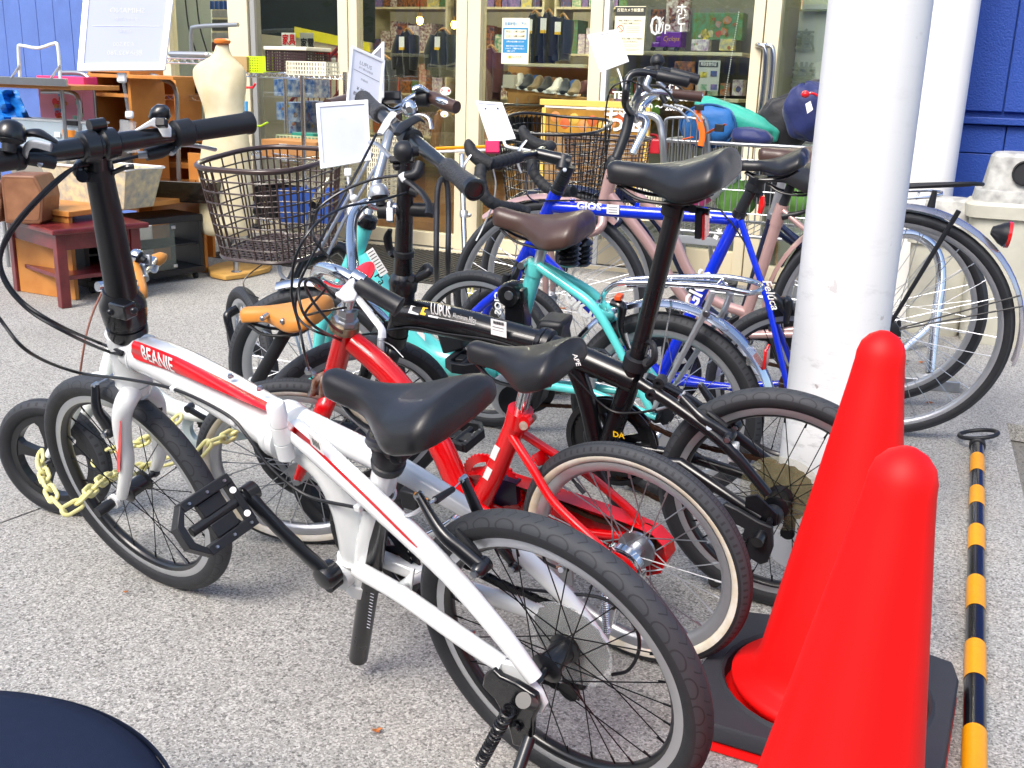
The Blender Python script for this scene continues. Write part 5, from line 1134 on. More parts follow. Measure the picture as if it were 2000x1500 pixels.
for c0__, c1__, r_ in (((280, 692), (262, 683), .0335), ((742, 960), (748, 930), .0225), ((694, 1085), (693, 1070), .0265)):
    o__ = b.P(*c0__); d__ = (b.P(*c1__) - o__).normalized(); x__, y__ = frame(d__)
    MB().tube([o__ + (x__ * math.cos(t) + y__ * math.sin(t)) * r_ * (1.0 + .012 * (k % 2)) for k, t in ((k, 2 * PI * k / 60) for k in range(60))], .0032, 6, closed=True).build('weld_bead', WHT, rt)
# folding hinge
hc = b.P(556, 838); hd_ = (b.P(600, 868) - b.P(520, 820)).normalized()
MB().lathe(hc - hd_ * .018, hd_, [(0, .037), (.006, .046), (.016, .048), (.02, .046), (.0205, .0445), (.0215, .0445), (.022, .047), (.034, .046), (.04, .037)], 32).build('folding_hinge', WHT, rt, smooth=40)
hu = (b.P(541, 805) - b.P(560, 893)).normalized(); hb_ = b.P(560, 893, .042)
MB().lathe(hb_, hu, [(0, .0135), (.028, .0145), (.0285, .0125), (.0295, .0125), (.03, .0145), (.058, .0145), (.0585, .0125), (.0595, .0125), (.06, .0145), (.094, .0145), (.098, .012)], 18).build('hinge_barrel', WHT, rt, smooth=35)
# twin stays from hinge round the seat tube to the rear dropouts
A1 = [(575, 838, .018), (650, 905, .034), (760, 1005, .045), (880, 1122, .055), (985, 1245, .068), (1045, 1325, .068)]
A2 = [(590, 822, -.018), (680, 866, -.034), (760, 905, -.045), (840, 950, -.055), (925, 1003, -.062), (1010, 1075, -.066), (1110, 1172, -.068), (1180, 1262, -.068)]
tub('near_stay', rt, WHT, [b.P(*p) for p in A1], [.019, .019, .018, .0155, .0135, .012], 16, 5)
tub('far_stay', rt, WHT, [b.P(*p) for p in A2], [.021, .021, .02, .018, .015, .014, .013, .011], 16, 5)
P_ = [(x, y) for x, y, z in A1]
def stripe(tp, bt, m):
    mb = MB(); n = 16
    def lerp(P, t):
        t *= len(P) - 1; i = min(int(t), len(P) - 2); f_ = t - i; return (P[i][0] * (1 - f_) + P[i + 1][0] * f_, P[i][1] * (1 - f_) + P[i + 1][1] * f_)
    for i in range(n + 1):
        a, c = lerp(tp, i / n), lerp(bt, i / n)
        # w centre of the stay here
        xm = (a[0] + c[0]) / 2
        for q in range(len(A1) - 1):
            if A1[q][0] <= xm <= A1[q + 1][0] or q == len(A1) - 2:
                f_ = (xm - A1[q][0]) / (A1[q + 1][0] - A1[q][0]); wc = A1[q][2] * (1 - f_) + A1[q + 1][2] * f_; break
        for p in (a, c): mb.v.append(b.P(p[0], p[1], wc + .0205))
    for i in range(n): mb.f.append([2 * i, 2 * i + 1, 2 * i + 3, 2 * i + 2]); mb.m.append(0)
    return mb.build('red_stripe', m, rt, smooth=80)
stripe([(560, 820), (606, 860), (638, 893), (720, 972), (800, 1052), (815, 1068)], [(563, 838), (604, 868), (632, 895), (715, 975), (796, 1055), (814, 1070)], REDF)
sheet(b.P(617, 866, .054), b.P(628, 875, .054) - b.P(610, 860, .054), b.v, .026, .022, mat('label_paper', 'f0f0ee', .5, var=.02), rt)
for q in range(5): sheet(b.P(611 + q * 3, 862 + q * 2.4, .0547), b.f, b.v, .0012, .012, BKF, rt, name='barcode', th=.0004)
tub('down_tube', rt, WHT, [b.P(582, 868), b.P(640, 915), b.P(676, 985), b.P(690, 1050), b.P(694, 1095)], [.024, .026, .026, .025, .024], 18, 6)
tub('seat_tube', rt, WHT, [b.P(757, 905), b.P(725, 1040), b.P(705, 1140)], .0205, 20)
tub('seat_tube_collar', rt, WHT, [b.P(707, 1128), b.P(703, 1147)], .0245, 20)
tub('seat_post', rt, BLKM, [b.P(758, 900), b.P(700, 1284)], .0168, 20)
tub('seat_post', rt, BLKM, [b.P(752, 915), b.P(768, 830)], .0168, 20)
tk = MB()
for i in range(12): tk.box(b.P(727 - i * .7, 1160 + i * 6.0, .0172), (b.f * -.0035), b.v * .0004, b.w * .0004)
tk.build('height_marks', LGF, rt, smooth=0)
MB().lathe(b.P(757, 912), (b.P(762, 880) - b.P(757, 912)), [(0, .024), (.012, .026), (.014, .0235), (.022, .0235), (.024, .026), (.04, .025), (.052, .021)], 24).build('seat_clamp', BLK, rt)
MB().tube([b.P(770, 880, .03), b.P(740, 872, .035), b.P(722, 862, .015), b.P(726, 845, -.01)], [.008, .008, .007, .006], 8, 5).build('clamp_lever', BLK, rt)
MB().box(b.P(772, 868, .0), b.f * .03, b.v * .012, b.w * .022).cyl(b.P(775, 893, .02), b.P(775, 893, -.03), .011, 12).build('saddle_clamp', BLK, rt, bevel=.003)
saddle(rt, b.P(630, 718), b.P(908, 786), b.w, .083, BKL, depth=.062, nosew=.023, dip=.014, kick=.04, groove=.004)
# bottom bracket, chainstays, bridge
bbc = V(b.uv(690, 1104)).to_3d() if 0 else None
bu = b.uv(690, 1104); BBp = b.W(bu[0], bu[1])
MB().lathe(BBp - b.w * .036, b.w, [(0, .018), (0, .0235), (.072, .0235), (.072, .018)], 26).build('bottom_bracket', WHT, rt)
tub('chainstay', rt, WHT, [b.P(700, 1112, .026), b.P(790, 1165, .045), b.P(900, 1243, .06), b.P(985, 1300, .066)], [.014, .014, .014, .013], 14, 4)
tub('chainstay', rt, WHT, [b.P(735, 1086, -.026), b.P(840, 1128, -.05), b.P(960, 1165, -.06), b.P(1100, 1215, -.068)], [.014, .014, .014, .013], 14, 4)
tub('stay_bridge', rt, WHT, [b.P(838, 1120, -.045), b.P(800, 1135, 0), b.P(775, 1152, .045)], .0085, 10)
MB().prism([b.P(795, 1125, .01), b.P(812, 1108, .01), b.P(806, 1150, .01), b.P(797, 1162, .01)], b.w * .004).build('kickstand_lug', WHT, rt, bevel=.001)
dp = [(985, 1285), (1010, 1290), (1040, 1320), (1062, 1345), (1073, 1370), (1065, 1385), (1052, 1378), (1045, 1355), (1020, 1345), (975, 1320)]
MB().prism([b.P(x, y, .062) for x, y in dp], b.w * .010).build('dropout', WHT, rt, bevel=.002)
MB().prism([b.P(x, y, -.072) for x, y in [(1160, 1240), (1185, 1258), (1190, 1275), (1150, 1262)]], b.w * .008).build('dropout', WHT, rt, bevel=.002)
tub('axle', rt, BLKM, [rw.o + rw.w * .075, rw.o - rw.w * .085], .007, 12)
# cassette with clear disc, derailleur, chain and cable loop
MB().lathe(rw.o - rw.w * .034, rw.w, [(0, .02), (0, .073), (.0015, .074), (.003, .073), (.003, .02)], 48, loop=True).build('spoke_guard_disc', CLR, rt)
cs = MB()
for i, r_ in enumerate((.066, .058, .05, .043, .036, .030)):
    n = 36
    R1 = [[rw.o - rw.w * (.038 + i * .005 + q * .002) + (rw.f * math.cos(2 * PI * k / n) + rw.v * math.sin(2 * PI * k / n)) * (r_ - (.003 if k % 2 else 0)) for k in range(n)] for q in (0, 1)]
    cs.rings(R1)
cs.build('cassette', mat('oily_steel', '55524c', .35, metal=.7, var=.2, vs=40), rt, smooth=0)
chain_run(rt, [rw.W(.02, .05, -.045), rw.W(.16, .062, -.045), b.W(bu[0] - .02, bu[1] + .085, -.045)], CHNB, wax=b.w)
chain_run(rt, [rw.W(0.03, -.12, -.05), rw.W(.15, -.11, -.048), b.W(bu[0], bu[1] - .085, -.045)], CHNB, wax=b.w)
chainring(rt, b, BBp, .088, -.045, CHNB, holes=5)
guard_ring(rt, b, BBp, .086, .101, -.052, BLK)
dm = MB().tube([rw.W(-.005, -.02, -.075), rw.W(-.01, -.06, -.08), rw.W(.01, -.11, -.06)], [.012, .014, .01], 10, 4)
dm.prism([rw.W(.0, -.05, -.056), rw.W(.028, -.045, -.056), rw.W(.04, -.125, -.056), rw.W(.01, -.135, -.056)], rw.w * .004)
for q in ((.014, -.06), (.024, -.118)):
    dm.lathe(rw.W(q[0], q[1], -.052), rw.w, [(0, .017), (.006, .017)], 22)
dm.build('rear_derailleur', BLKM, rt, smooth=30)
tub('gear_cable', rt, BLK, [b.P(975, 1145, -.075), b.P(1090, 1158, -.075), b.P(1180, 1170, -.09), b.P(1238, 1220, -.095), b.P(1248, 1268, -.1), b.P(1228, 1308, -.09), b.P(1195, 1318, -.08)], .0028, 8, 8)
tub('gear_cable', rt, BLK, [b.P(930, 1122, -.05), b.P(975, 1145, -.066), b.P(1010, 1160, -.07)], .0028, 8, 8)
# left crank and pedal
cA = b.P(638, 1124, .062); cB = b.P(494, 958, .085)
crank(rt, cA, cB, b.w, BLKM, r=.0165)
MB().cyl(BBp + b.w * .03, BBp + b.w * .06, .0125, 16).build('crank_axle', BLK, rt)
pd = pedal(rt, cB - b.w * -.01, b.w, -b.f * .5 - b.v * .85, BLK, wd=.098, ln=.088, th=.024)
for q_ in ((455, 957), (483, 1002)): MB().cyl(b.P(*q_, .13), b.P(*q_, .134), .005, 12).build('pedal_stud', WHF, pd)
cC = BBp + (BBp - cA + b.w * .062) * 1.0 - b.w * .075; cR = BBp - b.w * .06
crank(rt, cR, cR + (BBp + b.w * .062 - cB + b.w * .0) * .93 + b.w * .0, -b.w, BLKM, r=.0165)
# front fork
tub('fork_crown', rt, WHT, [b.P(262, 744), b.P(266, 762)], [.033, .027], 18)
MB().tube([fw.P(262, 762, .012), fw.P(247, 782, .045), fw.P(238, 815, .056), fw.P(241, 860, .056), fw.P(248, 905, .056), fw.P(238, 968, .056)], [.019, .019, .0175, .0155, .0135, .011], 16, 6).build('fork_blade', WHT, rt, smooth=60)
MB().tube([fw.P(275, 762, -.012), fw.P(298, 775, -.045), fw.P(308, 800, -.056), fw.P(309, 850, -.056), fw.P(312, 890, -.056), fw.P(300, 925, -.056)], [.019, .018, .0165, .0145, .013, .010], 16, 6).build('fork_blade', WHT, rt, smooth=60)
MB().lathe(fw.o + fw.w * .05, fw.w, [(0, .0145), (.008, .0145)], 16).build('fork_tip', WHT, rt)
MB().tube([fw.o + fw.w * .058, fw.o + fw.w * .075, fw.o + fw.w * .095], [.009, .011, .010], 14).build('axle_nut', BLK, rt)
fd = [(232, 823), (234, 870), (228, 922), (232, 900), (236, 870), (236, 840)]
mbd = MB()
for x0_, x1_, y in ((233, 236, 822), (228, 236, 845), (227, 236, 870), (228, 235, 895), (229, 233, 922)):
    for t in (0, 1): mbd.v.append(fw.P(x0_ if t == 0 else x1_, y, .0735 if t else .069))
for i in range(4): mbd.f.append([2 * i, 2 * i + 1, 2 * i + 3, 2 * i + 2]); mbd.m.append(0)
mbd.build('fork_decal', REDF, rt, smooth=80)
# front brake
vbrake(rt, fw.P(216, 842, .04), fw.P(186, 752, .03), fw.w, BLKM); brake_pad(rt, fw.P(212, 820, .024), fw.f * -.6 + fw.v * -.8, fw.w, ALU)
vbrake(rt, fw.P(300, 800, -.04), fw.P(268, 772, -.03), fw.w, BLKM)
tub('brake_noodle', rt, STL, [fw.P(186, 750, .03), fw.P(205, 742, .01), fw.P(228, 725, -.02)], .0022, 8, 5)
# rear brake
vbrake(rt, b.P(940, 1108, .06), b.P(818, 968, .04), b.w, BLKM); brake_pad(rt, b.P(915, 1062, .02), b.f * .7 + b.v * .7, b.w)
vbrake(rt, b.P(1010, 1100, -.06), b.P(905, 935, -.04), b.w, BLKM)
tub('brake_noodle', rt, ALU, [b.P(722, 998, .03), b.P(790, 1008, .04), b.P(835, 985, .04), b.P(850, 975, .02)], .003, 8, 6)
tub('brake_boot', rt, BLK, [b.P(850, 977, .02), b.P(885, 955, -.02)], [.006, .0045], 8)
tub('brake_cable', rt, STL, [b.P(885, 955, -.02), b.P(905, 935, -.04)], .001, 6)
# stem, hinge and handlebar
hp0, hp1 = b.P(245, 612), b.P(190, 318)
tub('handlepost', rt, BLKM2, [b.P(249, 650), b.P(236, 560), b.P(212, 430), hp1], [.0285, .0265, .0235, .0205], 24)
sd2 = (hp1 - hp0).normalized()
MB().lathe(b.P(250, 648), sd2, [(-.008, .031), (0, .034), (.014, .034), (.015, .0315), (.02, .0315), (.024, .036), (.052, .039), (.062, .037), (.076, .030), (.086, .0285)], 26).build('handlepost_hinge', BLKP, rt, smooth=35)
MB().box(b.P(240, 604, .036), b.f * .022, sd2 * .014, b.w * .012).cyl(b.P(262, 607, .036), b.P(262, 607, .052), .006, 10).cyl(b.P(216, 610, .036), b.P(216, 610, .05), .006, 10).build('hinge_latch', BLKM, rt, bevel=.003)
MB().lathe(b.P(191, 345), sd2, [(0, .0235), (.002, .026), (.016, .026), (.018, .0235)], 24).build('post_collar', BLK, rt)
MB().tube([b.P(160, 345, .03), b.P(152, 332, .035), b.P(158, 318, .02)], [.008, .009, .007], 10, 4).build('collar_lever', BLKM, rt)
MB().cyl(b.P(166, 345, .03), b.P(160, 345, .042), .009, 12).build('collar_nut', BLKM, rt); tub('collar_arm', rt, BLKM, [b.P(218, 338, -.01), b.P(245, 327, -.02), b.P(262, 325, -.03)], .004, 8, 4)
hcn = b.P(192, 284); zc = (hcn - C0).dot(FWD); fe_ = D(484, 240, zc + .185); hx = (fe_ - hcn).normalized(); HL = (fe_ - hcn).length
ne_ = hcn - hx * HL * .93
tub('handlebar', rt, BLKM, [ne_, hcn - hx * .14, hcn - hx * .05, hcn + hx * .05, hcn + hx * .14, fe_], [.0115, .0115, .0155, .0155, .0115, .0115], 18)
MB().lathe(hcn - hx * .03, hx, [(0, .019), (.004, .024), (.024, .025), (.028, .02), (.032, .02), (.036, .025), (.056, .024), (.06, .019)], 22).tube([b.P(191, 320), b.P(190, 296)], .021, 16).cyl(hcn + V((0, 0, .03)) - hx * .012, hcn + V((0, 0, .03)) + hx * .012, .01, 12).build('bar_clamp', BLKM, rt)
MB().lathe(fe_ - hx * .135, hx, [(0, .016), (.003, .0185), (.012, .0185), (.014, .0165), (.13, .0175), (.134, .0195), (.14, .019), (.142, .008)], 22).build('grip', BLK, rt)
MB().lathe(ne_ + hx * .135, -hx, [(0, .016), (.003, .0185), (.012, .0185), (.014, .0165), (.13, .0175), (.134, .0195), (.14, .019), (.142, .008)], 22).build('grip', BLK, rt)
zz = lambda k: zc + (k * .185)
ou = V((0, 0, 1)); s0 = hcn + hx * (HL * .47)
MB().lathe(s0, hx, [(0, .016), (.004, .021), (.03, .022), (.034, .017)], 20).build('shifter_clamp', BLK, rt)
MB().prism([D(262, 254, zz(.38) - .034), D(300, 230, zz(.4) - .034), D(322, 232, zz(.45) - .034), D(335, 250, zz(.5) - .034), D(335, 268, zz(.5) - .034), D(318, 268, zz(.47) - .034), D(308, 250, zz(.45) - .034), D(295, 247, zz(.42) - .034), D(265, 258, zz(.38) - .034)], ray(300, 250) * .018).build('shifter_cover', WHT, rt, bevel=.002)
MB().box(D(316, 240, zz(.4) - .04), RT * .008, UP * .007, FWD * .008).build('shifter_window', BLKP, rt, bevel=.002)
MB().lathe(D(311, 226, zz(.5)), (UP * .5 + RT * .6 - FWD * .3), [(-.012, .012), (.0, .016), (.012, .014), (.02, .005)], 16).build('shift_thumb_lever', BLKP, rt)
lever(rt, [D(285, 302, zz(.42)), D(312, 296, zz(.5)), D(335, 285, zz(.6))], [D(333, 300, zz(.55)), D(352, 284, zz(.65)), D(385, 285, zz(.8)), D(420, 292, zz(.95))], ALU, BLK)
MB().cyl(D(270, 303, zz(.4)), D(288, 302, zz(.42)), .006, 10).build('barrel_adjuster', STL, rt)
lever(rt, [D(105, 318, zz(-.3)), D(75, 312, zz(-.4)), D(50, 310, zz(-.5))], [D(80, 322, zz(-.4)), D(50, 305, zz(-.5)), D(60, 282, zz(-.6)), D(100, 288, zz(-.6))], ALU, BLK)
bell(rt, D(20, 272, zz(-.62)), (UP * .95 + RT * .1), .021, BLKP)
MB().tube([D(42, 262, zz(-.5)), D(75, 260, zz(-.5)), D(112, 278, zz(-.45))], [.012, .016, .006], 12, 5, flat=.4).build('shift_thumb_lever', BLK, rt)
# cables
tub('brake_cable', rt, BLK, [D(270, 305, zz(.4)), D(215, 318, zz(.2)), D(140, 330, zz(-.1)), D(60, 400, zz(-.3)), D(8, 470, zz(-.35)), D(4, 540, zz(-.3)), D(55, 605, zz(-.2)), D(140, 655, zz(-.05)), b.P(205, 684, .04), b.P(238, 693, .035)], .0028, 8, 7)
tub('gear_cable', rt, BLK, [D(150, 322, zz(-.1)), D(75, 392, zz(-.25)), D(18, 462, zz(-.3)), D(2, 520, zz(-.3)), D(40, 585, zz(-.2)), D(115, 635, zz(-.05)), b.P(190, 668, .03), b.P(240, 688, .035)], .0028, 8, 7)
tub('brake_cable', rt, BLK, [D(-40, 560, zz(-.3)), D(5, 630, zz(-.25)), D(60, 690, zz(-.1)), b.P(150, 727, .045), b.P(250, 741, .045), b.P(345, 762, .042), b.P(440, 808, .042), b.P(480, 848, .045), b.P(530, 915, .045), b.P(600, 968, .035), b.P(690, 990, .03), b.P(725, 998, .03)], .0028, 8, 7)
for px_, py_ in ((340, 760), (457, 823), (700, 992), (768, 1007)): MB().box(b.P(px_, py_, .04), b.f * .006, b.v * .005, b.w * .005).build('cable_clip', WHT, rt, bevel=.0015)
for px_, py_ in ((451, 733), (508, 757)): bolt(rt, b.P(px_, py_ + 4, .0), b.v, .0045, .006)
# kickstand
MB().prism([b.P(x, y, .074) for x, y in [(955, 1308), (972, 1298), (985, 1312), (1015, 1325), (1055, 1350), (1060, 1375), (1050, 1395), (1048, 1430), (1030, 1450), (1010, 1445), (1000, 1400), (975, 1355), (950, 1330)]], b.w * .012).build('kickstand_bracket', BLKP, rt, bevel=.003)
tub('kickstand_pivot', rt, BLKM, [b.P(1040, 1372, .08), b.P(1022, 1368, .11)], .011, 16)
sp_ = MB(); spring(sp_, b.P(995, 1385, .1), b.P(938, 1490, .1), .0085, .002, 17); sp_.build('kickstand_spring', BLKM, rt)
kp = b.P(1035, 1440, .09); tub('kickstand', rt, BLKM, [kp, kp + (V((kp.x - .06, kp.y - .10, .004)) - kp) * 1.0], [.009, .008], 12)
kf = V((kp.x - .06, kp.y - .10, .004)); tub('kickstand_foot', rt, BLK, [kf + (kp - kf) * .16, kf], .013, 12)
bolt(rt, b.P(1010, 1420, .088), b.w, .007, .006, BLKM)
# ================================================================== RED SMALL-WHEEL BIKE
b = Bike((.246, 1.738), (-.45, 2.184), 12.5, .225)
fw = Plane((-.45, 2.184), .5, 18.5, .225); rw = Plane((.246, 1.738), -32.6, 11.6, .225)
rt = root('small_wheel_bicycle', 'small red bicycle with cream whitewall tyres, red chain case and black saddle', 'bicycle', (b.rc + b.fc) / 2, 'bicycles parked in the row')
for pl in (rw, fw): wheel(rt, pl, .225, .036, TY_BL, ALU, ALU, STL, STL, 28, ww=CREAM, hw=.013, hubr=.02, rimd=.016, sr=.00125)
MB().cyl(rw.W(.12, .135), rw.W(.105, .12), .003, 8).cyl(rw.W(.105, .12), rw.W(.09, .105), .0042, 8).build('valve', BLK, rt)
tub('head_tube', rt, REDP, [b.P(677, 640), b.P(655, 722)], .0205, 20)
tub('fork_crown', rt, REDP, [b.P(653, 730), b.P(643, 770)], [.0215, .022], 18)
fork(rt, fw, b.P(645, 765), .05, [.018, .0185, .0185, .0165, .0095], REDP)
for sg in (1, -1): MB().lathe(fw.o + fw.w * (.044 * sg), fw.w * sg, [(0, .013), (.006, .014), (.008, .009), (.016, .008)], 8).build('axle_nut', STL, rt)
tub('down_tube', rt, REDP, [b.P(690, 668), b.P(745, 715), b.P(805, 785), b.P(860, 870), b.P(895, 945), b.P(928, 985)], [.0215, .0235, .0245, .0245, .024, .023], 20, 5)
tub('seat_tube', rt, REDP, [b.P(1012, 818), b.P(975, 905), b.P(935, 985)], [.0205, .0205, .0215], 20)
tub('seat_collar', rt, REDP, [b.P(1017, 800), b.P(1010, 828)], .0235, 20)
tub('seat_post', rt, CHR, [b.P(1010, 830), b.P(1032, 745)], .013, 18)
MB().cyl(b.P(1022, 832, .03), b.P(1040, 815, -.03), .008, 12).build('collar_bolt', RUST, rt)
for q in (.02, -.018): MB().lathe(b.P(1028, 822, q), b.w, [(-.006, .011), (.006, .011)], 14).build('collar_lug', REDP, rt)
MB().lathe(b.W(*b.uv(928, 985), -.034), b.w, [(0, .022), (.068, .022)], 22).build('bottom_bracket', REDP, rt)
tub('seat_stay', rt, REDP, [b.P(996, 846, .012), b.P(1040, 915, .03), b.P(1085, 985, .045), b.P(1180, 1075, .058), rw.W(0, .01, .06)], [.0085, .0085, .0085, .008, .007], 12, 5)
tub('seat_stay', rt, REDP, [b.P(1014, 842, -.012), b.P(1080, 885, -.03), b.P(1145, 925, -.045), b.P(1235, 1000, -.058), rw.W(0, .01, -.06)], [.0085, .0085, .0085, .008, .007], 12, 5)
MB().prism([b.P(1038, 895, .02), b.P(1050, 912, .02), b.P(1078, 905, -.03), b.P(1062, 880, -.03)], b.v * .006).build('stay_bridge', REDP, rt, bevel=.002)
tub('chainstay', rt, REDP, [b.P(935, 990, .03), b.P(1040, 1050, .05), rw.W(0, 0, .06)], .009, 12)
tub('chainstay', rt, REDP, [b.P(945, 985, -.03), b.P(1060, 1030, -.045), rw.W(0, 0, -.056)], .009, 12)
# open chain case on the far side
oc = [(905, 930), (920, 914), (950, 910), (1010, 926), (1120, 962), (1240, 1003), (1292, 1026), (1314, 1050), (1319, 1075), (1306, 1100), (1275, 1106), (1200, 1088), (1100, 1058), (1000, 1020), (930, 990), (906, 960)]
pl_ = [b.P(x, y, -.078) for x, y in oc]
cc = MB().prism(pl_, b.w * -.0015)
n_ = len(pl_); cen = sum(pl_, V()) / n_
for i in range(n_):
    a, c = pl_[i], pl_[(i + 1) % n_]
    cc.add([a, c, c + b.w * .034, a + b.w * .034, a + (cen - a) * .012, c + (cen - c) * .012, c + (cen - c) * .012 + b.w * .034, a + (cen - a) * .012 + b.w * .034], [(0, 1, 2, 3), (7, 6, 5, 4), (3, 2, 6, 7)])
cc.build('chain_case', REDP, rt, smooth=50)
MB().prism([b.P(x, y, -.044) for x, y in [(960, 930), (1007, 945), (1010, 985), (970, 990), (952, 965)]], b.w * -.02).build('chain_case_window', mat('navy_plastic', '171b38', .3, var=.05), rt)
chain_run(rt, [b.P(950, 925, -.06), b.P(1080, 975, -.06), b.P(1180, 1018, -.06), rw.W(.0, .035, -.06)], CHNM, wax=b.w)
chain_run(rt, [b.P(950, 1010, -.06), b.P(1100, 1050, -.06), rw.W(.0, -.035, -.06)], CHNM, wax=b.w)
MB().lathe(rw.o - rw.w * .064, rw.w, [(0, .03), (.003, .031), (.004, .02), (.02, .02)], 32).build('sprocket', CHNM, rt)
chainring(rt, b, b.W(*b.uv(928, 978)), .068, -.06, REDP)
# rear hub brake and stand
MB().lathe(rw.o + rw.w * .03, rw.w, [(0, .024), (.004, .046), (.02, .047), (.023, .043), (.0235, .03), (.03, .014)], 40).build('band_brake', CHR, rt, smooth=40)
MB().lathe(rw.o + rw.w * .0535, rw.w, [(0, .04), (.001, .04)], 36).build('brake_disc_face', REDP, rt)
MB().lathe(rw.o - rw.w * .03, rw.w, [(0, .026), (.006, .036), (.012, .036), (.014, .026)], 28).build('hub_flange_cover', STL, rt)
MB().lathe(rw.o + rw.w * .058, rw.w, [(0, .011), (.01, .011), (.012, .006), (.02, .006)], 6).build('axle_nut', RUST, rt)
MB().box(b.P(1106, 1122, .07), b.f * .014, b.v * .02, b.w * .003).cyl(b.P(1095, 1114, .06), b.P(1095, 1114, .08), .006, 8).build('brake_actuator', STL, rt, bevel=.001)
MB().cyl(b.P(1092, 1104, .07), b.P(1098, 1114, .07), .007, 10).build('cable_end', RUST, rt)
tub('brake_cable', rt, BLK, [b.P(1000, 1050, .03), b.P(1020, 1072, .05), b.P(1060, 1095, .06), b.P(1094, 1112, .07)], .0028, 8, 6)
k0 = b.P(1183, 1150, .08); k1 = b.P(1185, 1235, .085)
sp_ = MB(); spring(sp_, k0, k1, .0068, .0016, 20); sp_.build('kickstand_spring', CHR, rt)
tub('kickstand', rt, CHR, [b.P(1200, 1140, .075), b.P(1203, 1160, .075), b.P(1178, 1262, .085), G(1130, 1300, .006)], .0075, 12)
MB().prism([b.P(1190, 1120, .07), b.P(1215, 1118, .07), b.P(1218, 1180, .07), b.P(1200, 1190, .07)], b.w * .003).build('kickstand_bracket', STL, rt, bevel=.001)
# pedals and cranks (mostly hidden)
bb_ = b.W(*b.uv(928, 985))
crank(rt, bb_ + b.w * .06, bb_ + b.w * .075 + b.f * .09 - b.v * .06, b.w, CHR, r=.010)
pdl = b.P(790, 975, .02)
pd = pedal(rt, bb_ - b.w * .07 - b.f * -.11 + b.v * .06, -b.w, b.f, BLK, wd=.075, ln=.07, th=.02)
pd2 = MB().box(b.P(815, 965, -.02), b.f * .022, b.v * .022, b.w * .03).build('pedal', BLK, rt, bevel=.004)
MB().box(b.P(822, 972, .012), b.f * .013 + b.v * .008, b.v * .008 - b.f * .004, b.w * .003).build('pedal_reflector', ORR, pd2)
# front caliper, rusty
cx = MB()
cx.tube([fw.P(640, 728, .02), fw.P(618, 742, .04), fw.P(612, 770, .032)], [.007, .008, .006], 8, 5)
cx.tube([fw.P(648, 725, .0), fw.P(632, 745, .045), fw.P(628, 785, .034)], [.007, .008, .006], 8, 5)
cx.build('brake_caliper', RUST, rt)
tub('caliper_arm', rt, STL, [fw.P(601, 722, .03), fw.P(618, 738, .035), fw.P(605, 772, .03)], .0055, 8, 5)
bolt(rt, fw.P(603, 722, .035), fw.w, .007, .012)
# headset, quill stem and swept-back handlebar
tub('headset_cup', rt, mat('pitted_chrome', 'b9a58c', .35, metal=.9, var=.3, vs=80, col2='7a5c3c'), [b.P(672, 640), b.P(675, 628)], [.030, .027], 24)
ax_ = (b.P(683, 560) - b.P(673, 635)).normalized()
MB().lathe(b.P(675, 632), ax_, [(0, .021), (.004, .024), (.012, .024), (.014, .019), (.022, .019), (.025, .021), (.038, .02), (.04, .013)], 8).build('headset_nut', STL, rt, smooth=25)
tub('stem', rt, CHR, [b.P(676, 622), b.P(687, 545)], .0135, 18)
stc = b.P(688, 548); zs = (stc - C0).dot(FWD)
MB().cyl(stc - ax_ * .012 - b.w * .02, stc - ax_ * .012 + b.w * .02, .019, 18).build('bar_clamp', CHR, rt)
hb = [D(775, 597, zs - .24), D(712, 562, zs - .235), D(665, 533, zs - .22), D(628, 524, zs - .17), D(618, 545, zs - .11), D(645, 563, zs - .05), D(680, 560, zs + .0), D(690, 530, zs + .05), D(686, 470, zs + .13), D(690, 425, zs + .19), D(712, 398, zs + .22), D(750, 405, zs + .23), D(845, 411, zs + .23)]
tub('handlebar', rt, CHR, hb, .0112, 16, 6)
gx = (D(778, 599, zs - .24) - D(698, 553, zs - .235))
MB().lathe(D(700, 554, zs - .235), gx, [(0, .0165), (.004, .018), (gx.length * .5, .0155), (gx.length * .93, .0165), (gx.length, .018), (gx.length * 1.02, .013)], 22).build('grip', BLK, rt)
gx2 = (D(846, 411, zs + .23) - D(775, 408, zs + .23))
MB().lathe(D(775, 408, zs + .23), gx2, [(0, .0145), (gx2.length * .9, .015), (gx2.length, .0165), (gx2.length * 1.02, .012)], 20).build('grip', BLK, rt)
MB().lathe(D(755, 405, zs + .23), gx2, [(0, .012), (.003, .019), (.01, .020), (.014, .012)], 14).box(D(762, 420, zs + .22), RT * .007, UP * .014, FWD * .01).build('lever_clamp', ALU, rt, bevel=.001)
MB().lathe(D(744, 412, zs + .23), gx2, [(-.006, .0165), (.014, .0165)], 16).build('bell_bracket', BLK, rt)
bell(rt, D(741, 384, zs + .22), UP * .9 - RT * .1, .021, ALU)
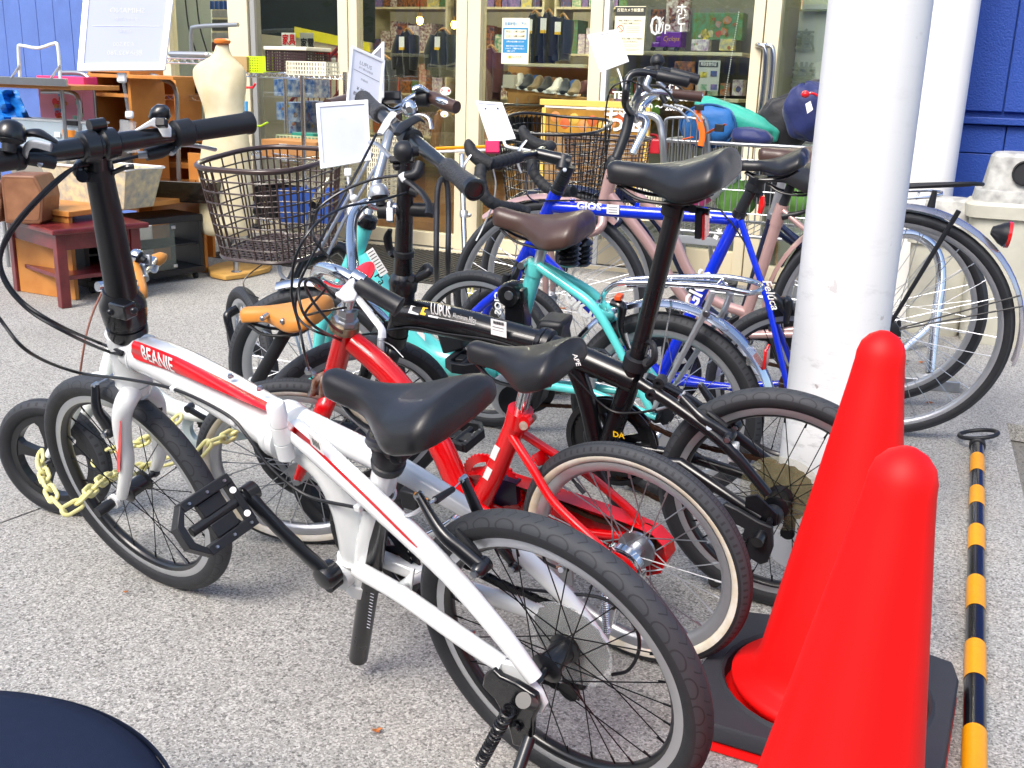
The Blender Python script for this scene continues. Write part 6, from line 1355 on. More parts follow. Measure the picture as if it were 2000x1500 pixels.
# near lever, painted white
lever(rt, [D(668, 580, zs - .22), D(690, 560, zs - .23), D(712, 545, zs - .24)], [D(662, 575, zs - .22), D(690, 572, zs - .235), D(705, 590, zs - .24), D(728, 620, zs - .245), D(745, 643, zs - .25), D(746, 660, zs - .25)], WHT, WHT, r=.0075)
MB().prism([D(x, y, zs - .25) for x, y in [(655, 578), (668, 560), (690, 538), (697, 545), (690, 560), (698, 575), (692, 588), (672, 590)]], FWD * .014).build('lever_housing', WHT, rt, bevel=.003)
MB().lathe(D(690, 541, zs - .236), gx, [(-.002, .014), (.02, .014)], 16).build('lever_clamp', CHR, rt)
lever(rt, [D(800, 372, zs + .2), D(815, 378, zs + .2)], [D(806, 372, zs + .2), D(830, 380, zs + .2), D(838, 400, zs + .2), D(837, 424, zs + .2)], BLK, BLK, r=.006)
MB().lathe(D(716, 545, zs - .02), (FWD * -.6 + UP * .5 - RT * .5), [(0, .004), (.01, .028), (.014, .03), (.016, .024)], 24).build('red_bell', REDP, rt)
MB().lathe(D(706, 556, zs - .05), (FWD * -.6 + UP * .3 - RT * .4), [(0, .012), (.018, .011)], 16).build('bell_spring', BLK, rt)
cab = mat('black_cable', '101114', .35, coat=.3, var=.05)
tub('brake_cable', rt, cab, [D(658, 578, zs - .22), D(625, 555, zs - .2), D(592, 545, zs - .2), D(583, 570, zs - .2), D(592, 610, zs - .2), D(618, 640, zs - .15), b.P(665, 665, .02)], .0026, 8, 7)
tub('brake_cable', rt, cab, [D(655, 582, zs - .22), D(618, 545, zs - .25), D(596, 553, zs - .25), D(612, 590, zs - .2), D(650, 637, zs - .1), b.P(668, 650, .03)], .0026, 8, 7)
tub('brake_cable', rt, cab, [D(800, 374, zs + .2), D(740, 392, zs + .15), D(672, 405, zs + .05), D(615, 440, zs - .05), D(578, 500, zs - .05), D(570, 555, zs - .02), D(572, 590, zs - .0), D(585, 640, zs), D(595, 690, zs), fw.P(603, 722, .035)], .0026, 8, 8)
tub('brake_cable', rt, cab, [D(640, 560, zs - .1), D(596, 612, zs - .08), D(630, 608, zs), D(690, 600, zs + .03), D(735, 612, zs + .06)], .0024, 8, 8)
saddle(rt, b.P(911, 666), b.P(1114, 689), b.w, .072, BKL, depth=.058, nosew=.021, dip=.010, kick=.03)
ptext('APE', .013, WHF, 1126, 703, 1134, 726, .02, bold=.02, name='saddle_print')
def sht(px, py, w_, a, c, m=None): return sheet(b.P(px, py, w_), b.f, b.v, a, c, m or MATS['label_paper'], rt)
stt_ = (b.P(1012, 818) - b.P(935, 985)).normalized()
for x, y, h_ in ((968, 880, .022), (963, 892, .012), (952, 925, .03)): sheet(b.P(x, y, .0212), b.w.cross(stt_), stt_, .012, h_, WHF, rt, name='frame_print')
# ================================================================== BLACK FOLDING BIKE
b = Bike((.548, 1.953), (-.398, 2.436), 11, .245)
fw = Plane((-.398, 2.436), 21.6, 19.6, .243); rw = Plane((.548, 1.953), -24.2, 9.4, .245)
rt = root('folding_bicycle', 'black folding bicycle with white lettering on its main tube and a tall black seat post', 'bicycle', (b.rc + b.fc) / 2, 'bicycles parked in the row')
for pl in (rw, fw): wheel(rt, pl, .245, .04, TY_SC, ALU, DKR, BLKM, BSP, 28, hubr=.019, hw=.0125, sr=.00105)
MP = [(782, 612), (850, 622), (930, 640), (1062, 672)]
tub('main_tube', rt, BLKP, [b.P(*p) for p in MP], [.034, .035, .033, .027], 24, 6)
tub('head_tube', rt, BLKP, [b.P(787, 585), b.P(776, 650)], .024, 20)
MB().lathe(b.P(1050, 669), (b.P(1085, 680) - b.P(1045, 668)), [(0, .027), (.004, .034), (.014, .036), (.016, .033), (.018, .033), (.02, .036), (.03, .034), (.034, .025)], 30).build('folding_hinge', BLKP, rt, smooth=35)
tub('rear_main_tube', rt, BLKP, [b.P(1078, 677), b.P(1150, 705), b.P(1240, 745)], [.026, .026, .027], 22)
tub('seat_tube', rt, BLKP, [b.P(1245, 705), b.P(1215, 790), b.P(1182, 880)], .0215, 22)
MB().lathe(b.P(1240, 718), b.P(1247, 694) - b.P(1240, 718), [(0, .024), (.002, .0265), (.026, .0265), (.028, .022)], 24).build('seat_collar', BLK, rt)
MB().tube([b.P(1262, 715, .02), b.P(1278, 700, .03), b.P(1275, 672, .02), b.P(1258, 668, 0)], [.008, .007, .006, .006], 8, 5).cyl(b.P(1262, 708, -.02), b.P(1262, 708, .028), .008, 10).build('collar_lever', BLK, rt)
tub('seat_post', rt, BLKP, [b.P(1238, 725), b.P(1322, 398)], .0172, 22)
MB().lathe(b.P(1310, 420), b.P(1322, 385) - b.P(1310, 420), [(0, .0185), (.002, .0205), (.022, .0205), (.024, .018)], 20).cyl(b.P(1335, 405, .0), b.P(1385, 415, .0), .006, 10).cyl(b.P(1352, 408, -.02), b.P(1352, 408, .02), .008, 10).build('reflector_bracket', BLK, rt)
MB().box(b.P(1368, 436, .0), b.f * .006, b.v * .025, b.w * .016).build('reflector_housing', BLK, rt, bevel=.002)
MB().box(b.P(1378, 440, .0), b.f * .003, b.v * .024, b.w * .015).build('red_reflector', REFR, rt, bevel=.002)
tub('seat_post_head', rt, BLK, [b.P(1318, 400), b.P(1330, 372)], [.018, .024], 18)
saddle(rt, b.P(1184, 314), b.P(1432, 309), b.w, .082, BKL, depth=.066, nosew=.023, dip=.012, kick=.03, groove=.003)
tub('lower_tube', rt, BLKP, [b.P(1105, 695), b.P(1128, 730), b.P(1148, 790), b.P(1165, 870)], [.019, .0195, .019, .0185], 16, 5)
bb_ = b.W(*b.uv(1180, 880)); MB().lathe(bb_ - b.w * .036, b.w, [(0, .021), (.072, .021)], 24).build('bottom_bracket', BLKP, rt)
for sg, pp in ((1, [(1250, 748, .02), (1330, 800, .04), (1420, 872, .058), (1500, 965, .066)]), (-1, [(1262, 738, -.02), (1345, 782, -.04), (1430, 845, -.058), (1540, 930, -.066)])):
    tub('seat_stay', rt, BLKP, [b.P(*p) for p in pp], [.0125, .0125, .0115, .0095], 14, 4)
    MB().prism([rw.W(x, y, .066 * sg) for x, y in [(.05, .04), (.03, .05), (-.012, .015), (-.012, -.01), (.012, -.02), (.05, -.01)]], rw.w * .006 * sg).build('dropout', BLKP, rt, bevel=.001)
tub('chainstay', rt, BLKP, [bb_ + b.w * .03, b.P(1330, 905, .05), rw.W(.02, -.002, .066)], [.012, .012, .010], 14)
tub('chainstay', rt, BLKP, [bb_ - b.w * .03, b.P(1340, 890, -.05), rw.W(.02, -.002, -.066)], [.012, .012, .010], 14)
for x, y, q in ((1290, 745, .02), (1275, 768, .03)): MB().lathe(b.P(x, y, q), b.w, [(-.012, .011), (.012, .012), (.0125, .006), (.006, .005)], 18).build('carrier_boss', BLK, rt)
tub('axle', rt, BLKM, [rw.o + rw.w * .085, rw.o - rw.w * .085], .0065, 12)
MB().lathe(rw.o + rw.w * .045, rw.w, [(0, .02), (.01, .022), (.02, .018)], 22).build('hub_cap', BLK, rt)
MB().lathe(rw.o - rw.w * .034, rw.w, [(0, .02), (0, .083), (.002, .084), (.003, .083), (.003, .02)], 48, loop=True).build('spoke_guard_disc', mat('yellowed_clear_plastic', 'b9b68e', .2, var=0, alpha=.16), rt)
cs = MB()
for i, r_ in enumerate((.066, .058, .05, .042, .034)):
    n = 40; cs.rings([[rw.o - rw.w * (.038 + i * .005 + q * .002) + (rw.f * math.cos(2 * PI * k / n) + rw.v * math.sin(2 * PI * k / n)) * (r_ - (.003 if k % 2 else 0)) for k in range(n)] for q in (0, 1)])
cs.build('cassette', mat('rusty_sprocket', '43362a', .55, metal=.5, var=.3, vs=40, col2='6a594a'), rt, smooth=0)
chain_run(rt, [rw.W(.02, .06, -.048), rw.W(.2, .075, -.045), bb_ + b.v * .085 - b.w * .045], CHNM, wax=b.w)
chain_run(rt, [rw.W(.02, -.09, -.048), rw.W(.2, -.09, -.045), bb_ - b.v * .085 - b.w * .045], CHNM, wax=b.w)
chainring(rt, b, bb_, .086, -.045, BLKM, holes=5)
guard_ring(rt, b, bb_, .085, .102, -.052, BLKM); guard_ring(rt, b, bb_, .092, .104, -.036, BLKM)
crank(rt, bb_ + b.w * .06, bb_ + b.w * .07 - b.f * .10 - b.v * .13, b.w, BLKM, r=.013)
crank(rt, bb_ - b.w * .065, bb_ - b.w * .08 + b.f * .10 + b.v * .12, -b.w, BLKM, r=.013)
pedal(rt, bb_ - b.w * .09 + b.f * .10 + b.v * .12, -b.w, b.f, BLK, wd=.09, ln=.08)
MB().prism([rw.W(x, y, .078) for x, y in [(.10, .012), (.085, .028), (.06, .02), (.02, .002), (-.008, -.005), (-.012, -.05), (-.004, -.085), (.01, -.095), (.04, -.08), (.05, -.045), (.045, -.02), (.08, -.008)]], rw.w * .012).build('kickstand_bracket', BLK, rt, bevel=.003)
tub('kickstand_pivot', rt, BLKM, [rw.W(.012, -.025, .085), rw.W(.015, -.03, .112)], .012, 16)
sp_ = MB(); spring(sp_, rw.W(.042, -.035, .09), rw.W(.05, -.085, .09), .006, .0016, 9); sp_.build('kickstand_spring', BLKM, rt)
k0 = rw.W(.035, -.08, .09); kf = G(1395, 1135, .012); tub('kickstand', rt, BLKM, [k0, kf + (k0 - kf) * .1], [.009, .008], 12); tub('kickstand_foot', rt, BLK, [kf + (k0 - kf) * .25, kf], .014, 14)
# derailleur cage seen through the spokes
MB().prism([rw.W(-.01, -.04, -.06), rw.W(-.03, -.035, -.06), rw.W(-.028, -.11, -.06), rw.W(.0, -.115, -.06)], rw.w * .004).lathe(rw.W(-.015, -.1, -.055), rw.w, [(0, .015), (.006, .015)], 20).build('rear_derailleur', BLKM, rt)
# rear brake
vbrake(rt, b.P(1425, 852, .05), b.P(1330, 775, .03), b.w, BLKM); brake_pad(rt, b.P(1402, 820, .02), b.f * .8 + b.v * .5, b.w)
vbrake(rt, b.P(1440, 830, -.05), b.P(1368, 752, -.03), b.w, BLKM)
tub('brake_noodle', rt, ALU, [b.P(1283, 800, .03), b.P(1320, 788, .035), b.P(1338, 765, .02)], .003, 8, 6)
MB().cyl(b.P(1380, 838, .03), b.P(1385, 835, .06), .006, 10).build('brake_bolt', STL, rt)
MB().box(b.P(1432, 882, .05), b.f * .01, b.v * .02, b.w * .01).build('clear_reflector', FROST, rt, bevel=.004)
# fork
tub('fork_crown', rt, BLKP, [b.P(775, 652), b.P(771, 672)], [.026, .024], 18)
fork(rt, fw, b.P(771, 668), .053, [.019, .019, .0185, .0165, .011], BLKP)
for sg in (1, -1): MB().lathe(fw.o + fw.w * .05 * sg, fw.w * sg, [(0, .012), (.01, .012), (.012, .007), (.02, .007)], 10).build('axle_nut', BLKM, rt)
vbrake(rt, fw.W(-.02, .2, .06), fw.W(-.03, .285, .035), fw.w, ALU); brake_pad(rt, fw.W(-.01, .21, .02), fw.f, fw.w)
tub('brake_cable', rt, STL, [b.P(737, 662, .05), b.P(765, 675, .06), b.P(788, 698, .07)], .0014, 6, 5)
# handlepost
ax_ = (b.P(792, 300) - b.P(787, 560)).normalized()
tub('handlepost', rt, BLKP, [b.P(786, 560), b.P(790, 430), b.P(794, 290)], [.021, .0182, .0165], 22)
MB().lathe(b.P(787, 590), ax_, [(0, .022), (.002, .0255), (.012, .0255), (.013, .0235), (.016, .0235), (.017, .0255), (.028, .0255), (.03, .03), (.05, .032), (.062, .027), (.07, .021)], 26).build('handlepost_hinge', BLKM, rt, smooth=35)
MB().lathe(b.P(789, 500), ax_, [(0, .0195), (.002, .0225), (.013, .0225), (.015, .019)], 22).build('post_collar', BLK, rt)
MB().tube([b.P(768, 500, 0), b.P(762, 490, -.01), b.P(757, 465, -.01), b.P(762, 448, -.01)], [.007, .009, .011, .006], 10, 5, flat=.6).build('collar_lever', BLK, rt)
MB().tube([b.P(818, 542, .02), b.P(838, 530, .02), b.P(832, 520, .0), b.P(812, 548, -.0)], [.009, .009, .007, .008], 10, 5).build('hinge_latch', BLK, rt)
MB().cyl(b.P(803, 545, .0), b.P(803, 545, .036), .007, 10).build('latch_bolt', BLK, rt)
c_ = b.P(800, 268); zc = (c_ - C0).dot(FWD)
e1 = D(928, 371, zc - .24); hx = (e1 - c_).normalized(); HL = (e1 - c_).length
e2 = c_ - hx * HL * .9
tub('handlebar', rt, BLKM, [e2, c_ - hx * .06, c_ + hx * .06, e1], [.0115, .0145, .0145, .0115], 18)
MB().lathe(c_ - hx * .022, hx, [(0, .016), (.003, .022), (.041, .022), (.044, .016)], 20).build('bar_clamp', BLK, rt)
TXG = mat('dimpled_grip', '34363a', .5, var=.1, vs=20, bump=.9, bs=260)
MB().lathe(e1 - hx * .128, hx, [(0, .0155), (.002, .0185), (.02, .0195), (.035, .017), (.07, .0175), (.1, .0195), (.118, .0205)], 26).build('grip', TXG, rt)
MB().lathe(e1 - hx * .012, hx, [(0, .0208), (.012, .0208), (.014, .018), (.0145, .0145), (.012, .014), (.0125, .001)], 28).build('grip_end_ring', BLKM, rt)
MB().lathe(e2 + hx * .125, -hx, [(0, .0155), (.002, .0185), (.02, .0195), (.035, .017), (.07, .0175), (.118, .0205), (.13, .018)], 22).build('grip', TXG, rt)
zz = lambda k: zc - .24 * k
bell(rt, D(797, 296, zz(.55)), (-RT * .95 - UP * .1 + FWD * -.3), .021, BLK)
lever(rt, [D(820, 318, zz(.6)), D(812, 340, zz(.62)), D(792, 345, zz(.6))], [D(795, 352, zz(.6)), D(808, 362, zz(.65)), D(825, 378, zz(.7)), D(838, 400, zz(.78)), D(838, 420, zz(.85))], BLK, BLK, r=.0075)
MB().cyl(D(784, 340, zz(.6)), D(792, 352, zz(.6)), .008, 12).build('barrel_adjuster', WHT, rt)
MB().tube([D(775, 262, zz(.2)), D(790, 245, zz(.1)), D(815, 232, zz(.05)), D(828, 238, zz(0))], [.008, .014, .010, .004], 12, 6, flat=.5).build('shift_indicator', BLK, rt)
MB().tube([D(742, 262, zz(-.2)), D(758, 238, zz(-.25)), D(768, 222, zz(-.3))], [.008, .012, .01], 10, 4, flat=.6).build('sign_clip', WHT, rt)
lever(rt, [D(778, 235, zz(-.2)), D(770, 245, zz(-.2))], [D(724, 278, zz(-.3)), D(738, 282, zz(-.2)), D(752, 296, zz(-.1)), D(764, 308, zz(0))], ALU, BLK, r=.006)
MB().box(D(785, 312, zz(.2)), RT * .024, UP * .006, FWD * .008).cyl(D(774, 320, zz(.2)), D(775, 328, zz(.15)), .008, 12).build('phone_mount', BLK, rt, bevel=.002)
tub('brake_cable', rt, cab, [D(784, 342, zz(.6)), D(730, 350, zz(.5)), D(672, 372, zz(.4)), D(625, 405, zz(.4)), D(612, 440, zz(.3)), D(615, 470, zz(.3)), D(640, 500, zz(.2)), D(690, 560, zz(.1)), b.P(762, 640, -.03)], .0027, 8, 8)
tub('gear_cable', rt, cab, [D(735, 262, zz(-.2)), D(700, 330, zz(.1)), D(662, 400, zz(.2)), D(610, 500, zz(.2)), D(583, 560, zz(.15)), D(582, 620, zz(.1)), D(640, 655, zz(.1)), b.P(720, 652, .035), b.P(800, 640, .037), b.P(870, 632 + 20, .036), b.P(960, 665, .034), b.P(1040, 690, .03)], .0027, 8, 8)
tub('brake_cable', rt, cab, [b.P(1090, 700, .03), b.P(1130, 745, .03), b.P(1190, 800, .028), b.P(1240, 806, .03), b.P(1283, 800, .03)], .0027, 8, 7)
nrm = -b.w
wrap_r = .036
ptext('LUPUS', .036, WHF, 860, 608, 878, 611.5, .0362, bold=.02, maxw=.048, wrap=.037, name='brand_lettering')
ptext('Aluminum Alloy', .016, WHF, 907, 621, 930, 626.5, .0355, maxw=.056, wrap=.037, name='small_lettering')
sheet(b.P(885, 626, .039), b.P(932, 637, .036) - b.P(840, 619, .037), b.v, .105, .0012, WHF, rt, name='underline', th=.0004)
LBL = MATS['label_paper']
sheet(b.P(974, 641, .0362), b.P(1000, 648, .034) - b.P(950, 636, .034), b.v * .9 - b.w * .1, .036, .034, LBL, rt, name='price_label')
for q in range(9): sheet(b.P(964 + q * 2.4, 629 + q * .5, .0370), b.f, b.v, .0012 + .0008 * (q % 2), .007, BKF, rt, name='barcode', th=.0004)
for q in range(3): sheet(b.P(973, 640 + q * 6, .0370), b.P(1000, 648) - b.P(950, 636), b.v, .026, .0016, GRF, rt, name='label_print', th=.0004)
tn = (b.v * .75 + b.w * .66).normalized(); td = (b.P(880, 590) - b.P(810, 575)).normalized()
for x, y, wd_, m_ in ((824, 583, .026, LBL), (842, 585, .013, YEL), (862, 590, .024, LBL)): sheet(b.W(*b.uv(x, y + 38), 0) + tn * .0365, td, tn.cross(td), wd_, .018, m_, rt, name='sticker')
text('DA', .018, YEL, b.P(1208, 850, .0218), b.f * -1, b.v, rt, bold=.03, name='yellow_print')
# ================================================================== TURQUOISE ELECTRIC BIKE
b = Bike((.392, 2.515), (-.565, 2.90), 6.5, .25)
fw = Plane((-.53, 2.78), -5, 9, .246); rw = Plane((.392, 2.515), -25, 6, .25)
rt = root('electric_bicycle', 'turquoise electric bicycle with brown saddle, brown wire front basket and chrome rear rack', 'bicycle', (b.rc + b.fc) / 2, 'bicycles parked in the row')
for pl, R in ((rw, .25), (fw, .246)): wheel(rt, pl, R, .046, TY_BL, ALU, ALU, BLK, STL, 28, hubr=.03, hw=.014, flange=.028, hubw=.055)
# frame
tub('head_tube', rt, TEAL, [b.P(714, 436), b.P(700, 480), b.P(668, 555)], [.0225, .0215, .021], 20)
tub('main_tube', rt, TEAL, [b.P(703, 500), b.P(738, 560), b.P(778, 622), b.P(815, 668), b.P(858, 700), b.P(910, 712), b.P(975, 720)], [.028, .037, .038, .038, .036, .033, .028], 22, 5, flat=1.15)
tub('seat_tube', rt, TEAL, [b.P(1046, 522), b.P(1022, 610), b.P(985, 730)], [.021, .02, .022], 20)
tub('seat_tube_lug', rt, TEAL, [b.P(1049, 512), b.P(1042, 535)], .0245, 20)
tub('seat_post', rt, ALU, [b.P(1048, 525), b.P(1062, 478)], .0135, 16)
tub('seat_stay', rt, TEAL, [b.P(1052, 520, .012), b.P(1110, 560, .03), b.P(1160, 600, .05), b.P(1200, 665, .055), b.P(1240, 745, .058), rw.W(.01, .01, .062)], [.012, .0125, .012, .011, .0095, .009], 14, 5)
tub('seat_stay', rt, TEAL, [b.P(1055, 517, -.012), b.P(1110, 545, -.03), b.P(1165, 580, -.05), b.P(1215, 650, -.055), rw.W(.01, .01, -.062)], [.012, .0125, .012, .010, .009], 14, 5)
MB().tube([b.P(1172, 610, .05), b.P(1192, 618, .02), b.P(1190, 598, -.03)], [.009, .011, .009], 12, 5).build('stay_bridge', TEAL, rt)
tub('chainstay', rt, TEAL, [b.P(1010, 745, .03), b.P(1150, 765, .055), rw.W(.0, .0, .062)], [.011, .011, .009], 14)
tub('chainstay', rt, TEAL, [b.P(1010, 745, -.03), b.P(1150, 755, -.055), rw.W(.0, .0, -.062)], [.011, .011, .009], 14)
fork(rt, fw, b.P(664, 567), .058, [.018, .017, .016, .014, .010], TEAL)
tub('fork_crown', rt, TEAL, [b.P(671, 550), b.P(663, 572)], .024, 18)
# motor, lock, battery
mo = b.W(*b.uv(1010, 765)); MB().lathe(mo - b.w * .05, b.w, [(0, .02), (.002, .062), (.085, .066), (.092, .055), (.094, .03)], 30).build('motor_unit', ALU, rt, smooth=45)
MB().lathe(b.W(*b.uv(1020, 770)) + b.w * .05, b.w, [(0, .045), (.006, .045), (.008, .03)], 26).build('motor_cover', BLKM, rt)
MB().box(b.P(1060, 705, -.0), b.f * .035, (b.P(1046, 522) - b.P(985, 730)).normalized() * .13, b.w * .045).build('battery_pack', BLK, rt, bevel=.012)
MB().box(b.P(905, 655, .02), b.f * .055, b.v * .018, b.w * .03).build('cable_cover', BLK, rt, bevel=.004)
crank(rt, b.P(952, 757, .075), b.P(933, 690, .085), b.w, ALU, r=.015)
crank(rt, b.P(1000, 760, -.07), b.P(1020, 850, -.085), -b.w, ALU, r=.015)
pedal(rt, b.P(933, 690, .09), b.w, b.f, BLK, wd=.085, ln=.09, th=.026)
MB().box(b.P(892, 650, .09), b.f * .03 - b.v * .012, b.v * .035 + b.f * .01, b.w * .045).build('pedal_cage', BLK, rt, bevel=.006)
chainring(rt, b, mo, .06, -.06, BLK); guard_ring(rt, b, mo, .05, .085, -.066, BLK, name='chain_guard', th=.006)
chain_run(rt, [mo + b.v * .06 - b.w * .06, rw.W(.02, .03, -.055)], CHNM, wax=b.w); chain_run(rt, [mo - b.v * .06 - b.w * .06, rw.W(.02, -.035, -.055)], CHNM, wax=b.w)
MB().lathe(b.P(994, 577, .05), b.w, [(-.04, .03), (0, .032), (.01, .026), (.012, .017)], 24).box(b.P(1012, 600, .02), b.f * .026, b.v * .055, b.w * .028).build('frame_lock', BLKP, rt, bevel=.003)
MB().lathe(b.P(994, 577, .063), b.w, [(0, .012), (.004, .011)], 18).build('key_barrel', STL, rt)
MB().lathe(b.P(1020, 517, .03), b.w, [(-.06, .007), (.005, .009), (.012, .009)], 12).build('seat_bolt', STL, rt)
# saddle with springs
saddle(rt, b.P(963, 403), b.P(1150, 428), b.w, .098, BRL, depth=.075, nosew=.026, dip=.012, kick=.03)
for w0, px_ in ((.04, 1112), (-.04, 1135)):
    p0 = b.P(px_, 492, w0); MB().lathe(p0 - b.v * .034, b.v, [(0, .02), (.006, .026), (.012, .02), (.018, .028), (.024, .021), (.030, .029), (.036, .022), (.042, .029), (.048, .022), (.056, .03), (.066, .024), (.07, .012)], 22).build('saddle_spring', BLKP, rt, smooth=60)
# rear mudguard, rack, light
fender(rt, rw, .283, 10, 165, .055, CHR)
rk = MB()
zt = lambda x, y, w0: b.P(x, y, w0)
rk.tube([zt(1172, 590, .02), zt(1190, 562, .045), zt(1230, 552, .05), zt(1390, 560, .055), zt(1465, 572, .045), zt(1488, 560, 0), zt(1462, 548, -.045), zt(1390, 540, -.055), zt(1240, 545, -.05), zt(1200, 556, -.03)], .0065, 10, 6)
rk.build('rack_loop', CHR, rt)
tub('rack_loop', rt, CHR, [zt(1225, 558, .02), zt(1300, 556, .025), zt(1400, 562, .025), zt(1418, 558, 0), zt(1400, 552, -.025), zt(1300, 548, -.025), zt(1225, 552, -.02)], .005, 8, 6)
for x in (1300, 1400): tub('rack_bar', rt, CHR, [zt(x, 560, .052), zt(x + 12, 545, -.052)], .0045, 8)
tub('rack_strut', rt, CHR, [zt(1172, 590, .02), b.P(1150, 596, .05)], .007, 8)
for sg, px_ in ((1, 1376), (-1, 1412)):
    MB().tube([zt(px_ + 16, 572, .05 * sg), zt(px_, 612, .055 * sg), rw.W(.005, .02, .075 * sg)], [.007, .008, .006], 10, 1).build('rack_leg', ALU, rt)
    bolt(rt, zt(px_ + 4, 612, .06 * sg), b.w, .008, .008)
tub('mudguard_stay', rt, CHR, [rw.W(.01, .01, .06), rw.W(-.02, .28, .045)], .0022, 6)
MB().tube([b.P(1218, 590, -.02), b.P(1222, 605, -.01)], .006, 8).build('rack_peg', ALU, rt)
MB().tube([b.P(1196, 590, .05), b.P(1215, 600, .055), b.P(1212, 640, .055), b.P(1232, 690, .05)], [.014, .016, .011, .008], 12, 6, flat=.7).build('wheel_lock', BLKP, rt)
MB().box(b.P(1209, 580, .055), b.f * .008, b.v * .006, b.w * .014).build('lock_tab', mat('orange_plastic', 'd8501c', .4), rt, bevel=.002)
tub('lock_shackle', rt, CHR, [b.P(1232, 690, .05), b.P(1222, 650, .055)], .005, 8)
MB().box(b.P(1478, 690, .0), b.f * .02, b.v * .024, b.w * .028).build('tail_light', CLR, rt, bevel=.004)
MB().box(b.P(1497, 697, .0), b.f * .004, b.v * .024, b.w * .026).build('red_reflector', REFR, rt, bevel=.003)
MB().box(b.P(1465, 690, .0), b.f * .004, b.v * .03, b.w * .012).build('light_bracket', BLK, rt, bevel=.002)
# kickstand
tub('kickstand', rt, ALU, [rw.W(.02, -.03, .07), rw.W(.05, -.12, .085), G(1225, 950, .008)], .010, 10)
sp_ = MB(); spring(sp_, b.P(1293, 838, .07), b.P(1272, 868, .07), .008, .0018, 10); sp_.build('kickstand_spring', CHR, rt)
MB().prism([b.P(x, y, .07) for x, y in [(1262, 830), (1290, 825), (1310, 850), (1300, 880), (1275, 885), (1262, 855)]], b.w * .004).build('kickstand_bracket', ALU, rt, bevel=.001)
# front: headset, stem, bar
ax_ = (b.P(714, 436) - b.P(668, 555)).normalized()
MB().lathe(b.P(713, 440), ax_, [(0, .024), (.004, .029), (.014, .029), (.018, .027), (.03, .027), (.034, .02)], 24).build('headset', BLKP, rt)
st0 = b.P(716, 425); zs = (st0 - C0).dot(FWD)
tp = D(768, 232, zs + .02)
tub('stem', rt, STL, [st0, D(745, 320, zs + .01), tp], .0125, 16)
c_ = D(770, 218, zs + .02); e1 = D(890, 209, zs - .02); hx = (e1 - c_).normalized()
tub('handlebar', rt, CHR, [D(645, 205, zs - .16), D(700, 190, zs - .05), D(740, 205, zs), c_, D(800, 195, zs + .05), D(830, 185, zs + .05), D(860, 197, zs + .0), e1], .0112, 14, 6)
MB().tube([D(828, 186, zs + .05), D(850, 193, zs + .02), D(872, 203, zs), D(892, 210, zs - .02)], [.0155, .0175, .018, .0165], 18, 4).build('grip', BRL, rt)
MB().tube([D(640, 207, zs - .17), D(700, 190, zs - .05)], .0165, 16).build('grip', BRL, rt)
MB().lathe(D(815, 192, zs + .03), (D(850, 192, zs + .02) - D(815, 192, zs + .03)), [(0, .022), (.03, .023), (.034, .017)], 20).build('twist_shifter', BLK, rt)
bell(rt, D(800, 214, zs - .03), (-FWD * .9 + UP * .15), .022, CHR)
MB().lathe(D(799, 214, zs - .062), -FWD, [(0, .008), (.001, .008)], 12).build('bell_cap', BLK, rt)
MB().tube([D(806, 175, zs), D(820, 170, zs), D(838, 180, zs)], [.012, .013, .006], 10, 4, flat=.6).build('shift_window', CHR, rt)
lever(rt, [D(800, 200, zs), D(806, 215, zs - .02), D(812, 222, zs - .04)], [D(800, 228, zs - .04), D(822, 224, zs - .05), D(838, 232, zs - .06), D(843, 252, zs - .06)], ALU, BLK, r=.006)
MB().box(D(762, 190, zs), RT * .03, UP * .012, FWD * .02).build('display_unit', BLKP, rt, bevel=.004)
# wire basket in front, brown
def basket(rt, c, ax, ay, up, a, c2, h, taper, m, rim_m=None, nv=44, nh=7, wr=.0017, rr_=.005, dip=0.0, sq=.62, floor=True, name='basket'):
    """rounded-rectangle wire basket: c = centre of the base, ax/ay unit, half sizes a, c2 at the top"""
    def P(t, k, r=1.0):
        q = taper + (1 - taper) * k; x = math.cos(t); y = math.sin(t)
        return c + ax * (a * q * r * math.copysign(abs(x) ** sq, x)) + ay * (c2 * q * r * math.copysign(abs(y) ** sq, y)) + up * (h * k + dip * k * (x > 0) * abs(x))
    N = 64
    o = MB().tube([P(2 * PI * i / N, 1) for i in range(N)], rr_, 10, closed=True).build('basket_rim', rim_m or m, rt)
    for j in range(nh):
        k = j / nh
        MB().tube([P(2 * PI * i / N, k) for i in range(N)], wr if j else rr_ * .8, 6, closed=True).build('wire_hoop', m, rt)
    for i in range(nv):
        # even spacing along the perimeter
        t = 2 * PI * i / nv; MB().tube([P(t, -.02), P(t, .5), P(t, 1)], wr, 6).build('wire', m, rt)
    if floor:
        fl = MB()
        for j in range(-6, 7):
            q = j / 7; x = (1 - abs(q) ** 3) ** .4
            fl.tube([c + ay * (c2 * taper * q) - ax * (a * taper * x), c + ay * (c2 * taper * q) + ax * (a * taper * x)], wr * 1.4, 5)
            fl.tube([c + ax * (a * taper * q) - ay * (c2 * taper * x), c + ax * (a * taper * q) + ay * (c2 * taper * x)], wr * 1.4, 5)
        ob = fl.build('basket_floor', m, rt); ob['kind'] = 'stuff'
    return P
zb = (fw.o - C0).dot(FWD)
bf = b.f; bx = -b.f
bc = D(546, 484, 3.10)
basket(rt, bc, bf, b.w * -1, b.v, .172, .19, .262, .82, BRW, nv=42, nh=8, wr=.0025, rr_=.0078)
tub('basket_stay', rt, ALU, [D(545, 517, 3.0), D(548, 535, 3.0), D(570, 560, 2.98), D(578, 585, 2.97)], .006, 8, 5)
tub('basket_stay', rt, STL, [D(560, 600, 2.9), D(582, 670, 2.86), fw.W(0, 0, .07)], .004, 6)
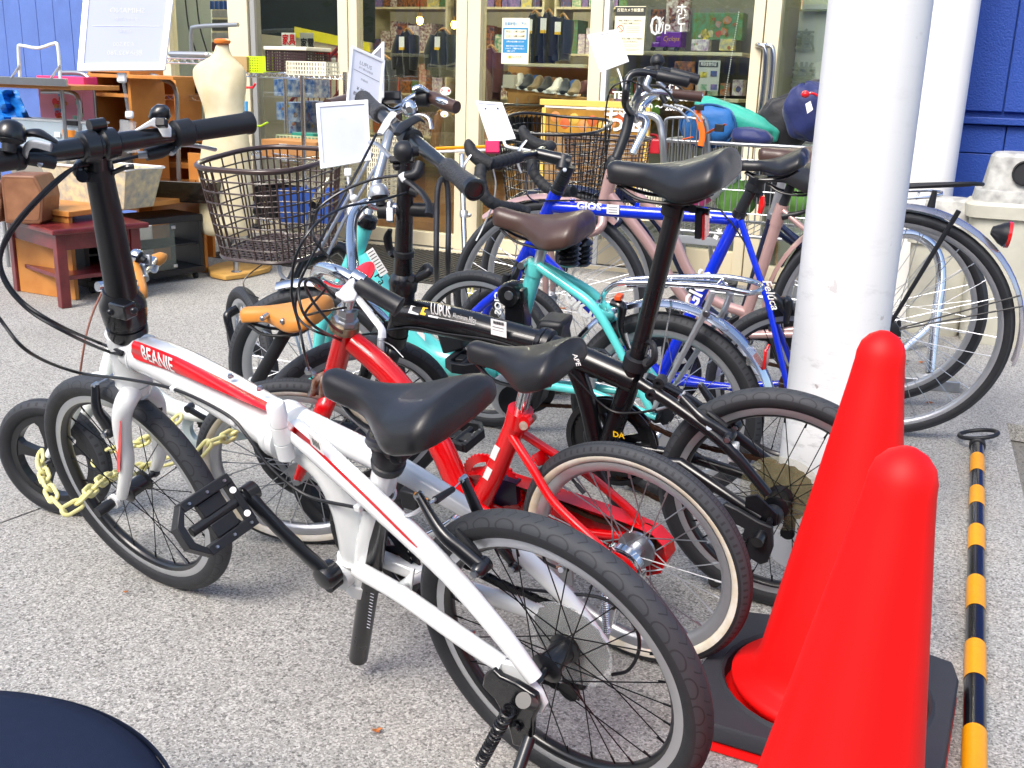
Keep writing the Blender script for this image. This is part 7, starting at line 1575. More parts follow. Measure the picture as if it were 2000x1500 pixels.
tub('basket_stay', rt, STL, [D(588, 600, 3.0), D(612, 690, 2.95), fw.W(0, 0, -.07)], .004, 6)
for dx in (0, 26): tub('basket_brace', rt, STL, [D(735 - dx * .3, 325 - dx, 3.05), D(672 - dx * .6, 430, 3.05), D(638 - dx * .8, 500, 3.05)], .0055, 8)
fender(rt, fw, .27, 70, 150, .05, CHR)
MB().lathe(D(576, 560, 2.95), (-FWD + RT * .1), [(0, .015), (.01, .024), (.012, .02)], 20).build('reflector', BLK, rt)
tub('brake_cable', rt, cab, [D(520, 510, 3.05), D(478, 545, 3.05), D(482, 570, 3.03), D(505, 582, 3.0)], .0022, 6, 6)
tub('headlamp_bracket', rt, BLK, [D(548, 548, 2.95), D(565, 555, 2.95), D(580, 560, 2.95)], .008, 8)
MB().lathe(D(560, 556, 2.93), (RT * .9 - UP * .3), [(0, .012), (.02, .02), (.06, .022), (.066, .016)], 18).build('headlamp', CHR, rt)
sheet(b.P(736, 512, .045), b.P(760, 548) - b.P(718, 480), b.w.cross(b.P(760, 548) - b.P(718, 480)), .075, .026, MATS['label_paper'], rt, name='warning_label')
dd = (b.P(760, 548) - b.P(718, 480)).normalized()
for q in range(8): sheet(b.P(736, 512, .0457) + dd * (-.03 + q * .0085), dd, b.w.cross(dd), .0022, .02, BKF, rt, name='label_print', th=.0003)
text('Pa', .034, BKF, b.P(742, 545, .042), dd, b.w.cross(dd) if b.w.cross(dd).dot(b.v) > 0 else dd.cross(b.w), rt, bold=.01, name='brand_lettering')
for x, y in ((802, 630), (822, 652)): sheet(b.P(x, y, .040), b.P(830, 680) - b.P(790, 640), b.v, .03, .018, MATS['label_paper'], rt, name='sticker')
# ================================================================== BLUE MINI VELO
b = Bike((.773, 2.725), (-.082, 3.05), 6.5, .245)
fw = Plane((-.082, 3.05), -27, 5.2, .245); rw = Plane((.773, 2.725), -24, 7.2, .245)
rt = root('mini_velo', 'bright blue small-wheel road bicycle with drop handlebars and white lettering', 'bicycle', (b.rc + b.fc) / 2, 'bicycles parked in the row')
for pl in (rw, fw): wheel(rt, pl, .245, .034, TY_SC, ALU, DKR, STL, BSP, 24, hw=.010)
tub('head_tube', rt, BLUE, [b.P(1088, 372), b.P(1060, 432), b.P(1018, 515)], [.0185, .018, .019], 18)
tub('top_tube', rt, BLUE, [b.P(1080, 404), b.P(1440, 428)], .0165, 18)
tub('down_tube', rt, BLUE, [b.P(1035, 480), b.P(1290, 735)], .0185, 18)
tub('seat_tube', rt, BLUE, [b.P(1443, 418), b.P(1290, 735)], .0165, 18)
tub('seat_collar', rt, BLKM, [b.P(1446, 412), b.P(1441, 424)], .0185, 16)
tub('seat_post', rt, BLK, [b.P(1443, 418), b.P(1478, 350)], .0145, 16)
bb_ = b.W(*b.uv(1290, 735)); MB().lathe(bb_ - b.w * .034, b.w, [(0, .021), (.068, .021)], 20).build('bottom_bracket', BLUE, rt)
for sg in (1, -1):
    tub('seat_stay', rt, BLUE, [b.P(1446, 430, .018 * sg), b.P(1500, 590, .045 * sg), rw.W(.0, .0, .062 * sg)], [.0085, .0085, .0075], 12)
    tub('chainstay', rt, BLUE, [bb_ + b.w * .03 * sg, b.P(1420, 755, .05 * sg), rw.W(.0, .0, .062 * sg)], [.011, .0105, .0085], 12)
    MB().tube([b.P(1012, 528, .012 * sg), b.P(1000, 550, .04 * sg), fw.W(.01, .11, .05 * sg), fw.W(0, 0, .05 * sg)], [.015, .014, .0125, .009], 12, 5).build('fork_blade', BLUE, rt)
tub('stay_bridge', rt, BLUE, [b.P(1345, 742, .035), b.P(1345, 742, -.035)], .008, 10)
tub('headset', rt, BLKM, [b.P(1021, 512), b.P(1013, 528)], .0205, 18)
ax_ = (b.P(1088, 372) - b.P(1018, 515)).normalized()
MB().lathe(b.P(1086, 376), ax_, [(0, .019), (.003, .0215), (.01, .0215), (.012, .019), (.028, .019), (.029, .0175), (.031, .0175), (.032, .019), (.055, .019), (.056, .0175), (.058, .0175), (.059, .019), (.085, .018)], 20).build('spacer_stack', BLKM, rt, smooth=30)
st = b.P(1103, 312); zs = (st - C0).dot(FWD)
c_ = D(1048, 300, zs + .02)
MB().tube([D(1112, 318, zs), D(1098, 312, zs), c_], [.02, .018, .0155], 16).cyl(D(1098, 330, zs), D(1103, 305, zs), .0195, 16).build('stem', BLKM, rt)
bolt(rt, D(1103, 332, zs - .03), -FWD, .005, .004)
# drop bar : near side to the left
def drop(sgn):
    if sgn > 0: return [c_, D(1015, 306, zs - .06), D(965, 318, zs - .14), D(942, 325, zs - .16), D(938, 350, zs - .17), D(948, 385, zs - .17), D(975, 402, zs - .15), D(1010, 408, zs - .10), D(1030, 415, zs - .08)]
    return [c_, D(1062, 292, zs + .08), D(1075, 285, zs + .14), D(1045, 300, zs + .2), D(1040, 330, zs + .2), D(1055, 355, zs + .2), D(1080, 372, zs + .18), D(1120, 374, zs + .12)]
TAPE = mat('bar_tape', '26282b', .6, var=.1, vs=60, bump=.5, bs=300)
for sgn in (1, -1):
    P = spline(drop(sgn), 8); tub('drop_bar', rt, BLKM, P, .0115, 12)
    # overlapping turns of bar tape
    tb = MB(); i0 = 8; Lq = [0]
    for i in range(i0 + 1, len(P)): Lq.append(Lq[-1] + (P[i] - P[i - 1]).length)
    k = 0; pts = []; rad = []
    tot = Lq[-1]; n = int(tot / .003)
    for j in range(n + 1):
        s_ = tot * j / n
        while k < len(Lq) - 2 and Lq[k + 1] < s_: k += 1
        t = (s_ - Lq[k]) / max(1e-6, Lq[k + 1] - Lq[k]); pts.append(P[i0 + k].lerp(P[i0 + k + 1], min(1, t))); rad.append(.0148 + .0016 * ((s_ / .018) % 1))
    tb.tube(pts, rad, 14); tb.build('bar_tape', TAPE, rt, smooth=60)
lev = [(1, [(960, 322), (938, 312), (922, 298), (917, 282), (921, 276)], -.16), (-1, [(1080, 290), (1050, 283), (1030, 270), (1022, 255), (1028, 250)], .17)]
for sgn, pts, dz in lev:
    MB().tube([D(x, y, zs + dz) for x, y in pts], [.017, .0185, .0165, .0145, .009], 16, 5).build('brake_hood', TAPE, rt, smooth=60)
    x0, y0 = pts[2]
    tub('brake_lever', rt, ALU, [D(x0 - 2, y0 + 4, zs + dz - .01), D(x0 - 16, y0 + 25, zs + dz - .01), D(x0 - 18, y0 + 50, zs + dz), D(x0 - 12, y0 + 68, zs + dz)], [.006, .007, .006, .004], 8, 5, flat=.6)
MB().box(D(962, 288, zs + .1), RT * .02, UP * .017, FWD * .01).build('pink_tag', mat('magenta_plastic', 'd8145c', .4), rt, bevel=.003)
tub('brake_cable', rt, WHF, [D(963, 330, zs - .15), D(968, 360, zs - .12), D(962, 400, zs - .08), D(945, 440, zs), D(930, 470, zs + .02)], .0022, 6, 6)
tub('brake_cable', rt, cab, [D(1040, 320, zs + .1), D(1028, 350, zs + .05), D(1030, 380, zs), b.P(1050, 395, .015), b.P(1075, 392, .022), b.P(1200, 392, .0), b.P(1380, 405, .0), b.P(1420, 425, .02), b.P(1470, 500, .03), b.P(1497, 560, .03)], .0022, 6, 7)
for x in (1118, 1245, 1377): MB().box(b.P(x, 393 + (x - 1118) * .06, .0), b.f * .006, b.v * .006, b.w * .004).build('cable_guide', BLUE, rt)
# brakes
MB().tube([b.P(1505, 575, .03), b.P(1520, 590, .04), b.P(1540, 615, .03)], [.012, .014, .008], 10, 4).tube([b.P(1528, 585, .0), b.P(1540, 590, .04), b.P(1535, 630, .03)], [.01, .012, .008], 10, 4).build('brake_caliper', BLKM, rt)
tub('brake_boot', rt, BLK, [b.P(1503, 562, .03), b.P(1512, 590, .035)], .006, 8)
MB().cyl(b.P(1508, 583, .04), b.P(1511, 588, .05), .006, 8).build('brake_bolt', RUST, rt)
MB().tube([b.P(1012, 522, .035), b.P(1002, 545, .045), b.P(988, 560, .035)], [.01, .012, .009], 10, 4).build('brake_caliper', BLKM, rt)
MB().tube([b.P(990, 535, .05), b.P(980, 575, .05), b.P(965, 598, .05)], [.011, .011, .008], 10, 4).build('brake_arm', BLK, rt)
tub('brake_cable', rt, STL, [b.P(1012, 460, .04), b.P(1006, 505, .045)], .0018, 6)
# drive
crank(rt, bb_ + b.w * .055, bb_ + b.w * .07 + b.f * .02 - b.v * .165, b.w, BLKM, r=.011)
crank(rt, bb_ - b.w * .06, bb_ - b.w * .075 - b.f * .02 + b.v * .165, -b.w, BLKM, r=.011)
pedal(rt, bb_ + b.w * .07 + b.f * .02 - b.v * .165, b.w, b.f, BLK, wd=.08, ln=.08)
chainring(rt, b, bb_, .095, -.045, BLKM); guard_ring(rt, b, bb_, .094, .106, -.05, BLK)
chain_run(rt, [bb_ + b.v * .095 - b.w * .045, rw.W(0, .04, -.045)], CHNM, wax=b.w); chain_run(rt, [bb_ - b.v * .095 - b.w * .045, rw.W(0, -.08, -.045)], CHNM, wax=b.w)
MB().lathe(rw.o - rw.w * .034, rw.w, [(-.02, .03), (0, .05), (.003, .05)], 30).build('cassette', CHNM, rt)
saddle(rt, b.P(1442, 315), b.P(1578, 300), b.w, .075, BKL, depth=.042, nosew=.019, dip=.008, kick=.03, groove=.006)
MB().lathe(b.P(1480, 352), b.v, [(-.03, .015), (-.01, .016), (0, .024), (.01, .024)], 16).build('saddle_clamp', BLK, rt)
MB().lathe(b.P(1466, 372), (b.P(1478, 350) - b.P(1443, 418)), [(0, .0155), (.002, .018), (.018, .018), (.02, .015)], 16).cyl(b.P(1478, 372, 0), b.P(1485, 385, 0), .008, 8).build('reflector_bracket', BLK, rt)
MB().tube([b.P(1489, 382, .0), b.P(1488, 400, .0), b.P(1484, 416, .0)], [.012, .017, .012], 14, 4, flat=.5).build('red_reflector', REFR, rt)
ptext('GIOS', .029, WHF, 1150, 404, 1170, 405.4, .0186, bold=.04, maxw=.07, sx=1.15, wrap=.0186, name='brand_lettering')
ptext('EA', .026, WHF, 1378, 419, 1395, 420, .0186, bold=.03, name='brand_lettering')
sheet(b.P(1197, 409, .0175), b.f, b.v, .034, .026, MATS['label_paper'], rt, name='price_label')
for q in range(3): sheet(b.P(1197, 405 + q * 5, .0181), b.f, b.v, .024, .002, GRF, rt, name='label_print', th=.0003)
dd = (b.P(1180, 630) - b.P(1110, 560)).normalized(); up_ = dd.cross(b.w); up_ = up_ if up_.dot(b.v) > 0 else -up_
text('GIOS', .06, WHF, b.P(1136, 600, .0195), dd, -b.w.cross(dd) if (-b.w.cross(dd)).dot(b.v) > 0 else b.w.cross(dd), rt, bold=.03, sx=.9, name='brand_lettering')
su = (b.P(1440, 425) - b.P(1290, 735)).normalized()
text('GIOS', .052, WHF, b.P(1364, 565, .0175), su, b.w.cross(su), rt, bold=.03, sx=.95, name='brand_lettering')
text('✱', .024, WHF, b.P(1405, 452, .0175), su, b.w.cross(su), rt, name='brand_mark'); sheet(b.P(1398, 463, .0175), su, b.w.cross(su), .011, .012, WHF, rt, name='brand_mark')
text('GIOS', .03, WHF, fw.P(973, 592, .066), (fw.W(0, 0) - fw.W(0, .1)).normalized(), fw.f, rt, bold=.03, name='brand_lettering')
ss = (b.P(1500, 590) - b.P(1450, 440)).normalized(); text('Feluca', .03, WHF, b.P(1505, 575, .052), ss, b.w.cross(ss), rt, bold=.01, shear=.3, sx=1.1, name='model_lettering')
# ================================================================== ROSE CITY BIKE and NAVY CITY BIKE
LBL = MATS['label_paper']
b = Bike((1.13, 3.099), (.122, 3.42), 6, .345)
fw = Plane((.122, 3.42), -14, 5.8, .331); rw = Plane((1.13, 3.099), -21, 6.2, .349)
rt = root('city_bicycle', 'rose pink city bicycle with large wheels, black wire basket and black upright handlebar', 'bicycle', (b.rc + b.fc) / 2, 'bicycles parked in the row')
wheel(rt, rw, .349, .036, TY_SL, ALU, ALU, STL, STL, 32, hw=.013, rim_r=.320, rimd=.014)
wheel(rt, fw, .331, .034, TY_SL, ALU, ALU, STL, STL, 32, hw=.013, rimd=.014)
tub('head_tube', rt, PINK, [b.P(1196, 332), b.P(1178, 405)], [.0205, .021], 18)
for sg in (1, -1): MB().tube([b.P(1177, 410, .014 * sg), b.P(1166, 450, .045 * sg), fw.W(-.0, .2, .055 * sg), fw.W(.0, .08, .056 * sg), fw.W(0.0, 0, .056 * sg)], [.015, .0145, .0125, .0105, .009], 12, 6).build('fork_blade', PINK, rt)
tub('twin_tube', rt, PINK, [b.P(1206, 345, .0), b.P(1300, 440), b.P(1345, 530), b.P(1392, 585), b.P(1470, 615)], .0165, 16, 6)
tub('twin_tube', rt, PINK, [b.P(1188, 378, .0), b.P(1262, 470), b.P(1320, 560), b.P(1400, 655), b.P(1460, 700)], .0175, 16, 6)
tub('seat_tube', rt, PINK, [b.P(1524, 412), b.P(1487, 530), b.P(1445, 650)], [.0175, .0165, .0175], 18)
tub('seat_lug', rt, PINK, [b.P(1528, 400), b.P(1515, 440)], .0195, 18)
MB().lathe(b.W(*b.uv(1440, 660), -.034), b.w, [(0, .023), (.068, .023)], 20).build('bottom_bracket', PINK, rt)
tub('seat_post', rt, BLK, [b.P(1526, 408), b.P(1552, 345)], .0135, 16)
for sg in (1, -1):
    tub('seat_stay', rt, PINK, [b.P(1530, 412, .016 * sg), b.P(1580, 455, .05 * sg), rw.W(0, 0, .066 * sg)], [.0085, .008, .007], 12)
    tub('chainstay', rt, PINK, [b.P(1450, 655, .03 * sg), rw.W(0, 0, .066 * sg)], [.011, .009], 12)
tub('seat_bolt_lever', rt, BLK, [b.P(1528, 423, .02), b.P(1555, 418, .025), b.P(1575, 412, .02)], [.012, .008, .006], 10, 4)
saddle(rt, b.P(1488, 322), b.P(1625, 318), b.w, .1, BKL, depth=.08, nosew=.03, dip=.006)
# behind the pillar the mudguard continues as bright metal towards the tail (angles are measured from the front)
fender(rt, rw, .372, 0, 84, .05, PINK); fender(rt, rw, .373, 84, 192, .052, mat('satin_chrome', 'd5d0d4', .24, metal=.9, var=.08, vs=8))
fender(rt, fw, .352, 50, 128, .046, PINK)
for a in (158, 163): tub('mudguard_stay', rt, BLK, [rw.W(0, 0, .06), rw.o + (rw.f * math.cos(math.radians(a)) + rw.v * math.sin(math.radians(a))) * .37 + rw.w * .026], .0025, 6)
tub('mudguard_stay', rt, BLK, [rw.W(0, 0, .06), rw.o + (rw.f * math.cos(math.radians(112)) + rw.v * math.sin(math.radians(112))) * .40 + rw.w * .05], [.006, .0075], 8)
MB().lathe(rw.o + rw.w * .04, rw.w, [(0, .038), (.02, .04), (.026, .03), (.03, .012)], 28).build('roller_brake', BLK, rt)
tub('brake_cable', rt, cab, [rw.W(-.01, -.02, .07), rw.W(-.05, -.04, .07), rw.W(-.055, -.075, .07), rw.W(-.02, -.07, .07)], .003, 8, 6)
# rear rack and light
pr0, pr1 = b.P(1600, 372, .05), b.P(1918, 359, .05)
tub('rear_rack', rt, BLK, [b.P(1580, 376, .06), b.P(1760, 366, .06), b.P(1880, 359, .05), b.P(1919, 360, .0), b.P(1880, 359, -.05), b.P(1760, 362, -.06), b.P(1600, 372, -.06)], .006, 10, 5)
tub('rear_rack', rt, BLK, [b.P(1620, 372, .02), b.P(1870, 362, .02), b.P(1885, 361, .0), b.P(1870, 360, -.02), b.P(1620, 370, -.02)], .005, 8, 4)
tub('rack_leg', rt, BLK, [b.P(1826, 372, .05), b.P(1818, 405, .055)], [.007, .011], 10)
tail = rw.o + (rw.f * math.cos(math.radians(160)) + rw.v * math.sin(math.radians(160))) * .4
MB().tube([b.P(1937, 450, .0), b.P(1955, 455, .0), b.P(1966, 458, .0)], [.012, .03, .036], 20, 3).build('tail_light', BLK, rt)
MB().tube([b.P(1966, 458, .0), b.P(1973, 459, .0)], [.038, .037], 24).build('red_reflector', REFR, rt)
# handlebar
st = b.P(1197, 322); zs = (st - C0).dot(FWD)
MB().lathe(st, (b.P(1196, 332) - b.P(1178, 405)), [(-.01, .022), (0, .023), (.02, .02), (.026, .016)], 18).build('headset', BLK, rt)
tub('stem', rt, BLK, [D(1197, 325, zs), D(1220, 265, zs), D(1230, 225, zs)], [.0145, .016, .017], 16, 3)
for sg in (1, -1):
    o = -.14 if sg > 0 else .17; dx = 0 if sg > 0 else 26; dy = 0 if sg > 0 else -6
    tub('handlebar', rt, BLKM, [D(1232, 222, zs), D(1222 + dx * .5, 205, zs + o * .6), D(1222 + dx, 185 + dy, zs + o), D(1228 + dx, 152 + dy, zs + o), D(1248 + dx, 142 + dy, zs + o), D(1290 + dx, 148 + dy, zs + o), D(1345 + dx * .45, 160 + dy, zs + o)], .0115, 14, 6)
    MB().lathe(D(1282 + dx, 147 + dy, zs + o), D(1345 + dx * .45, 160 + dy, zs + o) - D(1282 + dx, 147 + dy, zs + o), [(0, .014), (.003, .0165), (.085, .0165), (.095, .0175), (.098, .014)], 20).build('grip', BLK, rt)
    lever(rt, [D(1268 + dx, 150 + dy, zs + o), D(1262 + dx, 168 + dy, zs + o), D(1272 + dx, 178 + dy, zs + o)], [D(1262 + dx, 168 + dy, zs + o), D(1285 + dx, 168 + dy, zs + o), D(1305 + dx, 180 + dy, zs + o), D(1316 + dx, 197 + dy, zs + o)], BLK, STL, r=.006)
bell(rt, D(1284, 124, zs + .02), UP, .022, BLK)
tub('brake_cable', rt, cab, [D(1255, 168, zs - .14), D(1225, 158, zs - .16), D(1195, 172, zs - .15), D(1184, 210, zs - .1), D(1183, 260, zs - .05), D(1184, 320, zs), b.P(1186, 350, .02)], .0026, 8, 7)
sheet(b.P(1232, 360, .018), b.P(1245, 375) - b.P(1225, 350), b.v, .05, .018, LBL, rt, name='price_label'); sheet(b.P(1238, 368, .019), b.P(1245, 375) - b.P(1225, 350), b.v, .014, .016, YEL, rt, name='yellow_label')
BWR = mat('black_coated_wire', '17181b', .35, coat=.3, var=.06)
bf = fw.f
basket(rt, D(1083, 390, 3.58), bf, b.w * -1, b.v, .172, .2, .25, .84, BWR, nv=44, nh=8, wr=.002, rr_=.0055, dip=.02)
tub('basket_stay', rt, BLK, [D(1060, 400, 3.55), fw.W(0, 0, .07)], .0035, 6)
tub('basket_stay', rt, BLK, [D(1105, 400, 3.68), fw.W(0, 0, -.07)], .0035, 6)
crank(rt, b.W(*b.uv(1440, 660), .05), b.W(*b.uv(1440, 660), .065) - b.f * .1 - b.v * .12, b.w, ALU, r=.011)
gc = MB().prism([b.P(x, y, -.06) for x, y in [(1400, 640), (1440, 615), (1700, 600), (1760, 625), (1760, 665), (1700, 680), (1440, 710), (1405, 690)]], b.w * -.02).build('chain_case', BLK, rt, bevel=.006)
# ------------------------------------------------------------------ navy bike behind it
b = Bike((1.222, 3.446), (.2, 3.72), 7, .333)
fw = Plane((.2, 3.72), -18, 6, .333); rw = Plane((1.222, 3.446), -21, 7.6, .333)
rt = root('city_bicycle', 'dark navy city bicycle with brown saddle and silver handlebar, behind the rose pink bicycle', 'bicycle', (b.rc + b.fc) / 2, 'bicycles parked in the row')
for pl in (rw, fw): wheel(rt, pl, .333, .036, TY_SL, ALU, ALU, STL, STL, 32, hw=.013, rimd=.014)
tub('head_tube', rt, NAVY, [b.P(1222, 330), b.P(1206, 410)], .02, 16)
for sg in (1, -1): MB().tube([b.P(1206, 412, .014 * sg), b.P(1200, 440, .045 * sg), fw.W(0, .18, .055 * sg), fw.W(.03, 0, .056 * sg), fw.W(0, 0, .056 * sg)][:4], [.015, .0145, .0125, .009], 12, 6).build('fork_blade', NAVY, rt)
tub('down_tube', rt, NAVY, [b.P(1215, 370), b.P(1290, 440), b.P(1350, 560), b.P(1400, 620), b.P(1470, 640)], .019, 16, 6)
tub('down_tube', rt, NAVY, [b.P(1225, 345), b.P(1300, 400), b.P(1370, 520), b.P(1440, 590)], .015, 16, 6) if 0 else None
tub('seat_tube', rt, NAVY, [b.P(1510, 420), b.P(1480, 520), b.P(1445, 640)], .0165, 16)
tub('seat_post', rt, ALU, [b.P(1508, 424), b.P(1530, 345)], .0135, 16)
tub('seat_collar', rt, STL, [b.P(1511, 418), b.P(1507, 428)], .0185, 14)
tub('top_stay', rt, NAVY, [b.P(1500, 440), b.P(1540, 470), b.P(1620, 520)], .009, 10)
for sg in (1, -1):
    tub('seat_stay', rt, NAVY, [b.P(1512, 430, .016 * sg), rw.W(0, 0, .066 * sg)], .008, 10)
    tub('chainstay', rt, NAVY, [b.P(1450, 640, .03 * sg), rw.W(0, 0, .066 * sg)], .010, 10)
MB().lathe(b.W(*b.uv(1445, 642), -.034), b.w, [(0, .023), (.068, .023)], 20).build('bottom_bracket', NAVY, rt)
saddle(rt, b.P(1481, 288), b.P(1618, 290), b.w, .1, BRL, depth=.075, nosew=.03, dip=.006)
fender(rt, rw, .353, 20, 150, .05, mat('smoky_mudguard', '2b3538', .15, var=.05, alpha=.85)); fender(rt, fw, .353, 60, 150, .048, NAVY)
tub('rear_rack', rt, CHR, [b.P(1600, 392, .06), b.P(1815, 385, .05), b.P(1815, 372, -.05), b.P(1600, 380, -.06)], .005, 8, 3)
for x in (1650, 1720, 1790): tub('rack_bar', rt, CHR, [b.P(x, 388, .05), b.P(x + 5, 376, -.05)], .004, 6)
pedal(rt, b.W(*b.uv(1420, 530), .08), b.w, b.f, BLK, wd=.085, ln=.085)
crank(rt, b.W(*b.uv(1445, 642), .05), b.W(*b.uv(1420, 530), .07), b.w, ALU, r=.011)
st = b.P(1226, 318); zs = (st - C0).dot(FWD)
tub('stem', rt, CHR, [D(1235, 300, zs), D(1262, 240, zs), D(1240, 225, zs)], [.013, .0135, .013], 14, 4)
for sg in (1, -1):
    o = -.12 if sg > 0 else .2; dx = 0 if sg > 0 else 22
    tub('handlebar', rt, CHR, [D(1242, 235, zs), D(1240 + dx * .5, 215, zs + o * .7), D(1252 + dx, 190, zs + o), D(1275 + dx, 180, zs + o), D(1320 + dx * .6, 184, zs + o), D(1368 + dx * .2, 188, zs + o)], .0112, 14, 6)
    MB().tube([D(1312 + dx * .6, 183, zs + o), D(1340, 186, zs + o), D(1370, 189, zs + o)], [.0155, .0165, .017], 16, 3).build('grip', BRL, rt)
    lever(rt, [D(1292 + dx, 186, zs + o), D(1300 + dx, 200, zs + o)], [D(1295 + dx, 205, zs + o), D(1320 + dx, 212, zs + o), D(1338 + dx, 226, zs + o), D(1345 + dx, 238, zs + o)], ALU, BLK, r=.006)
bf = fw.f
basket(rt, D(1182, 385, 3.95), bf, V((-bf.y, bf.x, 0)), ZZ, .15, .17, .22, .86, BRW, nv=34, nh=14, wr=.0017, rr_=.0055)
# ================================================================== WHITE CHILD'S BIKE
fw = Plane((-1.058, 2.30), -14, 6, .148)
b = Bike((-.37, 2.02), (-1.058, 2.30), 7, .148)
rw = Plane((-.36, 2.20), -22, 6, .148)
b = Bike((-.36, 2.20), (-1.05, 2.36), 7, .148)
rt = root('child_bicycle', "white child's bicycle with black mag wheels, tan saddle and tan grips", 'bicycle', (b.rc + b.fc) / 2, 'bicycles parked in the row')
MAG = mat('mag_wheel_plastic', '1b1c1f', .4, coat=.3, var=.06)
def magwheel(pl, R):
    base = ORG[rt.name]; hw = .011; seg = 64; rr = R - .038
    prof = [(-hw, rr), (-hw, rr - .016), (hw, rr - .016), (hw, rr)]
    m_ = MB(); m_.lathe((0, 0, 0), V((0, 1, 0)), prof, seg, loop=True, caps=False)
    for k in range(5):
        a = 2 * PI * k / 5 + .2; d = V((math.cos(a), 0, math.sin(a))); e = V((-math.sin(a), 0, math.cos(a)))
        P = [(.012, .016), (rr * .45, .010), (rr * .75, .014), (rr - .01, .030)]; R_ = []
        for t, w_ in P: R_.append([d * t + e * w_ + V((0, .009, 0)), d * t - e * w_ + V((0, .009, 0)), d * t - e * w_ - V((0, .009, 0)), d * t + e * w_ - V((0, .009, 0))])
        m_.rings(R_)
    m_.lathe((0, -.028, 0), V((0, 1, 0)), [(0, .014), (.056, .014)], 18)
    o = m_.build('wheel', MAG, rt, local=True, smooth=35)
    t = MB(); A, B = 80, 18; uv = []; tw = .042; rc = R - tw / 2
    for i in range(A + 1):
        a = 2 * PI * i / A
        for k in range(B + 1):
            c = 2 * PI * k / B + PI; r2 = rc + math.cos(c) * tw * .5; t.v.append(V((math.cos(a) * r2, math.sin(c) * tw * .5, math.sin(a) * r2))); uv.append((i / A, k / B))
    for i in range(A):
        for k in range(B): q = i * (B + 1) + k; t.f.append([q, q + 1, q + B + 2, q + B + 1]); t.m.append(0)
    t.uv = uv; t.build('tyre', TY_KD, o, local=True)
    MB().cyl((0, -.05, 0), (0, .05, 0), .006, 10).cyl((0, .044, 0), (0, .052, 0), .010, 6).cyl((0, -.052, 0), (0, -.044, 0), .010, 6).build('axle', CHR, o, local=True)
    f, v = pl.f, pl.v; y = v.cross(f)
    o.matrix_local = Matrix(((f.x, y.x, v.x, pl.o.x - base.x), (f.y, y.y, v.y, pl.o.y - base.y), (f.z, y.z, v.z, pl.o.z - base.z), (0, 0, 0, 1)))
magwheel(fw, .148); magwheel(rw, .148)
tub('head_tube', rt, WHT2, [b.P(240, 622), b.P(222, 690)], .019, 16)
crn = b.P(212, 725)
q = crn - fw.o; a_, c_ = q.dot(fw.f), q.dot(fw.v)
tub('fork_crown', rt, WHT2, [b.P(221, 692), crn], [.02, .021], 14)
for sg in (1, -1): MB().tube([fw.W(a_, c_, .012 * sg), fw.W(a_ * .9, c_ * .88, .036 * sg), fw.W(a_ * .6, c_ * .55, .038 * sg), fw.W(a_ * .1, c_ * .12, .038 * sg)], [.019, .018, .015, .009], 14, 5, flat=.8).build('fork_blade', WHT2, rt)
tub('main_tube', rt, WHT2, [b.P(232, 665), b.P(262, 725), b.P(318, 785), b.P(385, 808), b.P(450, 806)], [.019, .0195, .0195, .0185, .017], 18, 6)
tub('seat_tube', rt, WHT2, [b.P(500, 745), b.P(470, 815)], .017, 14)
tub('seat_post', rt, BLK, [b.P(570, 628), b.P(498, 752)], .0145, 14)
sdl = saddle(rt, b.P(466, 604), b.P(632, 592), b.w, .068, TAN, depth=.05, nosew=.019, dip=.002, kick=.02, name='saddle')
for px_, py_ in ((514, 621), (553, 627), (588, 627)): MB().lathe(b.P(px_, py_, .047 + .012 * (px_ > 530)), b.w, [(-.02, .0055), (.006, .0055), (.008, .003)], 14).build('saddle_rivet', STL, rt)
bbk = b.W(*b.uv(455, 822)); MB().lathe(bbk - b.w * .03, b.w, [(0, .018), (.06, .018)], 16).build('bottom_bracket', WHT2, rt)
for sg in (1, -1):
    tub('chainstay', rt, WHT2, [bbk, rw.W(0, 0, .045 * sg)], .009, 10); tub('seat_stay', rt, WHT2, [b.P(498, 760), rw.W(0, 0, .045 * sg)], .008, 10)
MB().lathe(b.P(400, 838, -.05), b.w, [(0, .03), (.0, .05), (.012, .052), (.016, .046), (.016, .03)], 30, loop=True).build('chain_guard', mat('pale_blue_plastic', 'b9c8cc', .3, coat=.3, var=.05), rt)
MB().prism([b.P(x, y, -.05) for x, y in [(395, 800), (470, 812), (520, 830), (512, 850), (440, 862), (395, 868)]], b.w * .012).build('chain_guard', MATS['pale_blue_plastic'], rt, bevel=.003)
chainring(rt, b, b.P(400, 838), .036, -.034, BLK, teeth=28)
crank(rt, bbk + b.w * .04, bbk + b.w * .05 + b.f * .07 + b.v * .05, b.w, BLKM, r=.009)
pedal(rt, bbk - b.w * .05 - b.f * .07 - b.v * .05, -b.w, b.f, BLK, wd=.06, ln=.06, th=.02)
zk = (b.P(240, 622) - C0).dot(FWD)
tub('stem', rt, CHR, [b.P(240, 622), b.P(262, 560)], .011, 12)
tub('handlebar', rt, CHR, [D(190, 560, zk - .16), D(225, 558, zk - .12), D(262, 560, zk), D(272, 540, zk + .06), D(300, 508, zk + .15)], .0105, 12, 5)
g0 = D(292, 515, zk + .15); g1 = D(325, 498, zk + .18)
MB().tube([g0, g0.lerp(g1, .35), g0.lerp(g1, .75), g1], [.013, .016, .0135, .004], 16, 5).build('grip', TAN, rt)
MB().tube([D(262, 520, zk + .08), D(270, 545, zk + .05), D(276, 575, zk + .0), D(270, 590, zk)], [.013, .0155, .014, .006], 14, 5).build('grip', TAN, rt)
bell(rt, D(272, 503, zk + .08), (-RT * .7 + UP * .4), .017, CHR)
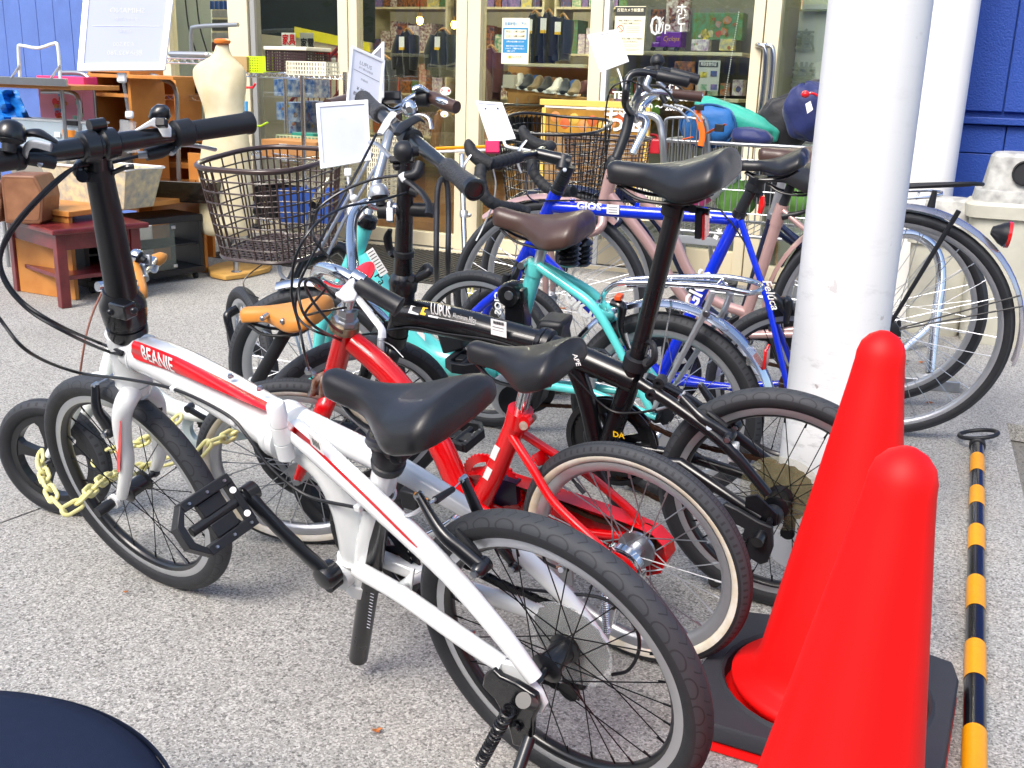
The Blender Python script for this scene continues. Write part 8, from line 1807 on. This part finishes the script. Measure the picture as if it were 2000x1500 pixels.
MB().box(D(290, 508, zk + .1), RT * .006, UP * .012, FWD * .008).cyl(D(276, 520, zk + .1), D(284, 545, zk + .05), .009, 12).build('lever_clamp', STL, rt, bevel=.002)
lever(rt, [D(285, 515, zk + .12), D(296, 524, zk + .12)], [D(292, 525, zk + .12), D(302, 531, zk + .13), D(306, 520, zk + .15)], ALU, STL, r=.005)
tub('brake_cable', rt, mat('brown_cable', '8a5b4c', .5, var=.05), [D(262, 555, zk), D(212, 560, zk - .05), D(190, 590, zk - .06), D(172, 640, zk - .07), D(162, 690, zk - .07), fw.W(a_ * .9, c_ * .9, .045)], .0024, 8, 7)
sheet(fw.W(a_ * .8, c_ * .85, .056), fw.f, fw.v, .012, .014, mat('blue_sticker', '3f9fd0', .4), rt)
# ================================================================== SMALL BLACK BIKE BEHIND THE BASKET BIKE
fw = Plane((-.79, 3.12), -58, 5, .2)
rt = root('small_black_bicycle', 'small black bicycle with silver rims and turned front wheel, behind the turquoise electric bicycle', 'bicycle', fw.o - fw.v * .2, 'bicycles parked in the row')
b = Bike((.05, 3.25), (-.76, 3.22), 4, .2)
wheel(rt, fw, .2, .04, TY_BL, ALU, ALU, BLK, STL, 20, hw=.012)
rw = Plane((.0, 3.36), -15, 4, .2); wheel(rt, rw, .2, .04, TY_BL, ALU, ALU, BLK, STL, 20, hw=.012)
hz = (fw.o - C0).dot(FWD)
cr = D(540, 590, hz + .05); fork(rt, fw, cr, .05, [.014, .014, .013, .011, .009], BLKP)
tub('head_tube', rt, BLKP, [cr, D(572, 545, hz + .08), D(592, 500, hz + .1)], .018, 14)
tub('main_tube', rt, BLKP, [D(585, 515, hz + .1), D(625, 500, hz + .12), D(668, 485, hz + .14), D(720, 560, hz + .15), D(800, 640, hz + .1)], [.02, .021, .022, .02, .018], 16, 5)
for sg in (1, -1): tub('chainstay', rt, BLKP, [D(800, 640, hz + .1), rw.W(0, 0, .05 * sg)], .009, 10)
tub('handlepost', rt, BLKP, [D(592, 500, hz + .1), D(610, 420, hz + .12), D(622, 380, hz + .12)], .014, 12)
tub('handlebar', rt, BLKP, [D(610, 400, hz - .1), D(622, 380, hz + .12), D(640, 352, hz + .3)], .011, 12)
# ------------------------------------------------------------------ price signs on clips
PAPER = mat('sign_paper', 'e9ebf4', .7, var=.03, vs=5); SFR = mat('sign_frame_white', 'f7f8f8', .3, coat=.4, var=.02)
def sign(label, cor, z, border=.085, lines=(), mirror=False, group='price signs clipped to handlebars', paper=PAPER, back=False):
    if not isinstance(z, (list, tuple)): z = [z] * 4
    P = [D(x, y, q) for (x, y), q in zip(cor, z)]; c = sum(P, V()) / 4
    rt = root('price_sign', label, 'sign', P[3].lerp(P[2], .5), group)
    xd = ((P[1] - P[0]) + (P[2] - P[3])) / 2; yd = ((P[0] - P[3]) + (P[1] - P[2])) / 2; W_, H_ = xd.length, yd.length; n = xd.cross(yd).normalized()
    if n.dot(c - C0) > 0: n = -n
    bw = border * W_; I = [p + (c - p) * (bw * 2 / min(W_, H_)) * .8 for p in P]
    f = MB()
    for i in range(4):
        a, b_, d, e = P[i], P[(i + 1) % 4], I[(i + 1) % 4], I[i]
        f.prism([a, b_, d, e], n * -.006)
    f.build('sign_frame', SFR, rt, smooth=0, bevel=.0012)
    MB().prism([p - n * .0025 for p in I], n * -.0015).build('paper', paper, rt, smooth=0)
    xu, yu = xd.normalized(), yd.normalized()
    for (tx, ty, s_, body, m_) in lines:
        o = c + xd * tx + yd * ty - n * .0022
        text(body, s_ * H_, m_, o, (-xu if mirror else xu), yu, rt, name='printed_text', maxw=W_ * .7)
    return rt, c, xu, yu, n
def ruled(rt, c, xu, yu, n, w_, dy, m): sheet(c + yu * dy - n * .0021, xu, yu, w_, .0012, m, rt, name='rule_line', th=.0003)
zc = 2.13
rt, c, xu, yu, n = sign('large white price sign seen from behind, above the handlebar of the white folding bicycle', [(168, -78), (346, -72), (322, 136), (150, 138)], [2.02, 2.02, 2.0, 2.0], lines=[(0, .05, .07, 'SHIMANO', LGF), (0, -.03, .035, 'ダイヤル調整', LGF), (0, -.14, .03, '6段変速', LGF), (0, -.26, .055, '¥ 29,500', LGF), (.02, -.34, .06, '税込¥32,780', LGF)], mirror=True, paper=mat('backlit_paper', 'a9b0cc', .7, var=.03))
ruled(rt, c, xu, yu, n, .13, -.02, LGF)
tub('sign_rod', rt, CLR, [D(241, 160, 2.02), D(246, 190, 2.04), D(251, 222, 2.06)], .003, 10)
MB().box(D(238, 152, 2.02), RT * .009, UP * .009, FWD * .005).box(D(253, 224, 2.06), RT * .008, UP * .007, FWD * .005).build('rod_joint', WHT, rt, bevel=.003)
MB().prism([D(x, y, 2.07) for x, y in [(232, 232), (264, 236), (262, 252), (272, 262), (270, 295), (243, 298), (240, 262), (225, 266), (233, 250)]], FWD * .012).build('sign_clip', CLR, rt, bevel=.003)
zr = 2.2
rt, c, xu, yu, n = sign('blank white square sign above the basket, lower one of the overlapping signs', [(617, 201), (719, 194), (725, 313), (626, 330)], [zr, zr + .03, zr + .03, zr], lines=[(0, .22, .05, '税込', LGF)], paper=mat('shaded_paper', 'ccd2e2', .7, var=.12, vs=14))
tub('sign_rod', rt, WHT, [D(679, 330, zr), D(680, 352, zr), D(690, 395, zr + .02)], .003, 8)
MB().box(D(680, 337, zr), RT * .008, UP * .009, FWD * .005).ball(D(691, 387, zr + .02), .009).build('rod_joint', WHT, rt, bevel=.003)
MB().prism([D(x, y, zr + .03) for x, y in [(680, 398), (700, 392), (708, 405), (712, 420), (700, 432), (690, 426), (684, 430), (678, 415)]], FWD * .014).build('sign_clip', WHT, rt, bevel=.003)
rt, c, xu, yu, n = sign('tall white price sign with black printed text on the black folding bicycle', [(688, 88), (753, 117), (742, 241), (678, 205)], [2.28, 2.34, 2.34, 2.28], lines=[(-.05, .28, .085, 'LUPUS', GRF), (-.03, .2, .04, '折り畳み自転車', GRF), (-.05, .03, .04, '外装6段', GRF), (-.05, -.14, .075, '¥ 35,800', BKF), (-.05, -.24, .07, '税込¥ 39,380', BKF)], border=.07)
ruled(rt, c, xu, yu, n, .07, .018, GRF)
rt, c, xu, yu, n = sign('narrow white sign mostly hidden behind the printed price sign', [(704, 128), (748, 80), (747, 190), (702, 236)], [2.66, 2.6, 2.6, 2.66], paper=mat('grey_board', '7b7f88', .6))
rt, c, xu, yu, n = sign('small white sign leaning above the drop handlebar of the blue bicycle', [(929, 196), (981, 200), (1008, 271), (956, 278)], [3.12, 3.14, 3.14, 3.12])
tub('sign_rod', rt, WHT, [D(984, 273, 3.13), D(990, 286, 3.1), D(1022, 292, 3.1), D(1046, 298, 3.1)], .0045, 8, 4)
for x, y in ((-.26, .4), (.28, .4)): MB().cyl(c + xu * x * .07 + yu * y * .1 - n * .004, c + xu * x * .07 + yu * y * .1, .0025, 8).build('sign_hole', BKF, rt)
rt, c, xu, yu, n = sign('small blank white sign tilted above the black handlebar of the rose pink bicycle', [(1147, 68), (1207, 56), (1229, 120), (1173, 141)], [3.55, 3.57, 3.57, 3.55], paper=SFR)
tub('sign_rod', rt, WHT, [D(1206, 134, 3.55), D(1212, 150, 3.55), D(1222, 190, 3.52)], .0035, 8)
# ------------------------------------------------------------------ cones and bar
CONE = mat('cone_red', 'f00404', .55, var=.1, vs=3, spec=.4)
CBLK = mat('cone_base_rubber', '34363c', .7, var=.15, vs=12, bump=.2, bs=500)
def cone(x, y, H, ang, tilt, label):
    rt = root('traffic_cone', label, 'traffic cone', V((x, y, 0)), 'red traffic cones')
    a = math.radians(ang); u, v = V((math.cos(a), math.sin(a), 0)), V((-math.sin(a), math.cos(a), 0)); o = V((x, y, 0))
    k = H / .67
    prof = [(.035, .150), (.035, .148), (.045, .158), (.055, .158), (.062, .150), (.066, .130), (.075, .122), (.1, .115), (H - .09, .043), (H - .05, .0375), (H - .035, .0365), (H - .02, .032), (H - .008, .022), (H - .001, .009), (H, .001)]
    MB().lathe(o, ZZ, prof, 56).build('cone_body', CONE, rt, smooth=50).rotation_euler = (0, tilt, 0)
    s_ = .205; cth = .022
    # square rubber base with a round well, chamfered corners
    N = 32; outer = []; inner = []
    for i in range(N):
        t = 2 * PI * i / N; c_, n_ = math.cos(t), math.sin(t); m_ = max(abs(c_), abs(n_)); r_ = min(s_ / m_, s_ * 1.32)
        outer.append((c_ * r_, n_ * r_)); inner.append((c_ * .168, n_ * .168))
    def ring(L, z, q=1): return [o + u * (p[0] * q) + v * (p[1] * q) + ZZ * z for p in L]
    MB().rings([ring(outer, .014, .97), ring(outer, .022), ring(outer, .044), ring(outer, .05, .98), ring(inner, .05, 1.06), ring(inner, .056, 1.03), ring(inner, .05), ring(inner, .016)], loop=True).build('rubber_base', CBLK, rt, smooth=35)
    MB().rings([ring(outer, .0, .99), ring(outer, .004, 1.01), ring(outer, .016, 1.0)]).build('red_base_plate', CONE, rt, smooth=35)
    return rt
cone(.548, 1.572, .672, -26, .035, 'red traffic cone farther from the camera, its brim and black base showing')
cone(.385, 1.052, .665, -20, .06, 'red traffic cone nearest the camera, base out of view')
STK = mat('reddish_yellow_film', 'f0a000', .35, var=.06, vs=60)
p0, p1 = G(1909, 868, .02), G(1903, 1480, .02); pdn = (p1 - p0).normalized()
rt = root('cone_bar', 'black and yellow striped bar with a ring end lying on the concrete by the cones', 'barrier bar', V((p0.x, p0.y, 0)))
pe = p0 + pdn * 2.05
MB().tube([p0, pe], .0185, 24).build('bar', mat('dark_glossy_plastic', '0b0b0d', .2, coat=.3, var=.05), rt)
ys = [(888, 920), (952, 985), (1028, 1070), (1128, 1186), (1254, 1322), (1422, 1520), (1640, 1790)]
for y0_, y1_ in ys:
    a = (G(1908, y0_, .03) - p0).dot(pdn); c = (G(1905, y1_, .03) - p0).dot(pdn)
    MB().tube([p0 + pdn * a, p0 + pdn * c], .0192, 24, caps=False).build('yellow_band', STK, rt)
MB().lathe(p0 - pdn * .012, pdn, [(0, .018), (.004, .023), (.03, .023), (.032, .0195)], 24).build('end_cap', BLK, rt)
rc = p0 - pdn * .012 + ZZ * .012
side = V((-pdn.y, pdn.x, 0)); rr_ = []
rcen = rc - pdn * .028 + ZZ * .008
MB().tube([rcen + side * (.052 * math.cos(t)) - pdn * (.042 * math.sin(t)) + ZZ * (.012 * math.cos(t)) for t in (2 * PI * i / 36 for i in range(36))], .0065, 10, closed=True).build('ring', BLK, rt)
# ------------------------------------------------------------------ pillars
PIL = bpy.data.materials.new('scuffed_white_pillar'); PIL.use_nodes = True
def pillar_mat(m):
    t = m.node_tree; L = t.links.new; b_ = t.nodes['Principled BSDF']; g = t.nodes.new('ShaderNodeNewGeometry')
    n1 = t.nodes.new('ShaderNodeTexNoise'); n1.inputs['Scale'].default_value = 22; n1.inputs['Detail'].default_value = 3; L(g.outputs['Position'], n1.inputs['Vector'])
    r1 = t.nodes.new('ShaderNodeValToRGB'); e = r1.color_ramp; e.elements[0].position = .70; e.elements[0].color = (0, 0, 0, 1); e.elements[1].position = .715; e.elements[1].color = (1, 1, 1, 1); L(n1.outputs['Fac'], r1.inputs[0])
    mp = t.nodes.new('ShaderNodeMapping'); mp.inputs['Scale'].default_value = (14, 14, 40); mp.inputs['Rotation'].default_value = (.3, .9, .4); L(g.outputs['Position'], mp.inputs[0])
    n2 = t.nodes.new('ShaderNodeTexNoise'); n2.inputs['Scale'].default_value = 1.0; n2.inputs['Detail'].default_value = 8; n2.inputs['Roughness'].default_value = .7; L(mp.outputs[0], n2.inputs['Vector'])
    sx = t.nodes.new('ShaderNodeSeparateXYZ'); L(g.outputs['Position'], sx.inputs[0])
    hz_ = t.nodes.new('ShaderNodeMapRange'); hz_.inputs[1].default_value = 0; hz_.inputs[2].default_value = .75; hz_.inputs[3].default_value = 1; hz_.inputs[4].default_value = .1; L(sx.outputs[2], hz_.inputs[0])
    r2 = t.nodes.new('ShaderNodeMapRange'); r2.inputs[1].default_value = .54; r2.inputs[2].default_value = .72; L(n2.outputs['Fac'], r2.inputs[0])
    mu = t.nodes.new('ShaderNodeMath'); mu.operation = 'MULTIPLY'; L(r2.outputs[0], mu.inputs[0]); L(hz_.outputs[0], mu.inputs[1])
    a = t.nodes.new('ShaderNodeMix'); a.data_type = 'RGBA'; a.inputs[6].default_value = lin('dfe1e2'); a.inputs[7].default_value = lin('8f8f90'); L(mu.outputs[0], a.inputs[0])
    mu2 = t.nodes.new('ShaderNodeMath'); mu2.operation = 'MULTIPLY'; L(r1.outputs[0], mu2.inputs[0]); L(hz_.outputs[0], mu2.inputs[1])
    c = t.nodes.new('ShaderNodeMix'); c.data_type = 'RGBA'; c.inputs[7].default_value = lin('5a3026'); L(mu2.outputs[0], c.inputs[0]); L(a.outputs[2], c.inputs[6]); L(c.outputs[2], b_.inputs['Base Color'])
    b_.inputs['Roughness'].default_value = .42
pillar_mat(PIL)
top(MB().lathe(V((.70, 2.185, -.02)), ZZ, [(0, .0985), (3.2, .0985)], 72).build('pillar', PIL, None, loc=(.70, 2.185, 0), smooth=50), 'scuffed white round pillar between the bicycles and the cones', 'pillar', 'white round pillars')
pc = G(1795, 600); 
PX2 = 1.86
top(MB().lathe(V((PX2, 4.86, -.02)), ZZ, [(0, .125), (3.2, .125)], 64).build('pillar', mat('clean_white_pillar', 'e6e6e2', .4, var=.05, vs=3), None, loc=(PX2, 4.86, 0), smooth=50), 'white round pillar farther back, by the blue wall', 'pillar', 'white round pillars')
# ------------------------------------------------------------------ litter bins
BIN = mat('grey_bin_plastic', 'c3c1b2', .5, var=.2, vs=10, bump=.15, bs=300)
BINT = mat('grimy_bin_lid', 'c2c2bc', .5, var=.35, vs=22, col2='8f8f8c')
def litter_bin(c, ang, k, label, hole=True):
    rt = root('litter_bin', label, 'litter bin', c, 'litter bins by the blue wall')
    a = math.radians(ang); u, v = V((math.cos(a), math.sin(a), 0)), V((-math.sin(a), math.cos(a), 0))
    def rr(w_, d_, z, n=40, p=.35): return [c + u * (w_ * k * math.copysign(abs(math.cos(t)) ** p, math.cos(t))) + v * (d_ * k * math.copysign(abs(math.sin(t)) ** p, math.sin(t))) + ZZ * z * k for t in (2 * PI * i / n for i in range(n))]
    MB().rings([rr(.15, .11, 0), rr(.153, .115, .02), rr(.185, .14, .55)]).build('bin_body', BIN, rt, smooth=40)
    MB().rings([rr(.187, .142, .545), rr(.205, .16, .55), rr(.207, .162, .60), rr(.19, .148, .615)]).build('bin_rim', BIN, rt, smooth=40)
    MB().rings([rr(.182, .14, .612), rr(.175, .135, .66), rr(.15, .115, .665), rr(.13, .1, .80), rr(.115, .085, .815), rr(.08, .05, .82)]).build('bin_lid', BINT, rt, smooth=35)
    nn = -v if (-v).dot(C0 - c) > 0 else v
    hc = c + nn * (.112 * k) + ZZ * (.735 * k)
    if hole: MB().lathe(hc - nn * .02, nn + ZZ * .18, [(0, .05 * k), (.03, .052 * k), (.031, .046 * k), (.022, .044 * k), (.022, .001)], 36).build('bin_opening', mat('bin_hole_dark', '0c0d12', .6), rt, smooth=40)
    return rt
bp = G(1955, 688) ; litter_bin(V((2.08, 4.40, 0)), -20, .97, 'cream litter bin with a round black opening at the right edge')
litter_bin(V((1.86, 4.55, 0)), -24, .72, 'plain cream bin seen through the spokes of the big rear wheel', False)
# ------------------------------------------------------------------ tubular bicycle rack hoops
rt = root('bicycle_rack', 'shiny steel hoop bicycle rack seen through the rear wheels', 'bicycle rack', G(1815, 725))
A_ = G(1817, 728); zA = (A_ - C0).dot(FWD)
for dz_ in (0, .35):
    tub('rack_hoop', rt, CHR, [A_ + V((.06 * dz_, dz_, 0)), D(1828, 620, zA + dz_), D(1838, 540, zA + dz_), D(1828, 490, zA + dz_), D(1795, 462, zA + dz_), D(1755, 458, zA + dz_), D(1720, 480, zA + dz_), D(1700, 560, zA + dz_), G(1692, 728) + V((0, dz_, 0))], .019, 20, 6)
for y_ in (600, 637): bolt(rt, D(1824, y_, zA - .018), -FWD, .006, .004)
MB().box(G(1800, 745, .02), V((.12, -.03, 0)), V((.01, .04, 0)), ZZ * .02).build('rack_rail', STL, rt, bevel=.003)
rt = root('bicycle_rack', 'black speckled hoop rack standing before the shop door', 'bicycle rack', G(850, 595), )
q0 = D(847, 600, 4.1); zz_ = 4.1
HAM = mat('hammered_black', '2c2e33', .45, metal=.5, var=.3, vs=200, bump=.4, bs=400)
tub('rack_hoop', rt, HAM, [G(855, 612), D(852, 520, 4.18), D(853, 420, 4.2), D(855, 370, 4.2), D(863, 350, 4.22), D(873, 360, 4.24), D(876, 420, 4.25), D(875, 520, 4.25), G(876, 596)], .0115, 14, 5)
rt = root('stand_pole', 'chrome clothes stand pole with a yellow top rail beside the shop door', 'stand', G(907, 512))
zq = (G(907, 512) - C0).dot(FWD)
tub('pole', rt, CHR, [G(908, 512), D(905, 420, zq), D(902, 300, zq)], .016, 16)
tub('top_rail', rt, STK, [D(850, 290, zq - .1), D(1005, 284, zq + .1)], .009, 10)
tub('top_rail', rt, WHF, [D(850, 297, zq - .1), D(1005, 291, zq + .1)], .008, 10)
MB().lathe(D(906, 425, zq), UP, [(0, .024), (.02, .026), (.04, .022)], 14).ball(D(917, 420, zq), .013).build('pole_clamp', ALU, rt)
# ------------------------------------------------------------------ yellow plastic chain
CHY = mat('pale_yellow_plastic', 'ddd794', .4, coat=.2, var=.08, vs=20)
lk = MB(); LL, LW, LR = .024, .0098, .0041
pp_ = []
for i in range(20):
    t = 2 * PI * i / 20; pp_.append(V((LL * (1 if math.cos(t) > 0 else -1) * (.45 if abs(math.cos(t)) < .999 else .45) + math.cos(t) * LW, math.sin(t) * LW, 0)))
lk.tube(pp_, LR, 8, closed=True)
_lm = None
def chain_thing(label, path):
    global _lm
    P = spline(path, 10); rt = root('plastic_chain', label, 'chain', P[0], 'yellow plastic chains through the wheels')
    L = [0]
    for i in range(1, len(P)): L.append(L[-1] + (P[i] - P[i - 1]).length)
    pitch = .0318; n = int(L[-1] / pitch); j = 0
    for k in range(n):
        s_ = (k + .5) * pitch
        while j < len(L) - 2 and L[j + 1] < s_: j += 1
        t = (s_ - L[j]) / max(1e-9, L[j + 1] - L[j]); p = P[j].lerp(P[j + 1], t); d = (P[j + 1] - P[j]).normalized()
        x, y = frame(d); a = (PI / 4 + (PI / 2) * (k % 2)) + random.uniform(-.25, .25); u = x * math.cos(a) + y * math.sin(a); w_ = d.cross(u)
        if _lm is None: o = lk.build('link', CHY, rt, local=True); _lm = o.data
        else: o = bpy.data.objects.new('link', _lm); COL.objects.link(o); o.parent = rt
        q = p - P[0]; o.matrix_local = Matrix(((d.x, u.x, w_.x, q.x), (d.y, u.y, w_.y, q.y), (d.z, u.z, w_.z, q.z), (0, 0, 0, 1)))
chain_thing('pale yellow plastic chain looped through the front wheel of the white folding bicycle', [D(78, 885, 2.1), D(82, 915, 2.06), D(98, 960, 2.0), D(118, 990, 1.98), D(140, 992, 1.98), D(170, 965, 2.02), D(205, 935, 2.12), D(240, 925, 2.25), D(290, 908, 2.3), D(330, 900, 2.32), D(345, 885, 2.34)])
chain_thing('pale yellow plastic chain from the front wheel across to the red bicycle wheel', [D(185, 905, 2.4), D(215, 880, 2.4), D(262, 868, 2.38), D(300, 852, 2.35), D(345, 820, 2.3), D(352, 812, 2.3)])
chain_thing('pale yellow plastic chain hooked on the cream-walled front wheel', [D(388, 888, 2.12), D(408, 868, 2.12), D(440, 855, 2.15), D(472, 838, 2.2), D(500, 832, 2.25)])
chain_thing('pale yellow plastic chain behind the tan saddle', [D(540, 745, 2.75), D(560, 735, 2.72), D(575, 715, 2.7)])
chain_thing('pale yellow plastic chain hanging behind the black hoop rack', [D(918, 560, 3.9), D(922, 585, 3.9), D(930, 598, 3.9), D(950, 592, 3.9), D(960, 600, 3.9)])
# ------------------------------------------------------------------ navy cloth seat at the bottom left corner
NVC = mat('navy_woven_cloth', '222c42', .95, var=.1, vs=60, bump=.5, bs=1400, spec=.15)
cc = V((-.42, 1.02, 0)); 
k_ = root('stool', 'round navy cloth covered stool at the bottom left corner', 'stool', V((-.625, .805, 0)))
ctr = V((-.625, .805, -.0)); 
MB().lathe(ctr, ZZ, [(.02, .30), (.10, .315), (.26, .315), (.285, .312), (.30, .30), (.312, .27), (.32, .2), (.324, .001)], 96).build('cushion', NVC, k_, smooth=60)
MB().lathe(ctr, ZZ, [(.281, .314), (.284, .317), (.287, .317), (.290, .313)], 96, loop=True).build('piping', NVC, k_)
MB().lathe(ctr, ZZ, [(0, .27), (.03, .28)], 48).build('stool_base', BLK, k_)
# leaves
LEAF = mat('dry_leaf', 'b3703a', .7, var=.3, vs=60, col2='8a4a22')
def leaf(px, py, s_, label):
    c = G(px, py, .004); a = random.uniform(0, 6); N = 10; b_ = MB()
    v_ = [c + V((0, 0, .002))]
    for i in range(N):
        t = 2 * PI * i / N; r = s_ * (1 if i % 2 == 0 else .5) * random.uniform(.7, 1.1); v_.append(c + V((math.cos(t + a) * r, math.sin(t + a) * r * .6, random.uniform(-.001, .006))))
    b_.add(v_, [(0, i + 1, (i + 1) % N + 1) for i in range(N)])
    top(b_.build('leaf', LEAF, None, loc=c), label, 'leaf', 'dry leaves on the ground')
leaf(248, 1158, .009, 'small orange leaf below the front wheel of the white bicycle')
leaf(735, 1428, .013, 'brown dry leaf on the concrete near the bottom centre')
leaf(1560, 795, .012, 'dry leaf between the black wheel and the pillar')
for i, (x, y) in enumerate(((1770, 705), (1800, 708), (1850, 762), (1815, 787), (1765, 712))): leaf(x, y, .02, ['leftmost leaf under the steel rack', 'leaf beside the post of the steel rack', 'reddish leaf inside the large rear wheel', 'pale brown leaf lowest inside the large rear wheel', 'leaf half hidden by the far wheel rim'][i])
leaf(953, 824, .012, 'brown leaf on the ground under the black saddle'); leaf(1100, 602, .03, 'orange brown leaf near the front wheel of the rose pink bicycle')
